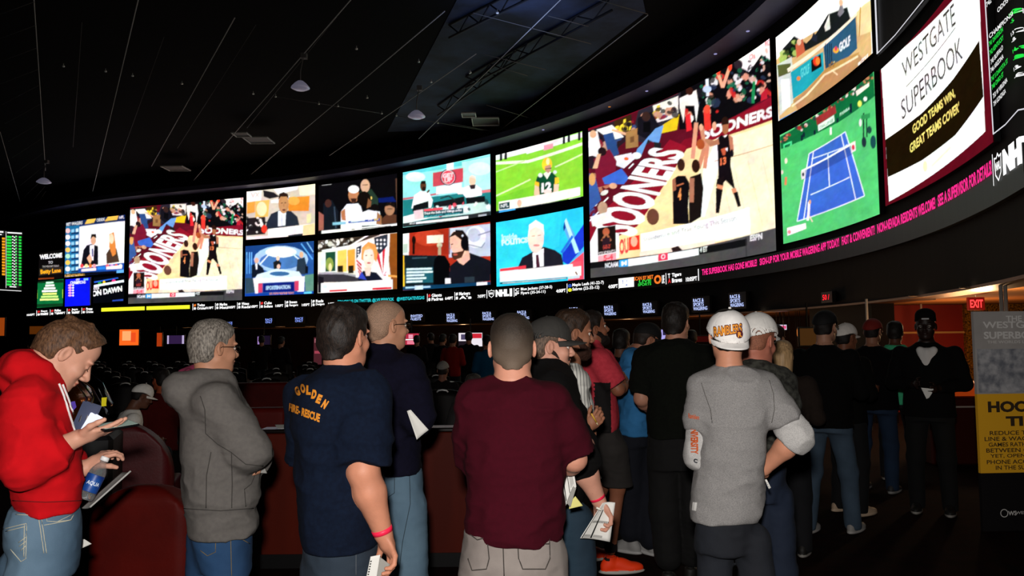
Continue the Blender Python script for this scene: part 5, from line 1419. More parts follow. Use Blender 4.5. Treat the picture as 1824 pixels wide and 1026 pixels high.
def print_on(person, target, txt, quad, m, name='lettering', bold=.03, off=.0025, bv=None, arc=0.0, pts=None, faces=None, split=True):
    """printed lettering following the garment; quad = TL, TR, BR, BL in the person's crop pixels"""
    bv = bv or bvh_of(target)
    if pts is None: v, t, _ = letters(txt, bold)
    else: v, t = np.array(pts, float), np.array(faces)
    tl, tr, br, bl = [np.array(p, float) for p in quad]
    # subdivide long edges once so the lettering can bend
    P2 = []
    v = v.tolist(); T = [tuple(q) for q in t]
    for _ in range(1 if split else 0):
        nt, mid = [], {}
        def md(a, b):
            k = (min(a, b), max(a, b))
            if k not in mid: v.append([(v[a][0] + v[b][0]) / 2, (v[a][1] + v[b][1]) / 2]); mid[k] = len(v) - 1
            return mid[k]
        for a, b, c in T:
            x, y, z = md(a, b), md(b, c), md(c, a)
            nt += [(a, x, z), (x, b, y), (z, y, c), (x, y, z)]
        T = nt
    for x, y in v:
        lift = arc * 4 * x * (1 - x)
        p = (tl + (tr - tl) * x) * y + (bl + (br - bl) * x) * (1 - y) - np.array([0, lift])
        P2.append(p)
    Q = stick(person, target, P2, off, bv)
    ok = [q is not None for q in Q]
    fc = [q for q in T if all(ok[i] for i in q)]
    return mesh_obj(name, [q if q is not None else np.zeros(3) for q in Q], fc, m, target, False)

def sheet(name, label, cat, P, m, th=.0012, bend=.0, nx=8, ny=10, parent=None, group=None):
    """a paper sheet through four world corners TL, TR, BR, BL"""
    P = [np.asarray(p, float) for p in P]
    c = sum(P) / 4
    n = nrm(np.cross(P[1] - P[0], P[3] - P[0]))
    v = []
    for sgn in (0, 1):
        for j in range(ny + 1):
            for i in range(nx + 1):
                a, b = i / nx, j / ny
                p = (P[0] * (1 - a) + P[1] * a) * (1 - b) + (P[3] * (1 - a) + P[2] * a) * b
                v.append(p + n * (bend * math.sin(a * math.pi) + sgn * th) - c)
    N = (nx + 1) * (ny + 1)
    f = []
    for j in range(ny):
        for i in range(nx):
            q = (j * (nx + 1) + i, j * (nx + 1) + i + 1, (j + 1) * (nx + 1) + i + 1, (j + 1) * (nx + 1) + i)
            f += [q, tuple(k + N for k in q[::-1])]
    ring = [j * (nx + 1) for j in range(ny + 1)] + [ny * (nx + 1) + i for i in range(1, nx + 1)] + [j * (nx + 1) + nx for j in range(ny - 1, -1, -1)] + [i for i in range(nx - 1, 0, -1)]
    for a, b in zip(ring, ring[1:] + ring[:1]): f.append((a, b, b + N, a + N))
    o = mesh_obj(name, v, f, m, parent, True, loc=c)
    tag(o, label, cat, group)
    def S(a, b, lift=.0015):
        p = (P[0] * (1 - a) + P[1] * a) * (1 - b) + (P[3] * (1 - a) + P[2] * a) * b
        nn = n if (n @ (np.array([0, 0, EYE]) - c)) > 0 else -n
        return p + n * (bend * math.sin(a * math.pi)) + nn * (lift + th) - c
    return o, S
def sheet_marks(o, S, rects, m, name='print'):
    v, f = [], []
    for (a0, b0, a1, b1) in rects:
        k = len(v); v += [S(a0, b0), S(a1, b0), S(a1, b1), S(a0, b1)]; f.append((k, k + 1, k + 2, k + 3))
    return mesh_obj(name, v, f, m, o, False)
# ---------------------------------------------------------------- the people, nearest row
CA, CB, CCx, CD, CE, CG = (0, 540, 2.111), (260, 540, 2.111), (490, 530, 2.069), (770, 540, 2.111), (1080, 540, 2.111), (1400, 540, 2.111)
Z3 = np.array([0, 0, 1.0])

def standard_legs(p, cx, hip_z=.88, w=.09, stance=.12, fy=0.0, yaw=0.0, cy=0.0):
    """hips, knees, ankles under the pelvis centre (cx along the picture, cy away)"""
    y = math.radians(yaw)
    w = w * .86
    side = lambda q, wd: p.loc(cx + q * wd * math.cos(y), cy - q * wd * math.sin(y) + fy, 0)
    return ([side(q, w) + Z3 * hip_z for q in (-1, 1)], [side(q, (w + stance) / 2) + Z3 * .48 for q in (-1, 1)], [side(q, stance) + Z3 * .09 for q in (-1, 1)])

def dress(p, top_rows, top_mat, sleeves=(), amp=.006, fs=(9, 9, 5), top_name='shirt', body_rows=None, h=.008, seed=1, collar=None, k=.04, fine_amp=.0035):
    """top garment from traced rows plus sleeves [(arm, t0, t1, radii)]"""
    F_ = Field(); F_.loft(*p.rows(top_rows), (p.r[0], p.r[1]), .03)
    for (A, t0, t1, r) in sleeves: p.sleeve(F_, A, t0, t1, r, k)
    if collar: collar(F_)
    F_.noise(amp, fs, seed); F_.noise(fine_amp * 2.3, (7, 7, 12), seed + 3, True); F_.noise(fine_amp * .8, (16, 16, 30), seed + 5, True)
    p.B.loft(*p.rows(body_rows or top_rows, -.022), (p.r[0], p.r[1]), .03)
    return p.cloth(top_name, F_, top_mat, h)

def trousers(p, rows, legs, r, m, amp=.006, ankle_cut=.035, name='trousers', h=.009, seed=4, cut_z=None, k=.03, br=None):
    F_ = Field()
    if rows: F_.loft(*p.rows(rows), (p.r[0], p.r[1]), .03)
    for H_, K_, A_ in zip(*legs): F_.chain([H_ + np.array([0, 0, -.04]), K_, A_ + np.array([0, 0, -.03])], [r[0] * .86] + list(r[1:]), k)
    F_.noise(amp, (9, 9, 9), seed); F_.noise(.0025, (20, 20, 28), seed + 3, True)
    if cut_z: F_.keep((0, 0, cut_z), (0, 0, -1))
    else: F_.keep((0, 0, ankle_cut), (0, 0, -1))
    p.legs([q - Z3 * .06 for q in legs[0]], *legs[1:], r=br or [x * (.8 if i == 0 else 1) - .025 for i, x in enumerate(r)])
    if rows: p.B.loft(*p.rows(rows, -.025), (p.r[0], p.r[1]), .03)
    return p.cloth(name, F_, m, h)

def denim(name, c, c2, fade=3.0):
    return mat(name, c, .85, noise=.4, nscale=fade, color2=c2, bump=.35, bscale=700, stretch=(1, 1, .5))
def knit(name, c, c2=None, n=.15, ns=60, b=.3, bs=600): return mat(name, c, .95, noise=n, nscale=ns, color2=c2, bump=b, bscale=bs, spec=.1)

# ======== man in maroon T-shirt, back to the viewer
def maroon_man():
    p = Person('person', 'person seen from behind in plain maroon T-shirt and grey cargo shorts', 912, 3.04, CD, '#c98c74')
    p.head(p.pt(300, 165), 0, 0, 0, 1.05, neck=p.pt(302, 300, -.01), nr=.062)
    A1 = p.arm(p.pt(168, 372), p.pt(168, 600, .1), p.pt(250, 640, .3), (.055, .046, .032))
    A2 = p.arm(p.pt(445, 372), p.pt(534, 585, .03), p.pt(490, 625, .24), (.055, .048, .032))
    p.hand(A2[2], A2[2] + p.v * .1 - p.r * .02 + Z3 * .0, -Z3 * .3 + -p.r, 1, .5)
    p.hand(A1[2], A1[2] + p.v * .1 + p.r * .04, p.r, -1, .5)
    m = knit('maroon_jersey', '#3a0613', '#370612', .05)
    rows = [(283, 236, 370, .062), (293, 205, 405, .08), (308, 170, 440, .1), (328, 140, 468, .125), (360, 120, 492, .145), (420, 116, 500, .155), (520, 126, 497, .16), (620, 132, 496, .165), (700, 134, 496, .17), (800, 130, 492, .175), (850, 128, 488, .175), (880, 134, 480, .17)]
    o = dress(p, rows, m, [(A1, 0, .95, (.082, .078, .07)), (A2, 0, .93, (.085, .08, .07))], .009, seed=11, fine_amp=.004)
    lg = standard_legs(p, .01, .84, .1, .13)
    g = mat('shorts_grey', '#8d847e', .9, noise=.2, nscale=5, color2='#756c67', bump=.3, bscale=600)
    t = trousers(p, [(845, 122, 482, .155), (900, 116, 486, .165), (960, 108, 492, .17), (1020, 98, 494, .16)], lg, (.125, .1, .06), g, .006, cut_z=.46, name='cargo_shorts', br=(.09, .058, .04))
    bv = bvh_of(t); dk = mat('seam_dark', '#3c3733', .9)
    seam(p, t, [[(128, 860), (170, 890), (208, 880)], [(206, 882), (214, 960), (204, 1000), (150, 1005), (135, 960)], [(320, 885), (440, 885), (442, 960), (425, 1000), (340, 1000), (325, 960), (320, 885)], [(325, 905), (438, 905)], [(265, 880), (270, 1026)], [(130, 858), (480, 862)]], .0022, dk, 'pocket_seam', bv)
    for a in lg[2]: p.shoe(a, 8, '#3a3836')
    p.hair('#1a1410', .004, .008, amp=.0014, buzz=True, color2='#3c322a', nape=-.078, fade=(1.0, '#665648'))
    p.build_body()
    return p
P_maroon = maroon_man()

# ======== man in grey long-sleeved top and white backwards cap
def grey_man():
    p = Person('person', 'person in heather grey long-sleeved top and white cap worn backwards', 1311, 3.3, CE, '#c08468')
    p.head(p.pt(456, 122), -10, 4, 0, .91, neck=p.pt(462, 255, -.01), nr=.052)
    A1 = p.arm(p.pt(362, 322), p.pt(350, 575, -.03), p.pt(345, 500, .22), (.045, .04, .027))
    A2 = p.arm(p.pt(600, 330), p.pt(716, 500, .0), p.pt(592, 622, .06), (.045, .043, .028))
    p.hand(A1[2], A1[2] + p.v * .1 + Z3 * .03, p.r, -1, .4); p.hand(A2[2], p.pt(560, 640, .16), -p.v, 1, .3)
    rows = [(232, 414, 508, .055), (242, 390, 545, .07), (256, 362, 580, .09), (275, 340, 604, .11), (310, 325, 625, .13), (360, 330, 625, .135), (430, 345, 615, .135), (500, 347, 603, .135), (600, 337, 590, .14), (700, 329, 589, .145), (780, 320, 584, .15), (808, 322, 566, .145)]
    m = knit('heather_grey', '#8d8a88', '#737170', .3, 300, .5, 500)
    m2 = knit('heather_light', '#b8b5b2', '#9c9a98', .3, 300, .5, 500)
    o = dress(p, rows, m, [(A1, 0, .62, (.066, .06, .06)), (A2, 0, .64, (.068, .064, .06))], .008, seed=21)
    F_ = Field(); p.sleeve(F_, A2, .52, 1.16, (.06, .064, .055)); F_.noise(.005, (16, 16, 30), 7, True); p.cloth('undersleeve', F_, m2, .007)
    F_ = Field(); p.sleeve(F_, A1, .52, 1.25, (.06, .058, .05)); F_.noise(.005, (16, 16, 30), 7, True); us = p.cloth('undersleeve', F_, m2, .007)
    bv = bvh_of(us); ink = mat('ink_orange', '#b04a18', .8)
    print_on(p, us, 'UNIVERSITY', [(346, 458), (346, 568), (318, 568), (318, 458)][::1], ink, 'sleeve_lettering', .05, bv=bv)
    ov = bvh_of(o)
    print_on(p, o, 'Ramblers', [(310, 414), (350, 422), (350, 438), (310, 432)], ink, 'sleeve_lettering', .03, bv=ov)
    print_on(p, us, 'C', [(329, 582), (344, 586), (342, 602), (328, 598)], mat('ink_navy', '#1c2028', .8), 'sleeve_emblem', .06, bv=bv)
    print_on(p, o, '', [(327, 748), (343, 750), (339, 781), (324, 779)], mat('label_white', '#d8d6d2', .8), 'hem_label', bv=ov, pts=[(0, 0), (1, 0), (1, 1), (0, 1)], faces=[(0, 1, 2), (0, 2, 3)])
    seam(p, o, [[(358, 300), (372, 345), (392, 400), (398, 450)], [(612, 290), (628, 340), (632, 400), (622, 450)]], .0016, mat('seam_grey', '#55524f', .9), 'shoulder_seam', ov)
    lg = standard_legs(p, -.03, .84, .085, .11)
    trousers(p, [(780, 340, 556, .12), (860, 336, 556, .12), (930, 335, 552, .12)], lg, (.085, .072, .06), denim('denim_black', '#14161c', '#1c2028'), .005)
    for a in lg[2]: p.shoe(a, 5, '#26262a')
    p.hair('#1c140f', .003, .004, amp=.001, nape=-.075)
    c = p.cap('#e8e4e0', back=True, tilt=-24, extra=.011, bl=.062, yaw=6, drop=.02)
    cv = bvh_of(c)
    gp = print_on(p, c, '', [(412, 80), (512, 78), (512, 128), (412, 138)], mat('patch_grey', '#8c8888', .8), 'pennant_patch', bv=cv, pts=[(0, 1), (0, 0), (1, .45)], faces=[(0, 1, 2)], off=.001)
    or_, mr = mat('thread_orange', '#e09028', .7), mat('thread_maroon', '#4c1420', .7)
    print_on(p, c, 'RAMBLERS', [(403, 88), (510, 74), (512, 112), (405, 130)], mr, 'cap_lettering', .09, bv=cv, off=.0022)
    print_on(p, c, 'RAMBLERS', [(406, 91), (506, 78), (508, 109), (408, 127)], or_, 'cap_lettering', .02, bv=cv, off=.0038)
    print_on(p, c, 'O', [(486, 104), (511, 101), (512, 130), (488, 133)], mr, 'cap_emblem', .12, bv=cv, off=.005)
    print_on(p, c, 'R', [(492, 109), (506, 107), (507, 125), (493, 128)], or_, 'cap_emblem', .04, bv=cv, off=.0062)
    p.build_body()
    W = A2[2]
    s_, S_ = sheet('wristband', 'white paper wristband tail hanging at the grey-topped man\'s waist', 'wristband', [p.o + p.pt(596, 664, .02), p.o + p.pt(603, 662, .02), p.o + p.pt(619, 694, .02), p.o + p.pt(611, 699, .02)], mat('paper_white', '#d4d2cc', .8), nx=2, ny=3)
    sheet_marks(s_, S_, [(.3, .3 + .2 * i, .6, .38 + .2 * i) for i in range(3)], mat('ink_black', '#141414', .8))
    return p
P_grey = grey_man()

# ======== man in red hooded sweatshirt looking at his phone
def red_man():
    p = Person('person', 'person in bright red hooded sweatshirt and faded jeans looking down at a phone', 80, 3.0, CA, '#cf9880')
    p.head(p.pt(246, 188), 84, 38, 0, 1.06, neck=p.pt(170, 262, .0), nr=.06)
    A1 = p.arm(p.pt(105, 370, -.15), p.pt(88, 608, -.2), p.pt(292, 508, -.17), (.06, .048, .03))
    A2 = p.arm(p.pt(140, 370, .17), p.pt(200, 610, .2), p.pt(318, 622, .1), (.06, .048, .03))
    p.hand(A1[2], p.pt(395, 478, -.19), Z3 + p.v * .35, 1, .0, .03, 1.02, thumb=(.5, .1), curls=[.1, .14, .2, .26])
    p.hand(A2[2], p.pt(352, 598, .1), p.r * .2 + p.v * .2 - Z3, -1, .55, .03, 1.0, thumb=(.6, .8))
    rows = [(238, 110, 200, .08), (262, 80, 215, .115), (300, 50, 228, .15), (345, 36, 245, .175), (400, 28, 262, .18), (460, 22, 280, .175), (530, 20, 294, .17), (610, 28, 305, .17), (680, 40, 311, .17), (728, 46, 311, .165), (745, 50, 303, .155), (776, 50, 298, .155)]
    m = knit('red_fleece', '#c41018', '#b80e16', .2, 20, .3, 700)
    def hood(F_):
        for a, b, r in (((70, 235), (45, 285), .05), ((45, 285), (60, 325), .045), ((70, 235), (115, 225), .05)):
            F_.cone(p.pt(a[0], a[1], 0.0), p.pt(b[0], b[1], 0.0), r, r * .95, .04)
        for dv in (-.075, .075):
            F_.cone(p.pt(85, 245, dv), p.pt(150, 268, dv * 1.15), .038, .03, .04); F_.cone(p.pt(150, 268, dv * 1.15), p.pt(212, 304, dv * .6), .03, .024, .04)
        F_.cone(p.pt(80, 245, -.06), p.pt(80, 245, .06), .05, .05, .04)
    o = dress(p, rows, m, [(A1, 0, 1.52, (.085, .072, .06)), (A2, 0, 1.55, (.085, .072, .06))], .008, seed=31, collar=hood, top_name='hooded_sweatshirt')
    bv = bvh_of(o); wht = mat('cord_white', '#dcdad8', .7)
    seam(p, o, [[(219, 303), (238, 350), (262, 430), (278, 480), (290, 495)], [(233, 306), (254, 360), (276, 430), (288, 470)]], .0045, wht, 'zip_tape', bv, .003)
    seam(p, o, [[(48, 742), (170, 748), (306, 742)]], .0018, mat('seam_red', '#6a070c', .9), 'waist_seam', bv)
    lg = standard_legs(p, -.02, .83, .085, .12, yaw=80)
    jm = denim('denim_faded', '#5f788c', '#324a60', 2.6)
    t = trousers(p, [(765, 38, 292, .14), (800, 22, 300, .15), (850, 12, 304, .165), (900, 16, 304, .17), (950, 40, 300, .16), (1010, 72, 292, .15)], lg, (.12, .095, .08), jm, .006)
    bt = bvh_of(t); th = mat('thread_pale', '#b8b4a0', .8)
    seam(p, t, [[(12, 850), (100, 828), (98, 960), (80, 972), (40, 925)], [(92, 832), (90, 955)], [(22, 858), (95, 840)], [(140, 775), (152, 850), (165, 940)], [(150, 775), (162, 850), (175, 940)], [(60, 795), (138, 798)], [(178, 790), (176, 820), (215, 822), (270, 795)], [(215, 822), (265, 815), (277, 795)], [(165, 835), (205, 828), (270, 815)], [(70, 900), (98, 880)], [(72, 915), (98, 895)], [(78, 930), (98, 912)]], .0015, th, 'stitching', bt)
    for a in lg[2]: p.shoe(a, 84, '#5a4a3c')
    p.hair('#3e281a', .008, .022, front=(.085, .062), temple=(.02, -.012), amp=.009, freq=60, color2='#6a4a32', nape=-.05)
    p.brows('#6a4a34'); p.eyes(closed=True)
    p.build_body()
    # phone lying in the hand
    a, b = p.o + p.pt(392, 468, -.2), p.o + p.pt(482, 453, -.15)
    ph = empty('mobile_phone', (a + b) / 2); tag(ph, 'black mobile phone held flat in the red-hooded man\'s hand', 'phone')
    f = nrm(b - a); w = nrm(np.cross(f, [0.1, -.25, 1])); n = nrm(np.cross(w, f))
    def slab(L, W_, T, off=0): 
        mb = MB(); mb.box((-L / 2, -W_ / 2, -T / 2 + off), (L / 2, W_ / 2, T / 2 + off), bev=min(.004, T * .4))
        mb.v = [tuple(f * x + w * y + n * z) for x, y, z in mb.v]; return mb
    slab(.15, .075, .009).build('phone_body', mat('phone_black', '#101012', .25), ph, False); slab(.135, .066, .001, .0055).build('phone_screen', mat('phone_screen', '#8ea098', .1, emit='#9cb0a4', strength=.25), ph)
    # water bottle
    b0, b1 = p.o + p.pt(316, 738, .02), p.o + p.pt(398, 578, .04)
    ax = nrm(b1 - b0); L = np.linalg.norm(b1 - b0)
    bt = empty('water_bottle', b0); tag(bt, 'clear plastic water bottle with blue label and white cap in the red-hooded man\'s other hand', 'bottle')
    R = .032
    MB().lathe([(.001, 0), (R * .8, .0), (R, .008), (R, L * .28), (R * .94, L * .3), (R, L * .32), (R, L * .62), (R * .92, L * .68), (R * .7, L * .77), (R * .4, L * .85), (R * .38, L * .92), (.001, L * .92)], n=24, axis=ax).build('bottle_body', mat('clear_plastic', '#dfe8ea', .08, trans=.85, alpha=.55), bt, True)
    MB().lathe([(R * 1.02, L * .18), (R * 1.03, L * .19), (R * 1.03, L * .56), (R * 1.02, L * .57)], n=28, axis=ax).build('bottle_label', mat('label_blue', '#10286e', .4, noise=.6, nscale=18, color2='#1c58a8'), bt, True)
    MB().lathe([(.001, L * .9), (.0165, L * .9), (.0165, L * .985), (.014, L), (.001, L)], n=20, axis=ax).build('bottle_cap', mat('cap_white', '#e8e8e8', .4), bt, True)
    side = nrm(np.cross(ax, p.v)); fr = nrm(np.cross(ax, side)); 
    if fr @ p.v > 0: fr = -fr
    sd = nrm(np.cross(ax, fr)); sd = sd if sd @ np.array([0, 0, 1]) < 0 else -sd
    v, t, _ = letters('AQUA', .02)
    V = []
    for x, y in v:
        u = (x - .5) * 1.5; hgt = L * (.32 + .1 * y)
        V.append(ax * hgt + (fr * math.cos(u) + sd * math.sin(u)) * (R * 1.06))
    # letters run around the bottle
    mesh_obj('bottle_lettering', V, [tuple(q) for q in t], mat('label_ink', '#d8e4f0', .5), bt, False)
    # folded programme held under the bottle
    sheet('folded_programme', 'grey folded programme jutting out below the water bottle', 'booklet', [p.o + p.pt(455, 636, .16), p.o + p.pt(490, 629, .02), p.o + p.pt(338, 764, -.02), p.o + p.pt(304, 770, .12)], mat('paper_grey', '#a8a7a3', .8), .006, .004)
    sheet('paper_slip', 'white paper corner poking out beside the red-hooded man\'s hip', 'paper', [p.o + p.pt(285, 884, .16), p.o + p.pt(318, 888, .16), p.o + p.pt(345, 905, .16), p.o + p.pt(285, 932, .16)], mat('paper_white', '#d4d2cc', .8))
    return p
P_red = red_man()
PAPER, INK = mat('paper_white', '#d4d2cc', .8), mat('ink_black', '#141414', .8)
def wristband(p, A, t=.93, r=.034, col='#f0284c', name='wristband'):
    W, E = A[2], A[1]
    c = E + (W - E) * t; ax = nrm(W - E)
    mb = MB(); mb.lathe([(r - .002, -.009), (r + .001, -.009), (r + .0015, .009), (r - .002, .009)], c, 22, ax)
    mb.build(name, mat('band_' + col.strip('#'), col, .45), p.root, True)

# ======== man in charcoal-grey hoodie, arms crossed
def hoodie_man():
    p = Person('person', 'person in grey hooded sweatshirt and glasses with arms crossed, short grey hair', 392, 3.55, CB, '#b98468')
    p.head(p.pt(252, 166), 62, 2, 0, 1.0, neck=p.pt(240, 285), nr=.054)
    A1 = p.arm(p.pt(268, 372, -.16), p.pt(392, 560, -.17), p.pt(425, 560, .12)); A2 = p.arm(p.pt(290, 365, .17), p.pt(400, 560, .22), p.pt(420, 600, -.02))
    p.hand(A1[2], A1[2] + p.v * .1, -p.r, 1, .5, fine=False); p.hand(A2[2], A2[2] - p.v * .1 + p.r * .0, -p.r, -1, .5, fine=False)
    rows = [(262, 200, 300, .07), (282, 180, 318, .11), (305, 160, 335, .16), (345, 143, 355, .19), (400, 135, 372, .2), (470, 133, 385, .2), (560, 131, 395, .2), (640, 131, 425, .2), (700, 133, 430, .2), (755, 138, 425, .195), (775, 148, 412, .185), (800, 148, 422, .185), (845, 150, 422, .18), (864, 156, 412, .18)]
    def hood(F_):
        for dv in (-.07, .07):
            F_.cone(p.pt(125, 320, dv), p.pt(175, 372, dv), .055, .05, .05); F_.cone(p.pt(125, 320, dv), p.pt(200, 290, dv * 1.2), .055, .04, .05); F_.cone(p.pt(200, 290, dv * 1.2), p.pt(300, 292, dv * .7), .042, .03, .04)
        F_.cone(p.pt(128, 330, -.06), p.pt(128, 330, .06), .06, .06, .05)
    m = knit('charcoal_fleece', '#65615d', '#5f5b58', .1, 60, .35, 700)
    o = dress(p, rows, m, [(A1, 0, 1.96, (.088, .078, .05)), (A2, 0, 1.96, (.08, .075, .05))], .007, seed=41, collar=hood, top_name='hooded_sweatshirt')
    bv = bvh_of(o)
    seam(p, o, [[(205, 350), (222, 400), (225, 490), (270, 530), (320, 560), (375, 605), (440, 612)], [(245, 560), (228, 650), (226, 770)], [(322, 560), (324, 680), (322, 770)], [(420, 620), (395, 680), (370, 700), (375, 765)], [(143, 772), (280, 780), (418, 770)]], .0019, mat('seam_dim', '#3a3734', .9), 'seam_line', bv)
    F_ = Field()
    for a, b in (((135, 262), (185, 248)), ((185, 248), (215, 270))): F_.cone(p.pt(*a, .02), p.pt(*b, .02), .018, .02, .02)
    F_.cone(p.pt(160, 262, -.03), p.pt(160, 262, .09), .018, .018, .02)
    p.cloth('hood_lining', F_, mat('lining_plum', '#6a1c38', .9, bump=.3), .007)
    lg = standard_legs(p, -.0, .8, .085, .1, yaw=50)
    t = trousers(p, [(850, 165, 400, .13), (930, 180, 398, .13), (1000, 200, 396, .125)], lg, (.1, .08, .068), denim('denim_blue', '#27486e', '#16304e', 3), .005)
    seam(p, t, [[(190, 870), (262, 870), (262, 935), (232, 950), (205, 930)], [(318, 865), (322, 1026)], [(330, 870), (390, 905)]], .0016, mat('thread_gold', '#7c6a48', .8), 'stitching')
    for a in lg[2]: p.shoe(a, 60, '#3a342e')
    p.hair('#453f3a', .004, .014, front=(.078, .07), amp=.002, color2='#8e867c', nape=-.07, widow=.2)
    p.brows('#4a3a30'); p.eyes(); p.glasses()
    p.build_body()
    sheet('betting_slip', 'white slip tucked under the grey-hooded man\'s crossed arms', 'paper', [p.o + p.pt(420, 628, -.1), p.o + p.pt(448, 614, -.02), p.o + p.pt(457, 640, -.02), p.o + p.pt(424, 638, -.1)], PAPER)
hoodie_man()

# ======== man in navy firefighter T-shirt
def navy_man():
    p = Person('person', 'person in navy T-shirt with orange arched lettering on the back, pink wristband', 600, 3.0, CCx, '#c48468')
    p.head(p.pt(254, 142), 38, 0, 0, 1.02, neck=p.pt(250, 270), nr=.062, jaw=1.12)
    A1 = p.arm(p.pt(335, 362, -.12), p.pt(325, 640, -.19), p.pt(398, 868, -.17), (.062, .056, .034))
    A2 = p.arm(p.pt(125, 362, .14), p.pt(120, 600, .25), p.pt(220, 640, .36), (.062, .05, .034))
    p.hand(A1[2], p.pt(425, 935, -.17), -p.r - p.v * .3, 1, .5, .03, 1.05, thumb=(.35, .9)); p.hand(A2[2], p.pt(280, 640, .36), p.v, -1, .4, fine=False)
    rows = [(250, 190, 302, .065), (262, 165, 318, .095), (280, 130, 335, .13), (308, 98, 352, .17), (345, 76, 372, .19), (400, 64, 388, .2), (480, 62, 392, .2), (580, 66, 382, .2), (690, 74, 378, .205), (790, 82, 382, .21), (865, 90, 386, .205), (905, 100, 380, .2)]
    m = knit('navy_jersey', '#0c1526', '#0a1120', .15, 60, .3, 700)
    o = dress(p, rows, m, [(A1, 0, .92, (.098, .094, .08)), (A2, 0, .95, (.09, .08, .07))], .009, seed=51)
    bv = bvh_of(o); gold = mat('print_gold', '#c87c1c', .7)
    for ch, x, y, a in (('G', 84, 346, -18), ('O', 104, 336, -10), ('L', 125, 342, 2), ('D', 145, 357, 12), ('E', 163, 374, 22), ('N', 184, 393, 32)):
        w, h = 8.5, 17; ca, sa = math.cos(math.radians(a)), math.sin(math.radians(a))
        q = [(x + dx * ca - dy * sa, y + dx * sa + dy * ca) for dx, dy in ((-w, -h), (w, -h), (w, h), (-w, h))]
        print_on(p, o, ch, q, gold, 'back_lettering', .07, bv=bv)
    print_on(p, o, 'FIRE- RESCUE', [(55, 388), (168, 430), (164, 460), (53, 418)], gold, 'back_lettering', .05, bv=bv)
    lg = standard_legs(p, .02, .82, .07, .09, yaw=30)
    t = trousers(p, [(850, 96, 385, .18), (930, 108, 384, .17), (1010, 124, 380, .16)], lg, (.12, .095, .078), denim('denim_dark', '#27323e', '#1a222c', 3), .006)
    seam(p, t, [[(298, 915), (298, 1026)], [(110, 905), (180, 925), (260, 915)]], .0016, mat('thread_dim', '#4e545a', .8), 'stitching')
    for a in lg[2]: p.shoe(a, 40, '#2a2622')
    wristband(p, A1, .95, .037)
    p.hair('#0e0907', .009, .016, front=(.08, .06), amp=.006, freq=60, color2='#241a14', nape=-.085); p.brows('#16100c'); p.eyes()
    p.build_body()
    s_, S_ = sheet('folded_sheet', 'white folded betting sheet in the navy-shirted man\'s hand', 'paper', [p.o + p.pt(352, 955, -.2), p.o + p.pt(388, 948, -.2), p.o + p.pt(372, 1050, -.2), p.o + p.pt(332, 1050, -.2)], PAPER, .003)
    sheet_marks(s_, S_, [(.05, .15 + i * .1, .2, .2 + i * .1) for i in range(8)], INK)
    s_, S_ = sheet('folded_sheet', 'second grey sheet behind the folded one in the navy-shirted man\'s hand', 'paper', [p.o + p.pt(385, 955, -.18), p.o + p.pt(425, 985, -.18), p.o + p.pt(385, 1050, -.18), p.o + p.pt(360, 1050, -.18)], mat('paper_grey2', '#8c8a84', .8), .002)
navy_man()

# ======== tall bald man in navy sweater
def bald_man():
    p = Person('person', 'person with shaved head and glasses in dark navy sweater and light jeans', 700, 3.75, CCx, '#b88468')
    p.head(p.pt(410, 102), 58, -2, 0, .98, neck=p.pt(408, 215), nr=.054)
    A1 = p.arm(p.pt(490, 285, -.1), p.pt(528, 440, -.16), p.pt(548, 440, .1)); A2 = p.arm(p.pt(380, 290, .18), p.pt(470, 470, .25), p.pt(545, 455, .18))
    p.hand(A1[2], A1[2] + p.v * .1 + Z3 * .0, -p.r, 1, .5, fine=False)
    rows = [(188, 366, 438, .06), (202, 345, 462, .085), (222, 322, 490, .12), (255, 306, 520, .16), (300, 302, 535, .18), (380, 310, 540, .17), (460, 330, 535, .16), (550, 370, 535, .15), (620, 390, 540, .15), (642, 394, 540, .145)]
    m = knit('navy_knit', '#0d0c1c', '#0b0a18', .15, 60, .3, 500)
    def collar(F_): F_.cone(p.pt(404, 205), p.pt(404, 188), .075, .062, .02)
    dress(p, rows, m, [(A1, 0, 1.9, (.09, .075, .05)), (A2, 0, 1.8, (.085, .07, .05))], .008, seed=61, collar=collar, top_name='sweater')
    lg = standard_legs(p, .03, .9, .075, .09, yaw=50)
    jm = denim('denim_light', '#587080', '#42586a', 4)
    t = trousers(p, [(630, 400, 540, .13), (720, 400, 543, .14), (800, 404, 540, .135), (900, 412, 530, .125), (1020, 420, 514, .12)], lg, (.1, .085, .07), jm, .005)
    seam(p, t, [[(495, 645), (498, 760), (470, 900), (455, 1026)], [(405, 660), (440, 660), (440, 720), (418, 735)]], .0016, mat('thread_dark', '#26323a', .8), 'stitching')
    for a in lg[2]: p.shoe(a, 50, '#33302c')
    p.hair('#6a5648', .0012, .002, front=(.07, .074), temple=(.014, -.01), amp=.0006, buzz=True, color2='#b08a70', nape=-.072)
    p.brows('#4a3a30'); p.eyes(); p.glasses()
    p.build_body()
    sheet('folded_newspaper', 'white folded newspaper under the navy-sweatered man\'s arm', 'newspaper', [p.o + p.pt(486, 418, -.27), p.o + p.pt(500, 414, -.27), p.o + p.pt(566, 488, -.25), p.o + p.pt(522, 524, -.27)], PAPER, .004, .008)
bald_man()

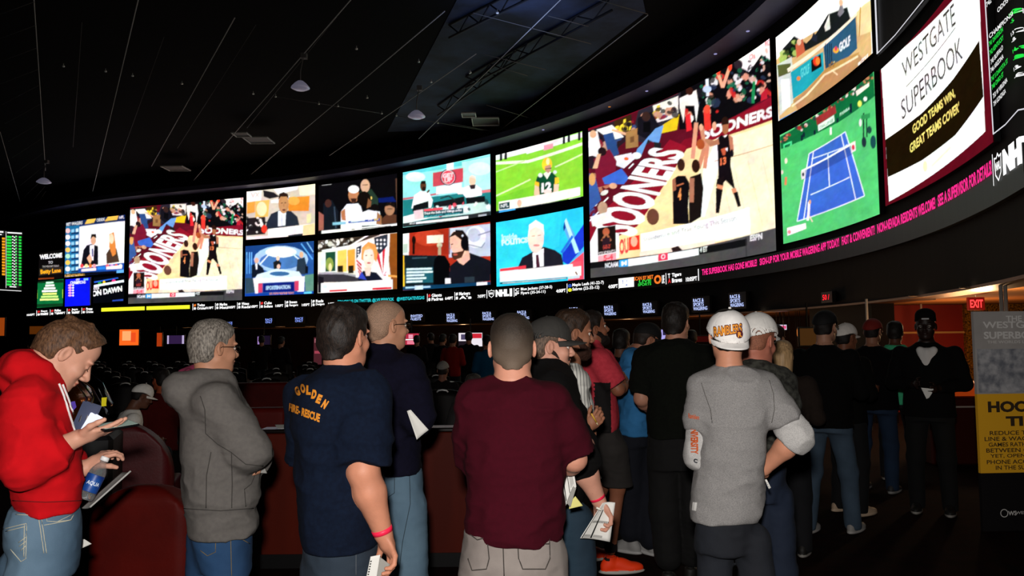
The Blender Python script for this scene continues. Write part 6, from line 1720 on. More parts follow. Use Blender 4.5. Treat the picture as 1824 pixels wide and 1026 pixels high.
# ======== man in grey-brown baseball cap and black shirt
def cap_man():
    p = Person('person', 'person in charcoal baseball cap and black shirt, pink wristband, facing right', 984, 3.65, CD, '#c8907a')
    p.head(p.pt(438, 160), 80, 2, 0, 1.0, neck=p.pt(425, 262), nr=.058, jaw=1.1)
    A1 = p.arm(p.pt(450, 320, -.16), p.pt(556, 592, -.2), p.pt(624, 738, -.17), (.06, .052, .032))
    A2 = p.arm(p.pt(470, 320, .16), p.pt(560, 520, .2), p.pt(600, 560, .1))
    p.hand(A1[2], p.pt(650, 790, -.17), -p.r * .7 - p.v * .4, 1, .6, .02, 1.05, thumb=(.3, 1.0))
    rows = [(212, 378, 478, .07), (232, 366, 510, .11), (262, 365, 532, .155), (310, 370, 548, .18), (400, 385, 560, .19), (500, 395, 570, .19), (620, 410, 580, .19), (740, 420, 572, .18)]
    dress(p, rows, knit('black_knit', '#0b0a0a', '#0e0d0d', .1, 60, .3, 600), [(A1, 0, 1.18, (.085, .078, .07)), (A2, 0, 1.3, (.08, .07, .06))], .007, seed=71)
    lg = standard_legs(p, .06, .86, .08, .1, yaw=60)
    trousers(p, [(730, 425, 556, .13), (820, 430, 556, .13), (900, 440, 554, .12)], lg, (.095, .085, .074), denim('denim_teal', '#1c303e', '#121e2a', 3), .005)
    for a in lg[2]: p.shoe(a, 70, '#2e2c2a')
    wristband(p, A1, .93, .034)
    p.hair('#3a2c22', .004, .008, amp=.0015, nape=-.07, color2='#6a5444'); p.brows('#3a2a20'); p.eyes()
    p.beard('#2a1d16', .0015, -.004, .0012)
    p.cap('#34322f', tilt=2, extra=.004, bl=.082)
    p.build_body()
    s_, S_ = sheet('betting_sheet', 'large white betting sheet with black columns hanging from the capped man\'s hand', 'paper', [p.o + p.pt(640, 752, -.22), p.o + p.pt(688, 750, -.2), p.o + p.pt(668, 898, -.2), p.o + p.pt(556, 884, -.24)], PAPER, .0015, .012)
    sheet_marks(s_, S_, [(.02, .15, .06, .98), (.33, .2, .39, .97)] + [(.08 + i * .035, .88, .095 + i * .035, .94) for i in range(7)] + [(.42 + i * .035, .88, .435 + i * .035, .94) for i in range(9)] + [(.1 + i * .05, .5, .125 + i * .05, .56) for i in range(16) if i != 5], INK)
    sheet('pencil', 'short white pencil in the capped man\'s fist', 'pencil', [p.o + p.pt(618, 766, -.25), p.o + p.pt(636, 774, -.25), p.o + p.pt(635, 781, -.25), p.o + p.pt(616, 773, -.25)], mat('pencil_white', '#e0dcd0', .5), .006, nx=2, ny=2)
cap_man()
def held_news():
    p = Person('news', '', 912, 3.04, CD); bpy.data.objects.remove(p.root)
    A = [p.o + p.pt(498, 522, .1), p.o + p.pt(518, 548, .02), p.o + p.pt(541, 672, .02), p.o + p.pt(494, 764, .12)]
    s_, S_ = sheet('newspaper', 'white sports newspaper held beside the maroon-shirted man\'s right hip', 'newspaper', [p.o + p.pt(474, 560, .14), p.o + p.pt(512, 524, .12), p.o + p.pt(541, 690, .12), p.o + p.pt(500, 764, .14)], PAPER, .004, .006)
    sheet_marks(s_, S_, [(.12, .42, .18, .95), (.45, .38, .5, .92)] + [(.15 + k * .09, .06 + .022 * i, .2 + k * .09, .072 + .022 * i) for k in range(8) for i in range(13)] + [(.6 + (i % 3) * .1, .4 + .03 * (i // 3), .67 + (i % 3) * .1, .41 + .03 * (i // 3)) for i in range(48)], INK)
    sheet('yellow_slip', 'pale yellow folded slip just below the maroon-shirted man\'s newspaper', 'paper', [p.o + p.pt(518, 748, .13), p.o + p.pt(538, 726, .13), p.o + p.pt(566, 762, .13), p.o + p.pt(514, 774, .13)], mat('paper_yellow', '#cfc878', .8), .003)
    sheet('roll_of_slips', 'rolled white slips between the newspaper and the yellow slip', 'paper', [p.o + p.pt(506, 752, .12), p.o + p.pt(530, 690, .12), p.o + p.pt(541, 696, .12), p.o + p.pt(520, 768, .12)], mat('paper_grey2', '#8c8a84', .8), .012, .004)
held_news()

# ======== bearded man in pinstriped jersey
def beard_man():
    p = Person('person', 'person with full beard in white pinstriped jersey holding a pencil', 1034, 4.35, CD, '#a06a50')
    p.head(p.pt(528, 112), 74, 4, 0, 1.02, neck=p.pt(515, 225), nr=.058)
    A1 = p.arm(p.pt(530, 300, -.1), p.pt(530, 500, -.2), p.pt(580, 470, -.28)); A2 = p.arm(p.pt(540, 300, .17), p.pt(560, 480, .2), p.pt(600, 490, .1))
    p.hand(A1[2], p.pt(615, 438, -.3), -p.r * .3 + p.v + Z3 * .2, 1, .7, .03, .95, thumb=(.3, .9))
    rows = [(228, 490, 552, .06), (245, 480, 566, .1), (280, 476, 580, .15), (340, 478, 588, .17), (420, 480, 592, .18), (500, 485, 600, .18), (570, 490, 610, .18), (640, 500, 628, .17), (658, 505, 634, .16)]
    m = mat('pinstripe', '#dcdad2', .9)
    nt = m.node_tree; tc = nt.nodes.new('ShaderNodeTexCoord'); w = nt.nodes.new('ShaderNodeTexWave'); w.wave_profile = 'SIN'; w.inputs['Scale'].default_value = 17; w.inputs['Distortion'].default_value = .6
    rp = nt.nodes.new('ShaderNodeValToRGB'); rp.color_ramp.elements[0].position = .0; rp.color_ramp.elements[0].color = (.05, .05, .06, 1); rp.color_ramp.elements[1].position = .16; rp.color_ramp.elements[1].color = (*lin('#dcdad2'), 1)
    nt.links.new(tc.outputs['Object'], w.inputs[0]); nt.links.new(w.outputs['Fac'], rp.inputs[0]); nt.links.new(rp.outputs[0], nt.nodes['Principled BSDF'].inputs['Base Color'])
    dress(p, rows, m, [(A1, 0, 1.3, (.085, .075, .065)), (A2, 0, 1.2, (.08, .07, .06))], .006, seed=81, top_name='jersey')
    lg = standard_legs(p, -.12, .9, .07, .06, yaw=80)
    trousers(p, [(600, 470, 575, .14), (720, 460, 565, .14)], lg, (.095, .078, .065), mat('shorts_black', '#0c0c10', .9), .004)
    for a in lg[2]: p.shoe(a, 60, '#1c1c1e')
    p.hair('#22160e', .01, .02, amp=.005, color2='#3c281a', nape=-.07); p.brows('#22160e'); p.eyes(); p.beard('#3c2014', .013, .012, .004)
    mb = MB(); W, E = A1[2], A1[1]; mb.lathe([(.031, -.014), (.035, -.012), (.035, .012), (.031, .014)], W + (E - W) * .08, 20, nrm(W - E)); mb.build('watch', mat('watch_olive', '#3a3420', .5, .4), p.root, True)
    p.build_body()
    a, b = p.o + p.pt(598, 415, -.36), p.o + p.pt(624, 460, -.33)
    pe = empty('pencil', a); tag(pe, 'yellow pencil between the bearded man\'s fingers', 'pencil')
    MB().tube([a - a, b - a - (b - a) * .25], .004, 8).build('pencil_shaft', mat('pencil_yellow', '#d8a83c', .5), pe, True); MB().tube([(b - a) * .75, b - a], [.004, .001], 8).build('pencil_tip', mat('pencil_wood', '#d8c8a0', .6), pe, True)
beard_man()

CH = (1020, 540, 4.275)
# ======== man in coral and black polo, orange trainers
def coral_man():
    p = Person('person', 'person in coral and black polo, dark shorts and bright orange trainers', 1082, 5.5, CH, '#8e5840')
    p.head(p.pt(148, 196), 68, -14, 0, 1.0, neck=p.pt(150, 335), nr=.056)
    A1 = p.arm(p.pt(205, 440, -.16), p.pt(345, 655, -.15), p.pt(405, 610, .05), (.052, .045, .032)); A2 = p.arm(p.pt(230, 430, .18), p.pt(340, 640, .2), p.pt(350, 620, -.02), (.052, .045, .032))
    p.hand(A1[2], A1[2] + p.v * .1 + Z3 * .02, -p.r, 1, .4, sc=1.05, fine=False); p.hand(A2[2], p.pt(410, 610, -.2), -p.r * .5 + p.v, -1, .55, sc=1.1)
    rows = [(300, 95, 205, .07), (330, 65, 240, .12), (370, 40, 265, .16), (430, 30, 290, .18), (520, 40, 300, .18), (620, 70, 315, .18), (740, 100, 335, .18), (850, 125, 352, .18), (930, 150, 352, .17), (968, 180, 335, .165)]
    def collar(F_): F_.cone(p.pt(148, 330), p.pt(152, 300), .075, .064, .02)
    m = knit('coral_jersey', '#c43c48', '#b43440', .15, 40, .3, 500); bk = mat('polo_black', '#100c0c', .9)
    cL, cR = p.pt(165, 700, -.17), p.pt(290, 700, -.17)
    def side(c):
        u = c @ p.r; dv = c @ p.v
        return ((c[:, 2] < p.pt(200, 590)[2]) & (u > cL @ p.r) & (u < cR @ p.r) & (np.abs(dv) > .05)).astype(int)
    F_ = Field(); F_.loft(*p.rows(rows), (p.r[0], p.r[1]), .03); p.sleeve(F_, A1, 0, .84, (.085, .08, .07)); p.sleeve(F_, A2, 0, .84, (.085, .08, .07)); collar(F_); F_.noise(.006, (9, 9, 5), 91); F_.noise(.003, (16, 16, 9), 92, True)
    p.B.loft(*p.rows(rows, -.022), (p.r[0], p.r[1]), .03)
    p.cloth('polo_shirt', F_, [m, bk], .009, side)
    Bf = Field(); p.sleeve(Bf, A1, .82, .87, (.08, .079, .07)); p.cloth('sleeve_band', Bf, bk, .008)
    sh = mat('shorts_charcoal', '#2a2624', .9, noise=.2, nscale=6)
    k1, k2 = at(1100, 868, 5.5) - p.o, at(1070, 868, 5.75) - p.o
    a1, a2 = at(1088, 980, 5.55) - p.o, at(1044, 974, 5.85) - p.o
    lg = ([at(1092, 790, 5.42) - p.o, at(1082, 790, 5.6) - p.o], [k1, k2], [a1, a2])
    trousers(p, [(950, 180, 345, .15), (1030, 175, 385, .15), (1120, 180, 400, .15)], lg, (.115, .1, .045), sh, .005, cut_z=float(k1[2] + .01), name='shorts', br=(.08, .052, .036))
    for a, y in ((a1, 76), (a2, 70)):
        so = Field(); so.cone(a + Z3 * .02, a + Z3 * .1, .046, .044, .01); so.keep(a + Z3 * .12, Z3); p.cloth('sock', so, mat('sock_black', '#0e0c0c', .9), .007)
    ORS = '#ff4010'
    s1 = p.shoe(a1 + p.r * .01, 76, ORS, '#b8b4ac', 1.08, 'trainer', ORS); p.shoe(a2, 60, ORS, '#b8b4ac', 1.05, 'trainer', ORS)
    p.crop = (0, 0, 1); W_ = [(0, .35), (.12, .15), (.3, .12), (1, 1), (.35, .42), (.2, .42), (.1, .55)]
    print_on(p, s1, '', [(1076, 984), (1106, 984), (1106, 1002), (1076, 1002)], INK, 'trainer_mark', pts=W_, faces=[(0, 1, 6), (1, 5, 6), (1, 2, 5), (2, 4, 5), (2, 3, 4)])
    p.crop = CH
    p.hair('#120c0a', .01, .016, amp=.005, color2='#241812', nape=-.07); p.brows('#140c08'); p.eyes(); p.beard('#1a0e0a', .01, .006, .003)
    p.build_body(h=.012)
coral_man()

# ======== man in blue polo and black cap
def blue_man():
    p = Person('person', 'person in blue polo shirt, black cap and black trousers, leaning forward', 1132, 6.1, CH, '#a87058', res=1.15)
    p.head(p.pt(566, 278), 66, 18, 0, 1.0, neck=p.pt(505, 350), nr=.06)
    A1 = p.arm(p.pt(440, 440, -.1), p.pt(430, 640, -.14), p.pt(560, 640, -.05)); A2 = p.arm(p.pt(480, 440, .18), p.pt(540, 640, .2), p.pt(600, 640, .1))
    p.hand(A1[2], A1[2] + p.r * .1, Z3, 1, .3, fine=False)
    rows = [(335, 415, 545, .08), (355, 392, 580, .13), (390, 375, 600, .17), (460, 358, 610, .2), (560, 352, 612, .2), (700, 350, 605, .2), (850, 352, 600, .2), (950, 345, 600, .2), (994, 340, 600, .2)]
    dress(p, rows, knit('blue_pique', '#3674a8', '#2e6898', .25, 8, .3, 500), [(A1, 0, .9, (.088, .082, .075)), (A2, 0, .9, (.08, .075, .07))], .011, seed=101, top_name='polo_shirt', fine_amp=.006)
    a1, a2 = at(1124, 952, 6.05) - p.o, at(1160, 966, 6.0) - p.o
    lg = ([p.pt(440, 1010, -.05), p.pt(510, 1010, .05)], [p.pt(440, 1400, -.05), p.pt(540, 1400, .0)], [a1 + Z3 * .06, a2 + Z3 * .06])
    trousers(p, [(970, 352, 590, .16), (1080, 360, 590, .16)], lg, (.12, .1, .09), mat('trousers_midnight', '#0c0e18', .9), .005)
    p.shoe(a1, -60, '#8c8a88', '#a8a6a4'); p.shoe(a2, -40, '#989694', '#b4b2b0')
    p.hair('#2a1c14', .004, .008, amp=.0015, nape=-.06); p.eyes(); p.cap('#0e0c0c', tilt=0, extra=.004, bl=.07)
    p.build_body(h=.013)
blue_man()

# ======== tall man in black T-shirt
def black_tee():
    p = Person('person', 'tall person in black T-shirt and black trousers, back to the viewer', 1202, 5.2, CE, '#b8826a')
    p.head(p.pt(262, 72), 22, -2, 0, 1.02, neck=p.pt(262, 150), nr=.058)
    A1 = p.arm(p.pt(150, 212), p.pt(132, 358, .02), p.pt(165, 400, .22), (.055, .05, .035)); A2 = p.arm(p.pt(372, 212), p.pt(385, 370, .05), p.pt(330, 420, .25), (.055, .05, .035))
    p.hand(A1[2], A1[2] + p.v * .1 + p.r * .05, p.r, -1, .4, fine=False); p.hand(A2[2], A2[2] + p.v * .1 - p.r * .05, -p.r, 1, .4, fine=False)
    rows = [(133, 228, 302, .065), (140, 205, 325, .09), (152, 172, 352, .12), (170, 145, 375, .14), (205, 130, 390, .155), (260, 140, 385, .16), (340, 158, 378, .16), (430, 152, 375, .165), (500, 152, 370, .165)]
    bk = knit('black_green_tee', '#0d0f0a', '#0b0c08', .1, 60, .3, 500)
    dress(p, rows, bk, [(A1, 0, .82, (.092, .084, .07)), (A2, 0, .82, (.09, .08, .07))], .007, seed=111)
    a1, a2 = at(1190, 1001, 5.2) - p.o, at(1230, 996, 5.3) - p.o
    lg = ([p.loc(-.09, 0, .9), p.loc(.1, 0, .9)], [p.loc(-.09, 0, .5), p.loc(.11, 0, .5)], [a1 + Z3 * .07, a2 + Z3 * .07])
    trousers(p, [(470, 158, 362, .15), (540, 155, 362, .15), (620, 160, 360, .15)], lg, (.12, .1, .088), mat('trousers_black', '#090808', .9), .005)
    p.shoe(a1, 4, '#1a1816', '#6a6460'); p.shoe(a2, 12, '#1a1816', '#5a5450')
    mb = MB(); c = a1 * np.array([1, 1, 0]) - p.v * .083; mb.box((-.006, -.004, .03), (.006, .0, .062)); mb.v = [tuple(c + p.r * x + p.v * y + Z3 * z) for x, y, z in mb.v]; mb.build('heel_glint', mat('glint_white', '#ffffff', .4), p.root)  # white tab standing in for the glint on the heel
    p.hair('#0c0806', .01, .018, amp=.004, color2='#1a120c', nape=-.075)
    p.build_body(h=.012)
black_tee()

# ======== man in dark camouflage sweater and white cap
def camo_man():
    p = Person('person', 'person in dark speckled sweater and white cap beside the backwards-capped man', 1362, 3.95, CE, '#b06c58')
    p.head(p.pt(567, 140), 30, 8, 0, 1.0, neck=p.pt(558, 240), nr=.062)
    A1 = p.arm(p.pt(650, 300, .0), p.pt(672, 470, .0), p.pt(640, 560, .12)); A2 = p.arm(p.pt(480, 300, .05), p.pt(480, 470, .1), p.pt(540, 520, .3))
    p.hand(A1[2], A1[2] + p.v * .1, -p.r, 1, .4, fine=False)
    rows = [(215, 520, 610, .08), (235, 490, 640, .12), (265, 470, 662, .15), (320, 462, 682, .17), (400, 465, 690, .17), (480, 480, 692, .17), (560, 490, 690, .17), (590, 495, 685, .165)]
    dress(p, rows, mat('camo_knit', '#3a3a34', .95, noise=.8, nscale=38, color2='#14130f', bump=.4, bscale=300), [(A1, 0, 1.85, (.08, .072, .05)), (A2, 0, 1.8, (.08, .07, .05))], .008, seed=121, top_name='sweater')
    lg = standard_legs(p, -.02, .88, .06, .07)
    trousers(p, [(570, 505, 680, .14), (650, 505, 672, .14), (740, 508, 662, .13)], lg, (.095, .078, .066), denim('denim_navy', '#141e30', '#0d1420', 3), .005)
    for a in lg[2]: p.shoe(a, 20, '#2a2a2c')
    p.hair('#5a3a2a', .003, .005, amp=.001, buzz=True, color2='#a8684e', nape=-.06); p.cap('#e4e0da', tilt=8, extra=.01, bl=.06)
    p.build_body()
camo_man()
# ---------------------------------------------------------------- simpler, more distant figures
def figure(label, px, d, h=1.76, yaw=0.0, top='#0c0b0b', pants='#0e0e12', skin='#a06a50', hair='#1a120e', cap=None, arms='down', sleeve=1.9, width=1.0, shoe='#1a1816', seated=False, res=1.7, pitch=0.0, group=None, capback=False, lean=0.0, shoesole='#8a8680', beanie=False, hairlen=0.0, eyes=False, step=0.0):
    p = Person('person', label, px, d, skin=skin, group=group, res=res)
    y = math.radians(yaw)
    f = p.v * math.cos(y) + p.r * math.sin(y); x = p.r * math.cos(y) - p.v * math.sin(y)
    G = lambda a, b, z: x * a * width + f * b + Z3 * z
    k = h / 1.76; dz = (-.42 if seated else 0.0)
    Zs = lambda z: z * k + dz
    L = lambda z: lean * max(z - .9, 0) * k
    p.head(G(0, .03 + L(1.75), Zs(1.64)), yaw, pitch, 0, 1.0 * k, neck=G(0, -.01 + L(1.4), Zs(1.44)))
    sh = []
    for q in (-1, 1):
        S = G(q * .18, L(1.4), Zs(1.4))
        if arms == 'down': E, W = G(q * .235, -.01 + L(1.1), Zs(1.12)), G(q * .23, .06 + L(.9), Zs(.88))
        elif arms == 'front': E, W = G(q * .24, .0 + L(1.1), Zs(1.13)), G(q * .06, .27 + L(1.1), Zs(1.12 + .02 * q))
        else: E, W = G(q * .25, .05 + L(1.1), Zs(1.13)), G(q * .12, .26 + L(1.1), Zs(1.3))
        sh.append(p.arm(S, E, W)); p.hand(W, W + (f * .1 if arms != 'down' else -Z3 * .1), x * -q, q, .4, fine=False)
    rz = [(.84, .165, .115), (.95, .16, .115), (1.08, .155, .115), (1.25, .175, .125), (1.36, .19, .115), (1.43, .15, .09), (1.475, .08, .065), (1.5, .06, .055)]
    z = [Zs(q[0]) for q in rz]
    c = [G(0, L(q[0]), 0) for q in rz]
    ax = (z, [q[0] for q in c], [q[1] for q in c])
    T = Field(); T.loft(*ax, [q[1] * width + .015 for q in rz], [q[2] * width + .012 for q in rz], (x[0], x[1]), .03)
    for A in sh: p.sleeve(T, A, 0, sleeve, (.072, .06, .045))
    T.noise(.007, (9, 9, 5), int(px) % 97)
    p.B.loft(*ax, [q[1] * width - .005 for q in rz], [q[2] * width - .005 for q in rz], (x[0], x[1]), .03)
    p.cloth('shirt', T, knit('cloth_' + top.strip('#'), top, None, .15, 40, .3, 400), .011)
    if seated:
        lg = ([G(q * .09, .0, .5) for q in (-1, 1)], [G(q * .11, .42, .5) for q in (-1, 1)], [G(q * .11, .42, .1) for q in (-1, 1)])
    else:
        lg = ([G(q * .085, 0, .86 * k) for q in (-1, 1)], [G(q * .1, .03 + step * q * .5, .48 * k) for q in (-1, 1)], [G(q * .11, -.01 + step * q, .09) for q in (-1, 1)])
    P = Field()
    zz = [Zs(v) for v in (.8, .9, 1.0)]
    if not seated: P.loft(zz, [0, 0, 0], [0, 0, 0], [.165 * width] * 3, [.115 * width] * 3, (x[0], x[1]), .03)
    for H_, K_, A_ in zip(*lg): P.chain([H_, K_, A_ - Z3 * .03], [.1, .078, .066], .03)
    P.noise(.006, (10, 10, 10), 3); P.keep((0, 0, .03), (0, 0, -1))
    p.cloth('trousers', P, mat('trousers_' + pants.strip('#'), pants, .9, noise=.25, nscale=6, bump=.3, bscale=500), .011)
    p.legs(*lg, r=(.07, .05, .04))
    for A_ in lg[2]: p.shoe(A_, yaw, shoe, shoesole)
    if beanie:
        B_ = Field(); B_.ell(p.H(0, -.014, .045), np.array((.087, .108, .095)) * k, p.hM); B_.ell(p.H(0, -.014, .1), np.array((.082, .1, .06)) * k, p.hM, .02); B_.keep(p.H(0, 0, .04), -p.hM[:, 2]); p.cloth('knit_cap', B_, knit('knit_cap', top, None), .007)
    elif cap:
        p.hair(hair, .001, .005, amp=0, buzz=True, nape=-.06); p.cap(cap, back=capback, tilt=0 if not capback else -20, extra=.008)
    elif hair:
        p.hair(hair, .01, .018, amp=.004, nape=-.07 - hairlen)
        if hairlen:
            Hf = Field(); Hf.cone(p.H(0, -.05, 0), p.H(0, -.06, -.1 - hairlen), .085, .07); Hf.keep(p.H(0, .04, 0), p.hM[:, 1]); Hf.noise(.004, (60, 60, 8), 4); p.cloth('long_hair', Hf, mat('hair_' + hair.strip('#') + 'l', hair, .5, noise=.4, nscale=100, stretch=(1, 1, .1)), .006)
    if eyes: p.brows('#120c08'); p.eyes()
    p.build_body(h=.012)
    return p

P11 = figure('person in black jacket, black cap with white trim and light blue jeans', 1468, 6.6, 1.84, 24, '#070606', '#3c4c5c', '#a87860', cap='#0b0a0a', arms='front', width=1.2, shoe='#8a8682', shoesole='#a09c98', step=.14, res=1.3)
figure('person in white cap and black top just right of the black-capped man in jeans', 1503, 7.3, 1.74, 40, '#080706', '#0a0a0c', '#7a4a34', cap='#d8d0c8', arms='front', width=1.1, shoe='#a89078', shoesole='#b8a088')
P13 = figure('person in dark red cap, black jacket and dark blue jeans', 1553, 8.3, 1.8, 20, '#080607', '#1a2c44', '#9a6850', cap='#7a1c14', arms='front', width=1.38, shoe='#2a2a2c', shoesole='#8a8886')
figure('person in mint green shirt, head turned away beyond the red-capped man', 1594, 8.9, 1.79, 10, '#48c08a', '#101014', '#5a3826', hair='#0c0806', arms='front', width=1.35)
P15 = figure('person in black tracksuit and tall black knit cap facing the viewer, white undershirt', 1650, 7.3, 1.85, 184, '#0a0909', '#070707', '#24140f', arms='front', width=1.25, beanie=True, eyes=True, res=1.2)
U = Field(); U.cone(P15.loc(-.055, -.115, 1.5), P15.loc(0, -.15, 1.22), .035, .012); U.cone(P15.loc(.055, -.115, 1.5), P15.loc(0, -.15, 1.22), .035, .012); U.cone(P15.loc(0, -.115, 1.47), P15.loc(0, -.14, 1.26), .055, .012); P15.cloth('undershirt', U, mat('undershirt_white', '#c8c4c0', .9), .008)
mb = MB(); mb.box((-.03, -.004, 0), (.03, 0, .012)); mb.v = [tuple(P15.hc + P15.r * a + P15.v * (b - .1) + Z3 * (c + .06)) for a, b, c in mb.v]; mb.build('cap_emblem', mat('emblem_pale', '#a8a8a8', .6), P15.root)
sheet('folded_paper', 'small white folded paper in the hands of the man facing the viewer', 'paper', [P15.o + P15.loc(-.06, -.36, 1.17), P15.o + P15.loc(.05, -.36, 1.16), P15.o + P15.loc(.0, -.36, 1.08), P15.o + P15.loc(-.02, -.36, 1.07)], PAPER, .004)
figure('person with long pale blonde hair between the white cap and the jacket', 1392, 6.0, 1.6, 10, '#241c18', '#101014', '#c89478', hair='#d0a878', hairlen=.1, arms='front', res=1.3)
figure('person with brown hair behind the blonde-haired person', 1378, 7.2, 1.74, 30, '#1a1412', '#101014', '#8a5a44', hair='#2c1a12', arms='front')
figure('person in dark jacket between the coral polo and the blue polo', 1105, 7.6, 1.72, 20, '#0c0a0c', '#0c0c10', '#6a4434', arms='front')
SIT = 'people seated among the chairs'
W1 = figure('seated person in white shirt and white baseball cap facing right', 212, 7.9, 1.62, 80, '#f0ece4', '#101014', '#6a4434', cap='#f4f0e8', seated=True, arms='front', group=SIT, lean=.25, sleeve=.9, pitch=20)
figure('seated person in dark red shirt right of the white-capped person', 291, 8.8, 1.76, -30, '#4a0e0c', '#101014', '#b05838', seated=True, arms='front', group=SIT)
figure('seated person in grey sweater leaning left of the maroon shirt', 806, 9.2, 1.64, 70, '#4c4a4a', '#101014', '#a07058', hair='#4a443e', seated=True, arms='front', group=SIT, lean=.3)
figure('seated person in black right of the grey-sweatered one', 826, 8.4, 1.58, 60, '#0e0c0e', '#101014', '#a06a50', hair='#0e0a08', seated=True, arms='front', group=SIT, lean=.3)
figure('seated person in dark clothes low behind the sweater man\'s newspaper', 788, 11.5, 1.72, 10, '#181416', '#101014', '#8a5a48', cap='#88847e', seated=True, arms='front', group=SIT)
FAR = 'people standing far back'
for px, d, h, yw, tp, lab in ((806, 17, 1.74, 20, '#7a1410', 'person in red shirt far back under the first wagering signs'), (868, 14, 1.7, -20, '#0e4260', 'person in teal blue shirt far back beside the maroon man\'s head'), (835, 18, 1.8, 0, '#0c0a0c', 'person in black far back between the red and teal shirts'), (788, 19, 1.76, 30, '#120e10', 'person in dark brown far back just left of the red shirt'),
                            (742, 20, 1.74, 10, '#141012', 'person far back beneath the invited guests sign'), (768, 21, 1.8, -30, '#0e0c0e', 'person far back, half-turned, right of the invited guests sign'), (466, 22, 1.78, 0, '#100c0c', 'person far back beneath the middle race only sign'), (500, 20, 1.74, 30, '#140e0e', 'person far back between two race only signs'), (76, 15, 1.76, 10, '#3c0c0e', 'person in dark red far back at the left behind the red hood'),
                            (58, 17, 1.7, -20, '#0e0c0c', 'person in black far back at the far left'), (1232, 12, 1.74, 0, '#140c0c', 'person far back between the black T-shirt and the backwards cap'), (1100, 13, 1.76, 20, '#120c0c', 'person far back left of the blue polo man')):
    figure(lab, px, d, h, yw, tp, group=FAR, res=2.4, arms='front')
# ---------------------------------------------------------------- room: recess behind the wall, furniture, ceiling
def off_curve(off, ta, tb, n=60): return [wall_pt(t, 0, off) for t in np.linspace(ta, tb, n)]
def ribbon(name, offa, offb, z0, z1, m, ta, tb, kind='structure', n=60):
    A, B_ = off_curve(offa, ta, tb, n), off_curve(offb, ta, tb, n)
    v, f = [], []
    for a, b in zip(A, B_): v += [(a[0], a[1], z0), (a[0], a[1], z1), (b[0], b[1], z1), (b[0], b[1], z0)]
    for i in range(len(A) - 1):
        for k in range(4): f.append((i * 4 + k, i * 4 + (k + 1) % 4, i * 4 + 4 + (k + 1) % 4, i * 4 + 4 + k))
    f += [(0, 1, 2, 3), tuple(4 * (len(A) - 1) + k for k in (3, 2, 1, 0))]
    return tag(mesh_obj(name, v, f, m, None, False), kind=kind)
TR = ray(1545, 560)[0]
M_tan = mat('soffit_tan', '#a8703c', .8, noise=.2, nscale=2)
ribbon('ceiling_recess', -.4, -6.2, Z_FASCIA + .01, Z_FASCIA + .1, M_tan, T0, ray(1432, 560)[0])
ribbon('wall_recess', -5.2, -5.4, 0, Z_FASCIA, mat('wall_brown', '#2a0f08', .8, noise=.4, nscale=1.5), T0, ray(1432, 560)[0])
ec = [tuple(q[:2]) for q in off_curve(-.1, TR - .03, T1, 30)] + [(15, 7.2), (15, 17.2), (7.2, 17.2)]; n = len(ec)
tag(mesh_obj('ceiling_entrance', [(x, y, Z_FASCIA + z) for z in (.012, .1) for x, y in ec], [tuple(range(n - 1, -1, -1)), tuple(range(n, 2 * n))] + [(i, (i + 1) % n, n + (i + 1) % n, n + i) for i in range(n)], M_tan, None, False), kind='structure')
mb = MB(); mb.box((7.5, 16.6, 0), (9.62, 16.8, Z_FASCIA)); tag(mb.build('wall_red', mat('wall_red', '#701208', .6, noise=.25, nscale=1.2)), kind='structure')
mb = MB(); mb.box((7.5, 16.56, 1.66), (9.62, 16.6, 1.7)); tag(mb.build('trim_3', mat('trim_cream', '#b08850', .5, .3)), kind='structure')
mb = MB(); mb.box((9.62, 16.5, 0), (15, 16.8, Z_FASCIA)); tag(mb.build('wall_mosaic', mat('gold_mosaic', '#a07018', .35, .4, noise=.9, nscale=26, color2='#1c1206')), kind='structure')
ribbon('wall_pillar', -.08, -.5, 0, Z_FASCIA, M_wall, ray(1436, 560)[0], TR, n=20)
M_chr = mat('satin_metal', '#c4b8ac', .35, .35)
for px, py, y in ((1546, 560, 13.55), (1643, 560, 16.0), (1787, 560, 9.4), (1795, 560, 9.5)):
    b = on_floor(px, y); o = MB().tube([(0, 0, 0), (0, 0, Z_FASCIA)], .022, 10).build('metal_post', M_chr, None, True, b)
    tag(o, {1546: 'slim metal post at the left edge of the red wall', 1643: 'slim metal post between the red wall and the gold mosaic', 1787: 'left one of the paired slim posts above the standing banner', 1795: 'right one of the paired slim posts above the standing banner'}[px], 'post')
M_dl = glow('downlight_lens', '#fff0d0', 3.0)
def downlight(px, py, r, label, E=0, zc=None, ceil_y=None):
    zc = zc or Z_FASCIA
    d = ray(px, py); k = (zc - EYE) / d[2]; c = np.array([0, 0, EYE]) + d * k
    e = empty('downlight', c); tag(e, label, 'downlight', 'round ceiling downlights')
    MB().lathe([(.001, -.012), (r, -.012), (r, .0), (.001, 0)], n=20).build('lens', M_dl, e)
    MB().lathe([(r, -.02), (r * 1.2, -.016), (r * 1.2, 0), (r, 0)], n=20).build('ring', mat('ring_bronze', '#4a3420', .5), e)
    if E: lamp('downlight_fill', 'POINT', c - np.array([0, 0, .4]), E * 2, (1, .62, .3), .12)  # warm point lamp added below the lens to tint the soffit orange
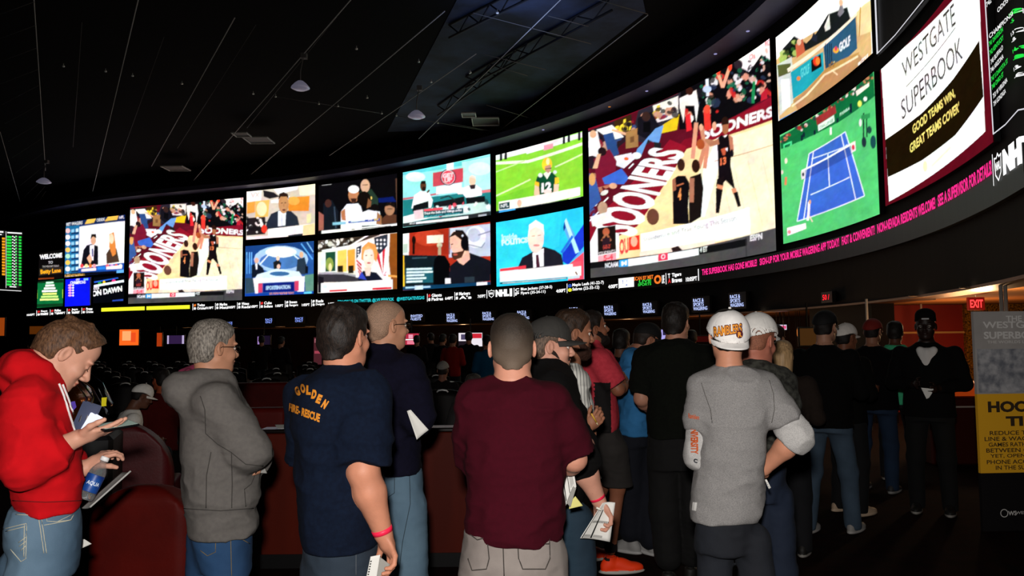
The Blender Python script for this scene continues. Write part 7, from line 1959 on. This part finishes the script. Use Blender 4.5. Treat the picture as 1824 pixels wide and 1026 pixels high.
for px, py, r, lab, E in ((1750, 517, .2, 'largest oval downlight left of the paired posts', 30), (1723, 511, .08, 'downlight beyond the largest one', 0), (1633, 526, .1, 'downlight above the red wall', 8), (1640, 533, .2, 'farther wide downlight above the red wall', 0), (1358, 553.5, .12, 'downlight right of the white backwards cap', 10), (1378, 554.5, .2, 'wide downlight right of the white cap', 0),
                          (1117, 567, .15, 'downlight below the wagering signs over the coral polo man', 14), (825, 577, .16, 'downlight beside the maroon shirt man', 12), (760, 578, .16, 'downlight right of the bald man', 12), (552, 581, .18, 'downlight left of the navy shirt man', 14), (499, 581.5, .18, 'downlight between the two race only signs', 12), (334, 583, .18, 'downlight left of the grey hooded man', 8), (415, 583, .18, 'downlight just right of the grey-haired head', 8)):
    downlight(px, py, r, lab, E)
lamp('entrance_fill', 'POINT', (8.4, 14.4, 1.35), 75, (1, .5, .22), .3)  # unseen point lamp added to light the soffit and red wall
lamp('bar_fill', 'POINT', (5.2, 22.5, 1.6), 60, (1, .45, .18), .3)  # unseen warm point lamp added to brighten the recess by the bar

# EXIT sign
c = at(1738, 541, 12.6); e = empty('exit_sign', c); tag(e, 'red illuminated exit sign hanging above the standing banner', 'exit sign')
mb = MB(); mb.box((-.14, -.02, -.105), (.14, .02, .105), bev=.008); mb.build('sign_box', mat('exit_box', '#3a0806', .5, emit='#c01810', strength=.25), e)
v, t, _ = letters('EXIT', .03); mesh_obj('exit_lettering', [((x - .5) * .21, -.024, (y - .5) * .13) for x, y in v], [tuple(q) for q in t], glow('exit_red', '#ff3838', 2.2), e, False)
MB().tube([(0, 0, .1), (0, 0, Z_FASCIA - c[2] + .01)], .012, 8).build('hanger', M_chr, e)

# standing banner
b0 = on_floor(1735, 6.6); bx = nrm(np.array([1.0, .06, 0])); bw = .85
e = empty('standing_banner', b0 + bx * bw / 2); tag(e, 'tall standing banner, grey above and yellow below, at the right edge', 'banner')
def bpanel(name, z0, z1, m, off=0.0, th=.03, u0=0.0, u1=1.0):
    P = [bx * (u - .5) * bw for u in (u0, u1)]; n = np.array([bx[1], -bx[0], 0])
    v = [p + n * o + Z3 * z for p in P for z in (z0, z1) for o in (off, off - th)]
    return mesh_obj(name, v, [(0, 2, 3, 1), (4, 5, 7, 6), (0, 4, 6, 2), (1, 3, 7, 5), (2, 6, 7, 3), (0, 1, 5, 4)], m, e, False)
zb = lambda y: float(at(1740, y, 6.6)[2])
ZT_, ZM_, ZY_ = zb(555), zb(702), zb(843)
bpanel('base', 0, ZY_, mat('banner_base', '#0e0a0c', .6)); bpanel('poster_top', ZM_, ZT_, mat('banner_grey', '#a09a96', .5, noise=.3, nscale=3, color2='#b2aca8'), .004); bpanel('poster_bottom', ZY_, ZM_, mat('banner_yellow', '#f4b428', .5), .004)
bpanel('photo', zb(700), zb(622), mat('banner_photo', '#b8b6b8', .5, noise=.9, nscale=14, color2='#74767e'), .006, .002, .02, 1)
def btext(txt, x0, x1, y0, y1, m, bold=.02):
    v, t, _ = letters(txt, bold); n = np.array([bx[1], -bx[0], 0])
    X0, X1 = (at(x0, 700, 6.6) - b0) @ bx, (at(x1, 700, 6.65) - b0) @ bx
    z0, z1 = zb(y1), zb(y0)
    mesh_obj('banner_lettering', [bx * (X0 + (X1 - X0) * x - bw / 2) + Z3 * (z0 + (z1 - z0) * y) + n * .0085 for x, y in v], [tuple(q) for q in t], m, e, False)
BR_, PL = mat('banner_ink', '#3a2c1c', .7), mat('banner_pale', '#dcd8d4', .6)
btext('THE', 1800, 1822, 563, 573, PL); btext('WESTGATE', 1756, 1868, 573, 585, PL); btext('SUPERBOOK', 1757, 1868, 591, 604, PL, .03); btext('THE WORLDS LARGEST', 1763, 1860, 607, 612, PL, 0)
btext('HOOPS', 1758, 1858, 715, 735, BR_, .05); btext('TIPS', 1790, 1852, 742, 760, BR_, .05)
for i, (tx, x0, x1) in enumerate((('REDUCE TIME IN', 1759, 1860), ('LINE & WAGER ON', 1749, 1862), ('GAMES RATHER THAN', 1756, 1866), ('BETWEEN GAMES.', 1751, 1860), ('YET, OPEN UP A', 1758, 1850), ('PHONE ACCOUNT', 1751, 1858), ('IN THE SUPERBOOK', 1767, 1870))): btext(tx, x0, x1, 768 + i * 10.3, 775.5 + i * 10.3, BR_, .015)
btext('WESTGATE', 1800, 1838, 912, 917, PL, 0)
v, n = [], 24; ce = bx * ((at(1790, 915, 6.6) - b0) @ bx - bw / 2) + Z3 * zb(915); nn = np.array([bx[1], -bx[0], 0])
for i in range(n):
    w = 2 * math.pi * i / n
    for r in (.028, .034): v.append(ce + bx * r * math.cos(w) + Z3 * r * math.sin(w) + nn * .004)
mesh_obj('round_emblem', v, [(2 * i, 2 * i + 1, (2 * i + 3) % (2 * n), (2 * i + 2) % (2 * n)) for i in range(n)], PL, e, False)
btext('WS', 1786, 1794, 911, 919, PL)
# low counter, its orange padded top made to glow, behind the tracksuit man
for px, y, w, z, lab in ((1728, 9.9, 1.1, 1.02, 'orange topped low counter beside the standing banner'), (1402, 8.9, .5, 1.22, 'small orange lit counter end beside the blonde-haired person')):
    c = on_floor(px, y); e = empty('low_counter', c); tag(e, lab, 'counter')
    mb = MB(); mb.box((-w / 2, 0, 0), (w / 2, .5, z - .16), bev=.02); mb.build('counter_base', mat('counter_wood', '#3a0f08', .4), e)
    mb = MB(); mb.box((-w / 2 - .02, -.03, z - .16), (w / 2 + .02, .53, z), bev=.03); mb.build('counter_top', mat('counter_orange_glow', '#c04a18', .5, emit='#d04a14', strength=.35), e)
    mb = MB(); mb.box((-w / 2 - .03, -.05, z - .3), (w / 2 + .03, -.03, z - .28)); mb.build('rail', M_chr, e)

# lit screens and panels seen inside the recess
def panel(px, py, w, h, y, col, st, label, cat='screen', name='television', cols=None):  # screens, plus glowing panels added for orange glows in the recess
    c = at(px, py, y); e = empty(name, c); tag(e, label, cat)
    W, H = w * y / F / 2, h * y / F / 2
    mb = MB(); mb.box((-W - .03, 0, -H - .03), (W + .03, .06, H + .03), bev=.01); mb.build('casing', M_case, e)
    MB().tube([(0, .05, H), (0, .05, Z_FASCIA - c[2] + .02)], .02, 6).build('bracket', M_case, e)
    mb = MB(); mb.box((-W, -.012, -H), (W, 0, H)); mb.build('lit_face', glow('lit_' + col.strip('#'), col, st), e)
    for i, (u0, v0, u1, v1, cc) in enumerate(cols or []):
        mb = MB(); mb.box((-W + 2 * W * u0, -.016, H - 2 * H * v1), (-W + 2 * W * u1, -.012, H - 2 * H * v0)); mb.build('lit_patch', glow('lit_' + cc.strip('#'), cc, 1.0), e)
panel(230, 601, 34, 28, 30, '#ff6a20', 1.0, 'bright orange screen above the white-capped seated person', cols=[(.15, .1, .6, .7, '#ffb070'), (.6, .2, .85, .8, '#f05020')])
panel(284, 605, 9, 24, 33, '#b03a10', .9, 'narrow orange lit panel left of the grey hooded man')
panel(313, 605, 30, 15, 33, '#3a2450', .7, 'purple framed screen left of the grey-haired head', cols=[(0, 0, .1, 1, '#b8a8d0'), (.88, 0, 1, 1, '#b8a8d0')])
panel(470, 606, 22, 16, 31, '#241830', .6, 'violet screen behind the crowd between the two hooded and navy shirts', cols=[(0, .1, .35, .95, '#a080c0')])
panel(566, 625, 14, 48, 28, '#683038', .5, 'pale pink upright poster left of the navy shirt man\'s head', 'poster', 'poster', [(.1, .05, .9, .2, '#a06068'), (.1, .5, .9, .6, '#a04050')])
panel(733, 604, 26, 20, 26, '#c03048', .9, 'pink screen just right of the bald man\'s glasses', cols=[(.1, .5, .9, .6, '#ffffff'), (.3, .1, .6, .45, '#f0a0b8'), (.2, .65, .8, .95, '#f08098')])
panel(838, 605, 42, 24, 25, '#f0e8f0', 1.0, 'bright white and red screen left of the maroon man\'s head', cols=[(.55, .05, .98, .4, '#d02838'), (.1, .1, .45, .5, '#504868'), (.0, .6, .4, 1, '#201820')])
panel(1191, 597, 26, 20, 22, '#b0a8f0', 1.0, 'small violet white screen left of the tall man\'s neck', cols=[(.1, .1, .4, .5, '#282040'), (.3, .6, .9, .95, '#ffffff')])
panel(1248, 604, 40, 10, 20, '#3a0a08', .7, 'dim red lit sign between the tall man and the white cap')
panel(1391, 583, 20, 9, 20.0, '#e0d8f0', .9, 'tiny bright screen beyond the blonde-haired person', cols=[(.5, .2, .95, .8, '#e05080')])
panel(1440, 600, 30, 30, 15.3, '#6a4420', .35, 'faintly glowing ochre wall piece left of the black cap with white trim', 'panel')  # gold wall piece given a faint glow of its own
panel(410, 606, 8, 10, 30, '#c85820', .8, 'small orange lamp in front of the glasses of the grey-haired man')
panel(78, 588, 50, 14, 33, '#5a2c08', .8, 'dim orange glowing panel for the lit soffit at the left above the red hood')  # orange-lit soffit put in as a glowing panel
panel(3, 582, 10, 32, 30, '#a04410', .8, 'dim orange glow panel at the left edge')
for i, (px, py, w, h, cc) in enumerate(((1398, 662, 7, 26, '#ffb060'), (1386, 668, 6, 20, '#f07828'), (1408, 650, 5, 14, '#ffd8a0'), (1428, 668, 4, 22, '#ffe0c0'), (1420, 660, 6, 12, '#d86020'), (1421, 592, 3, 14, '#e08038'), (1399, 625, 8, 8, '#ffb878'), (1448, 600, 3, 14, '#c84020'), (1073, 588, 5, 6, '#ffb860'))):
    c = at(px, py, 19.5 + i * .1); e = empty('lantern', c); tag(e, 'small glowing amber lantern of the far bar, ' + ['tall one in the middle', 'left one', 'upper bright one', 'thin white one', 'dim orange one', 'high one under the soffit', 'round one above the others', 'red one nearest the black cap', 'single one over the coral polo man'][i], 'lantern', 'amber lanterns of the bar')
    r, hh = w * 20 / F / 2, h * 20 / F / 2
    MB().lathe([(.001, -hh), (r * .7, -hh), (r, -hh * .4), (r, hh * .5), (r * .5, hh), (.001, hh)], n=12).build('glass', glow('lantern_' + cc.strip('#'), cc, 1.1), e, True); MB().tube([(0, 0, hh), (0, 0, Z_FASCIA - c[2])], .008, 6).build('cord', M_case, e)

# gaming machine with amber hood behind the red-hooded man
c = on_floor(126, 5.6); e = empty('gaming_machine', c, math.radians(20)); tag(e, 'glossy gaming machine with amber hood, chrome arch and tilted bright display behind the phone', 'gaming machine')
gl, am = mat('gloss_black', '#0a0908', .15, spec=.6, coat=.5), mat('amber_gloss', '#8a4a14', .2, .3, coat=.5)
mb = MB(); mb.box((-.32, -.1, 0), (.3, .5, .98), bev=.03); mb.build('cabinet', mat('machine_black', '#0b0a0a', .6), e)
Hf = Field(); Hf.ell((-.06, .1, 1.22), (.2, .24, .2)); Hf.keep((0, 0, 1.08), (0, 0, -1)); v, q = meshify(Hf, .014); mesh_obj('amber_hood', v, q, am, e)
mb = MB(); mb.tube([(.0, -.1, 1.44), (.1, -.12, 1.43), (.2, -.14, 1.34), (.27, -.14, 1.2), (.28, -.14, 1.14)], [.03, .04, .042, .036, .03], 12); mb.build('arch', gl, e, True)
for dx in (-.06, -.02): MB().tube([(.02 + dx, -.16, 1.42), (.12 + dx, -.18, 1.38), (.2 + dx, -.18, 1.26), (.16 + dx, -.2, 1.1)], .006, 8).build('chrome_arc', M_chr, e, True)
def tilt_panel(name, q, m): mesh_obj(name, q + [tuple(np.array(a) + np.array((.015, .03, 0))) for a in q], [(0, 1, 2, 3), (7, 6, 5, 4), (0, 4, 5, 1), (1, 5, 6, 2), (2, 6, 7, 3), (3, 7, 4, 0)], m, e, False)
tilt_panel('display', [(.02, -.2, .98), (.13, -.2, .98), (.22, -.2, 1.2), (.12, -.2, 1.24)], mat('machine_display', '#404050', .1, emit='#707898', strength=.35))
tilt_panel('bright_window', [(.07, -.215, .97), (.14, -.215, .97), (.23, -.215, 1.12), (.17, -.215, 1.16)], glow('window_white', '#e8ecff', 1.2))
tilt_panel('purple_strip', [(-.12, -.2, 1.0), (-.09, -.2, 1.0), (.06, -.2, 1.2), (.05, -.2, 1.24)], glow('strip_purple', '#5840a0', .9)); tilt_panel('orange_window', [(-.24, -.19, .99), (-.1, -.19, 1.0), (-.04, -.19, 1.14), (-.24, -.19, 1.15)], glow('window_orange', '#f08830', 1.0))
tilt_panel('yellow_strip', [(.235, -.2, 1.2), (.25, -.2, 1.2), (.25, -.2, 1.26), (.235, -.2, 1.26)], glow('strip_yellow', '#c0b020', .9)); mb = MB(); mb.box((-.34, -.14, .96), (.1, -.1, .975)); mb.build('edge_strip', glow('edge_white', '#d0d0c8', 1.0), e)

# upholstered booths
RED = mat('vinyl_red', '#5c0c05', .6, noise=.3, nscale=4, spec=.15, bump=.15, bscale=60)
DRED = mat('vinyl_wine', '#520a10', .5, noise=.3, nscale=5, spec=.25, bump=.2, bscale=60)
def booth(px, y, w, h, label, rz=0.0, m=RED, depth=.75, round_=.16):
    c = on_floor(px, y); e = empty('booth_sofa', c, rz); tag(e, label, 'sofa')
    B_ = Field()
    B_.fn_pts = None
    def rb(P, cx, cz, hx, hy, hz, cy, r):
        q = np.abs(P - np.array([cx, cy, cz])) - np.array([hx, hy, hz]) + r
        return np.linalg.norm(np.maximum(q, 0), axis=1) + np.minimum(q.max(1), 0) - r
    B_._op(lambda P: rb(P, 0, h / 2, w / 2, .11, h / 2, .0, min(round_, .1) if round_ < .1 else .1), (-w / 2, -.11, 0), (w / 2, .11, h), .02)
    if round_ > .1: B_.fn(lambda P, d: np.maximum(d, np.hypot(np.maximum(np.abs(P[:, 0]) - (w / 2 - round_ * 1.6), 0), np.maximum(P[:, 2] - (h - round_ * 1.6), 0)) - round_ * 1.6))
    v, q = meshify(B_, .022); mesh_obj('backrest', v, q, m, e)
    S_ = Field(); S_._op(lambda P: rb(P, 0, .23, w / 2, depth / 2, .23, .1 + depth / 2, .06), (-w / 2, .1, 0), (w / 2, .1 + depth, .46), .02); v, q = meshify(S_, .025); mesh_obj('seat', v, q, m, e)
booth(265, 4.7, .62, .8, 'dark red sofa back with rounded top left of the grey hooded man', .05, round_=.18)
booth(226, 6.3, .75, 1.02, 'wine red sofa with sloping rounded back below the white-capped seated person', .3, DRED, round_=.3)
booth(120, 7.25, .6, 1.05, 'wine red sofa beyond the water bottle', .2, DRED, round_=.15, depth=.3)
booth(430, 7.6, .9, 1.0, 'red sofa right of the grey hooded man\'s shoulder, nearer of its pair', .1, RED, round_=.05)
booth(470, 11.2, 1.1, 1.05, 'red sofa farther back right of the grey-haired head', .1, RED, round_=.05)
# booth divider behind the queue
c = on_floor(655, 5.75); e = empty('booth_divider', c); tag(e, 'waist-high red brown booth divider running behind the queue', 'divider')
W_ = 1.55
mb = MB(); mb.box((-W_ / 2, 0, 0), (W_ / 2, .12, .97), bev=.01); mb.build('panel', mat('wood_redbrown', '#561404', .6, noise=.35, nscale=3, stretch=(1, 1, .2), spec=.12), e)
mb = MB(); mb.box((-W_ / 2 - .02, -.02, .97), (W_ / 2 + .02, .16, 1.0), bev=.008); mb.build('ledge', mat('ledge_black', '#120c0a', .3), e)
mb = MB(); mb.box((-W_ / 2, -.006, 0), (W_ / 2, 0, .1)); mb.build('kick_board', M_case, e)
s_ = sheet('betting_sheet', 'white paper lying on the booth divider just left of the navy T-shirt', 'paper', [c + np.array((-.72, .13, 1.02)), c + np.array((-.5, .13, 1.02)), c + np.array((-.46, .0, 1.004)), c + np.array((-.66, .0, 1.004))], PAPER)

# theatre-style chairs facing the screens
seat_m, back_m = mat('chair_fabric', '#160c0b', .8, noise=.3, nscale=12), mat('chair_shell', '#100a0a', .5)
def chair():
    e = empty('lounge_chair')
    mb = MB(); mb.box((-.25, -.22, .38), (.25, .26, .5), bev=.04); mb.build('seat', seat_m, e, True)
    v, f = [], []
    nx, nz = 8, 6
    for lay in (0, 1):
        for j in range(nz + 1):
            for i in range(nx + 1):
                a = (i / nx - .5) * 2; z = .42 + .56 * j / nz - .05 * abs(a) ** 3 * (j / nz)
                v.append((a * (.27 - .03 * j / nz), -.26 + .07 * a * a - .07 * j / nz - lay * .045, z))
    N_ = (nx + 1) * (nz + 1)
    for j in range(nz):
        for i in range(nx):
            q = (j * (nx + 1) + i, j * (nx + 1) + i + 1, (j + 1) * (nx + 1) + i + 1, (j + 1) * (nx + 1) + i); f += [q, tuple(k + N_ for k in q[::-1])]
    ring = [j * (nx + 1) for j in range(nz + 1)] + [nz * (nx + 1) + i for i in range(1, nx + 1)] + [j * (nx + 1) + nx for j in range(nz - 1, -1, -1)] + list(range(nx - 1, 0, -1))
    f += [(a, a + N_, b + N_, b) for a, b in zip(ring, ring[1:] + ring[:1])]
    mesh_obj('backrest', v, f, back_m, e)
    mb = MB(); mb.tube([(-.075, -.385, .945), (-.05, -.395, .968), (0, -.4, .976), (.05, -.395, .968), (.075, -.385, .945)], .011, 8); mb.build('glint_arc', mat('glint_pale', '#e8e8e8', .35, .2), e, True)  # pale arc added for the white glint on the chair back
    for q in (-1, 1): mb = MB(); mb.box((q * .29 - .03, -.2, .58), (q * .29 + .03, .2, .63), bev=.015); mb.box((q * .29 - .02, -.15, .44), (q * .29 + .02, .1, .58)); mb.build('armrest', back_m, e, True)
    MB().lathe([(.001, 0), (.2, 0), (.19, .02), (.04, .04), (.035, .4), (.001, .4)], n=16).build('pedestal', back_m, e, True)
    return e
proto = chair(); used = False
rc = random.Random(8); k = 0
PEOPLE_XY = [(o.location.x, o.location.y) for o in bpy.data.objects if o.name.startswith('person') and o.parent is None]
for y, z in ((9.8, 0), (12.0, 0), (14.2, 0), (16.6, 0), (19.2, 0), (22, 0), (25, 0)):
    px = 128.0
    while px < 862:
        c = on_floor(px, y + (px - 500) * -.0012 * y * .3)
        px += .82 * F / y * (1 + rc.uniform(-.04, .12))
        if any(math.hypot(c[0] - a, c[1] - b) < .6 for a, b in PEOPLE_XY) or (330 < px < 640 and y < 13.5): continue
        if not used: e = proto; used = True
        else:
            e = proto.copy(); COL.objects.link(e)
            for ch in list(proto.children):
                d2 = ch.copy(); COL.objects.link(d2); d2.parent = e
        e.location = c; e.rotation_euler = (0, 0, math.atan2(-c[0], c[1]) * .6 + rc.uniform(-.25, .25))
        tag(e, 'dark upholstered lounge chair with pale arc for the glint on its back, in rows facing the screens', 'chair', 'lounge chairs in rows before the screens')

# ---------------------------------------------------------------- ceiling grid and fittings
M_bar = mat('rail_grey', '#b8b4b0', .5, spec=.4); M_dim = mat('rail_dim', '#5a5654', .6)  # pale tone stands in for highlights along the metal edges
def on_z(px, py, z): d = ray(px, py); return np.array([0, 0, EYE]) + d * ((z - EYE) / d[2])
ZR = Z_CEIL - .02
def rail(a, b, r, m, label, z=ZR, name='ceiling_rail', cat='ceiling rail', grp='long thin rails under the ceiling'):
    A, B2 = on_z(*a, z), on_z(*b, z); A[2] = B2[2] = z
    o = MB().tube([A - A, B2 - A], r * .7, 6).build(name, m, None, True, A); tag(o, label, cat, grp); return o
for a, b, r, m, w in (((60, -6), (81, 304), .018, M_bar, 'steepest one in the upper left corner'), ((0, 235), (36, 360), .018, M_bar, 'short one at the left edge'), ((247, -4), (160, 362), .02, M_bar, 'first long one right of the corner, ending above the odds screens'),
                      ((418, 32), (270, 296), .02, M_bar, 'second long one, ending above the left basketball screen'), ((628, -4), (340, 327), .02, M_bar, 'third long one, ending above the orange talk screen'), ((792, 20), (436, 320), .02, M_bar, 'fourth long one, crossing the middle of the ceiling'),
                      ((848, 96), (587, 277), .018, M_bar, 'fifth one, ending above the headband screen'), ((1000, -2), (746, 247), .018, M_bar, 'sixth one, ending left of the round lamp'), ((1154, 27), (886, 236), .016, M_bar, 'rightmost, bounding the blue lit bay'),
                      ((292, 66), (214, 284), .01, M_dim, 'faint one between the first and second'), ((456, 44), (316, 264), .01, M_dim, 'faint one between the second and third'), ((600, 30), (440, 228), .01, M_dim, 'faint one between the third and fourth'), ((146, 40), (130, 262), .01, M_dim, 'faint one left of the first')):
    rail(a, b, r, m, 'thin ceiling rail with its highlight painted pale, ' + w)
for i, (a, b) in enumerate((((843, 23), (1053, 78)), ((863, 97), (972, 124)), ((1060, -2), (1154, 25)), ((866, 187), (943, 210)), ((890, 120), (940, 135)), ((490, 172), (680, 202)), ((705, 206), (860, 232)), ((800, 219), (886, 236)), ((976, 28), (1048, 47)))):
    rail(a, b, .014, M_dim, 'crosswise ceiling bar, ' + ['long one at the top of the blue bay', 'one through the middle of the blue bay', 'one at the very top right', 'lowest in the blue bay', 'short one in the blue bay', 'long sprinkler pipe left of the round lamp', 'sprinkler pipe right of the round lamp', 'one beside the ceiling vent', 'short one near the top'][i], ZR - .05, 'ceiling_bar', 'ceiling bar', 'crosswise ceiling bars')
for i in range(13):
    t = i / 12.0; y0 = 25 + 345 * (1 - (1 - t) ** 1.5); x0 = -10 + 70 * t ** 1.5; x1 = 62 + 20 * t
    rail((x0, y0 + 4), (x1, y0 - (22 if i < 4 else 30)), .009, M_dim, 'thin slanting crossbar of the ladder-like grid at the left', ZR - .03, 'ladder_bar', 'ceiling bar', 'slanting crossbars at the upper left')
# dark roof trusses over the bay
M_tr = mat('truss_black', '#0a0a10', .7)
for i, (x0, y0, x1, y1) in enumerate(((800, 60, 1000, -40), (830, 150, 1090, 10), (780, 200, 940, 90))):
    A, B2 = on_z(x0, y0, Z_CEIL + .3), on_z(x1, y1, Z_CEIL + .3); A[2] = B2[2] = Z_CEIL + .18
    mb = MB(); n = 10
    for zz in (0, .36): mb.tube([Z3 * zz, B2 - A + Z3 * zz], .035, 6)
    for k in range(n): mb.tube([(B2 - A) * k / n + Z3 * (0 if k % 2 else .36), (B2 - A) * (k + 1) / n + Z3 * (.36 if k % 2 else 0)], .022, 6)
    tag(mb.build('roof_truss', M_tr, None, True, A), 'black roof truss above the blue bay, ' + ['nearest the top edge', 'middle one', 'lowest one'][i], 'truss')
v = [on_z(*q, Z_CEIL + .58) for q in ((690, 235), (886, 228), (1150, 22), (1135, -50), (840, -50))]
tag(mesh_obj('ceiling_bay', v + [q + Z3 * .05 for q in v], [(4, 3, 2, 1, 0), (5, 6, 7, 8, 9)] + [(i, (i + 1) % 5, 5 + (i + 1) % 5, 5 + i) for i in range(5)], mat('bay_lit_blue', '#2c3850', .8, noise=.6, nscale=.8, color2='#10141f'), None, False), kind='structure')  # panel added so the bay shows blue; blue light partly in its colour
lamp('blue_bay_fill', 'AREA', on_z(930, 60, Z_CEIL - .6), 40, (.35, .5, 1), 3.0, (math.pi, 0, 0))  # unseen area lamp added to tint the bay blue
def pendant(px, py, label, r, stem, lit=None):
    c = on_z(px, py, Z_CEIL - 1.0); e = empty('dome_lamp', c); tag(e, label, 'ceiling lamp')
    MB().lathe([(.001, -.05), (r * .6, -.05), (r, 0), (r * .97, .03), (r * .6, .14), (.08, .2), (.001, .2)], n=24).build('dome', mat('dome_pale', '#b8b4c8', .3, .2, emit='#a8a4c0', strength=.18), e, True)
    MB().tube([(0, 0, .18), (.0, .0, .5), (.1, 0, 1.0)], .015, 8).build('cable', M_dim, e, True); mb = MB(); mb.box((.02, -.08, .85), (.18, .08, 1.0)); mb.build('mount', M_dim, e)
pendant(742, 208, 'round pale dome lamp hanging near the middle of the ceiling', .28, 1); pendant(535, 157, 'dome lamp hanging left of the middle one', .26, 1); pendant(78, 325, 'dim flat dome lamp hanging at the left near the odds board', .3, 1)
def vent(px, py, w, label):
    c = on_z(px, py, Z_CEIL + .1); e = empty('ceiling_vent', c); tag(e, label, 'vent')
    mb = MB(); mb.tube([(-w, -w, 0), (w, -w, 0), (w, w, 0), (-w, w, 0)], .03, 6, True); mb.build('frame', M_bar, e); mb = MB()
    mb.box((-w, -w, .02), (w, w, .05)); mb.build('grille', M_dim, e)
for q in ((430, 240, .3, 'small square vent, left of the pair'), (461, 250, .5, 'larger square vent, right of the pair'), (313, 300, .5, 'square vent above the left basketball screen'), (865, 217, .5, 'square vent at the foot of the blue bay'), (835, 205, .25, 'tiny square vent left of the blue bay vent')): vent(*q)
for i, (px, py) in enumerate(((113, 119), (451, 168), (324, 150), (188, 128), (635, 88), (746, 111), (568, 186), (680, 203), (491, 173), (706, 207), (838, 130), (886, 24), (837, 131), (602, 190), (654, 175), (780, 220), (236, 136), (768, 147))):
    c = on_z(px, py, Z_CEIL - .1); o = MB().lathe([(.001, 0), (.035, .0), (.035, .03), (.012, .05), (.012, .1), (.001, .1)], n=10).build('sprinkler_head', mat('sprinkler_white', '#d8d4cc', .3, .3, emit='#b0aca4', strength=.0), None, True, c); tag(o, 'tiny pale sprinkler head dotted on the dark ceiling', 'sprinkler', 'sprinkler heads across the ceiling')
# small lights under the ledge above the screens
for i, (px, py) in enumerate(((1354, 30), (1168, 162), (1100, 192), (980, 238), (1294, 80))):
    t, _ = wall_hit(px, py); c = wall_pt(t, Z_TOP - .005, .35)
    e = empty('ledge_spot', c); tag(e, 'tiny round light under the ledge above the ' + ['golf screen', 'large basketball screen', 'upper left corner of the large basketball screen', 'football screen', 'upper right part of the large basketball screen'][i], 'spotlight')
    MB().lathe([(.001, -.01), (.045, -.01), (.045, 0), (.001, 0)], n=12).build('lens', glow('spot_amber' if i == 2 else 'spot_lilac', '#d08038' if i == 2 else '#a8a4d8', .8), e)
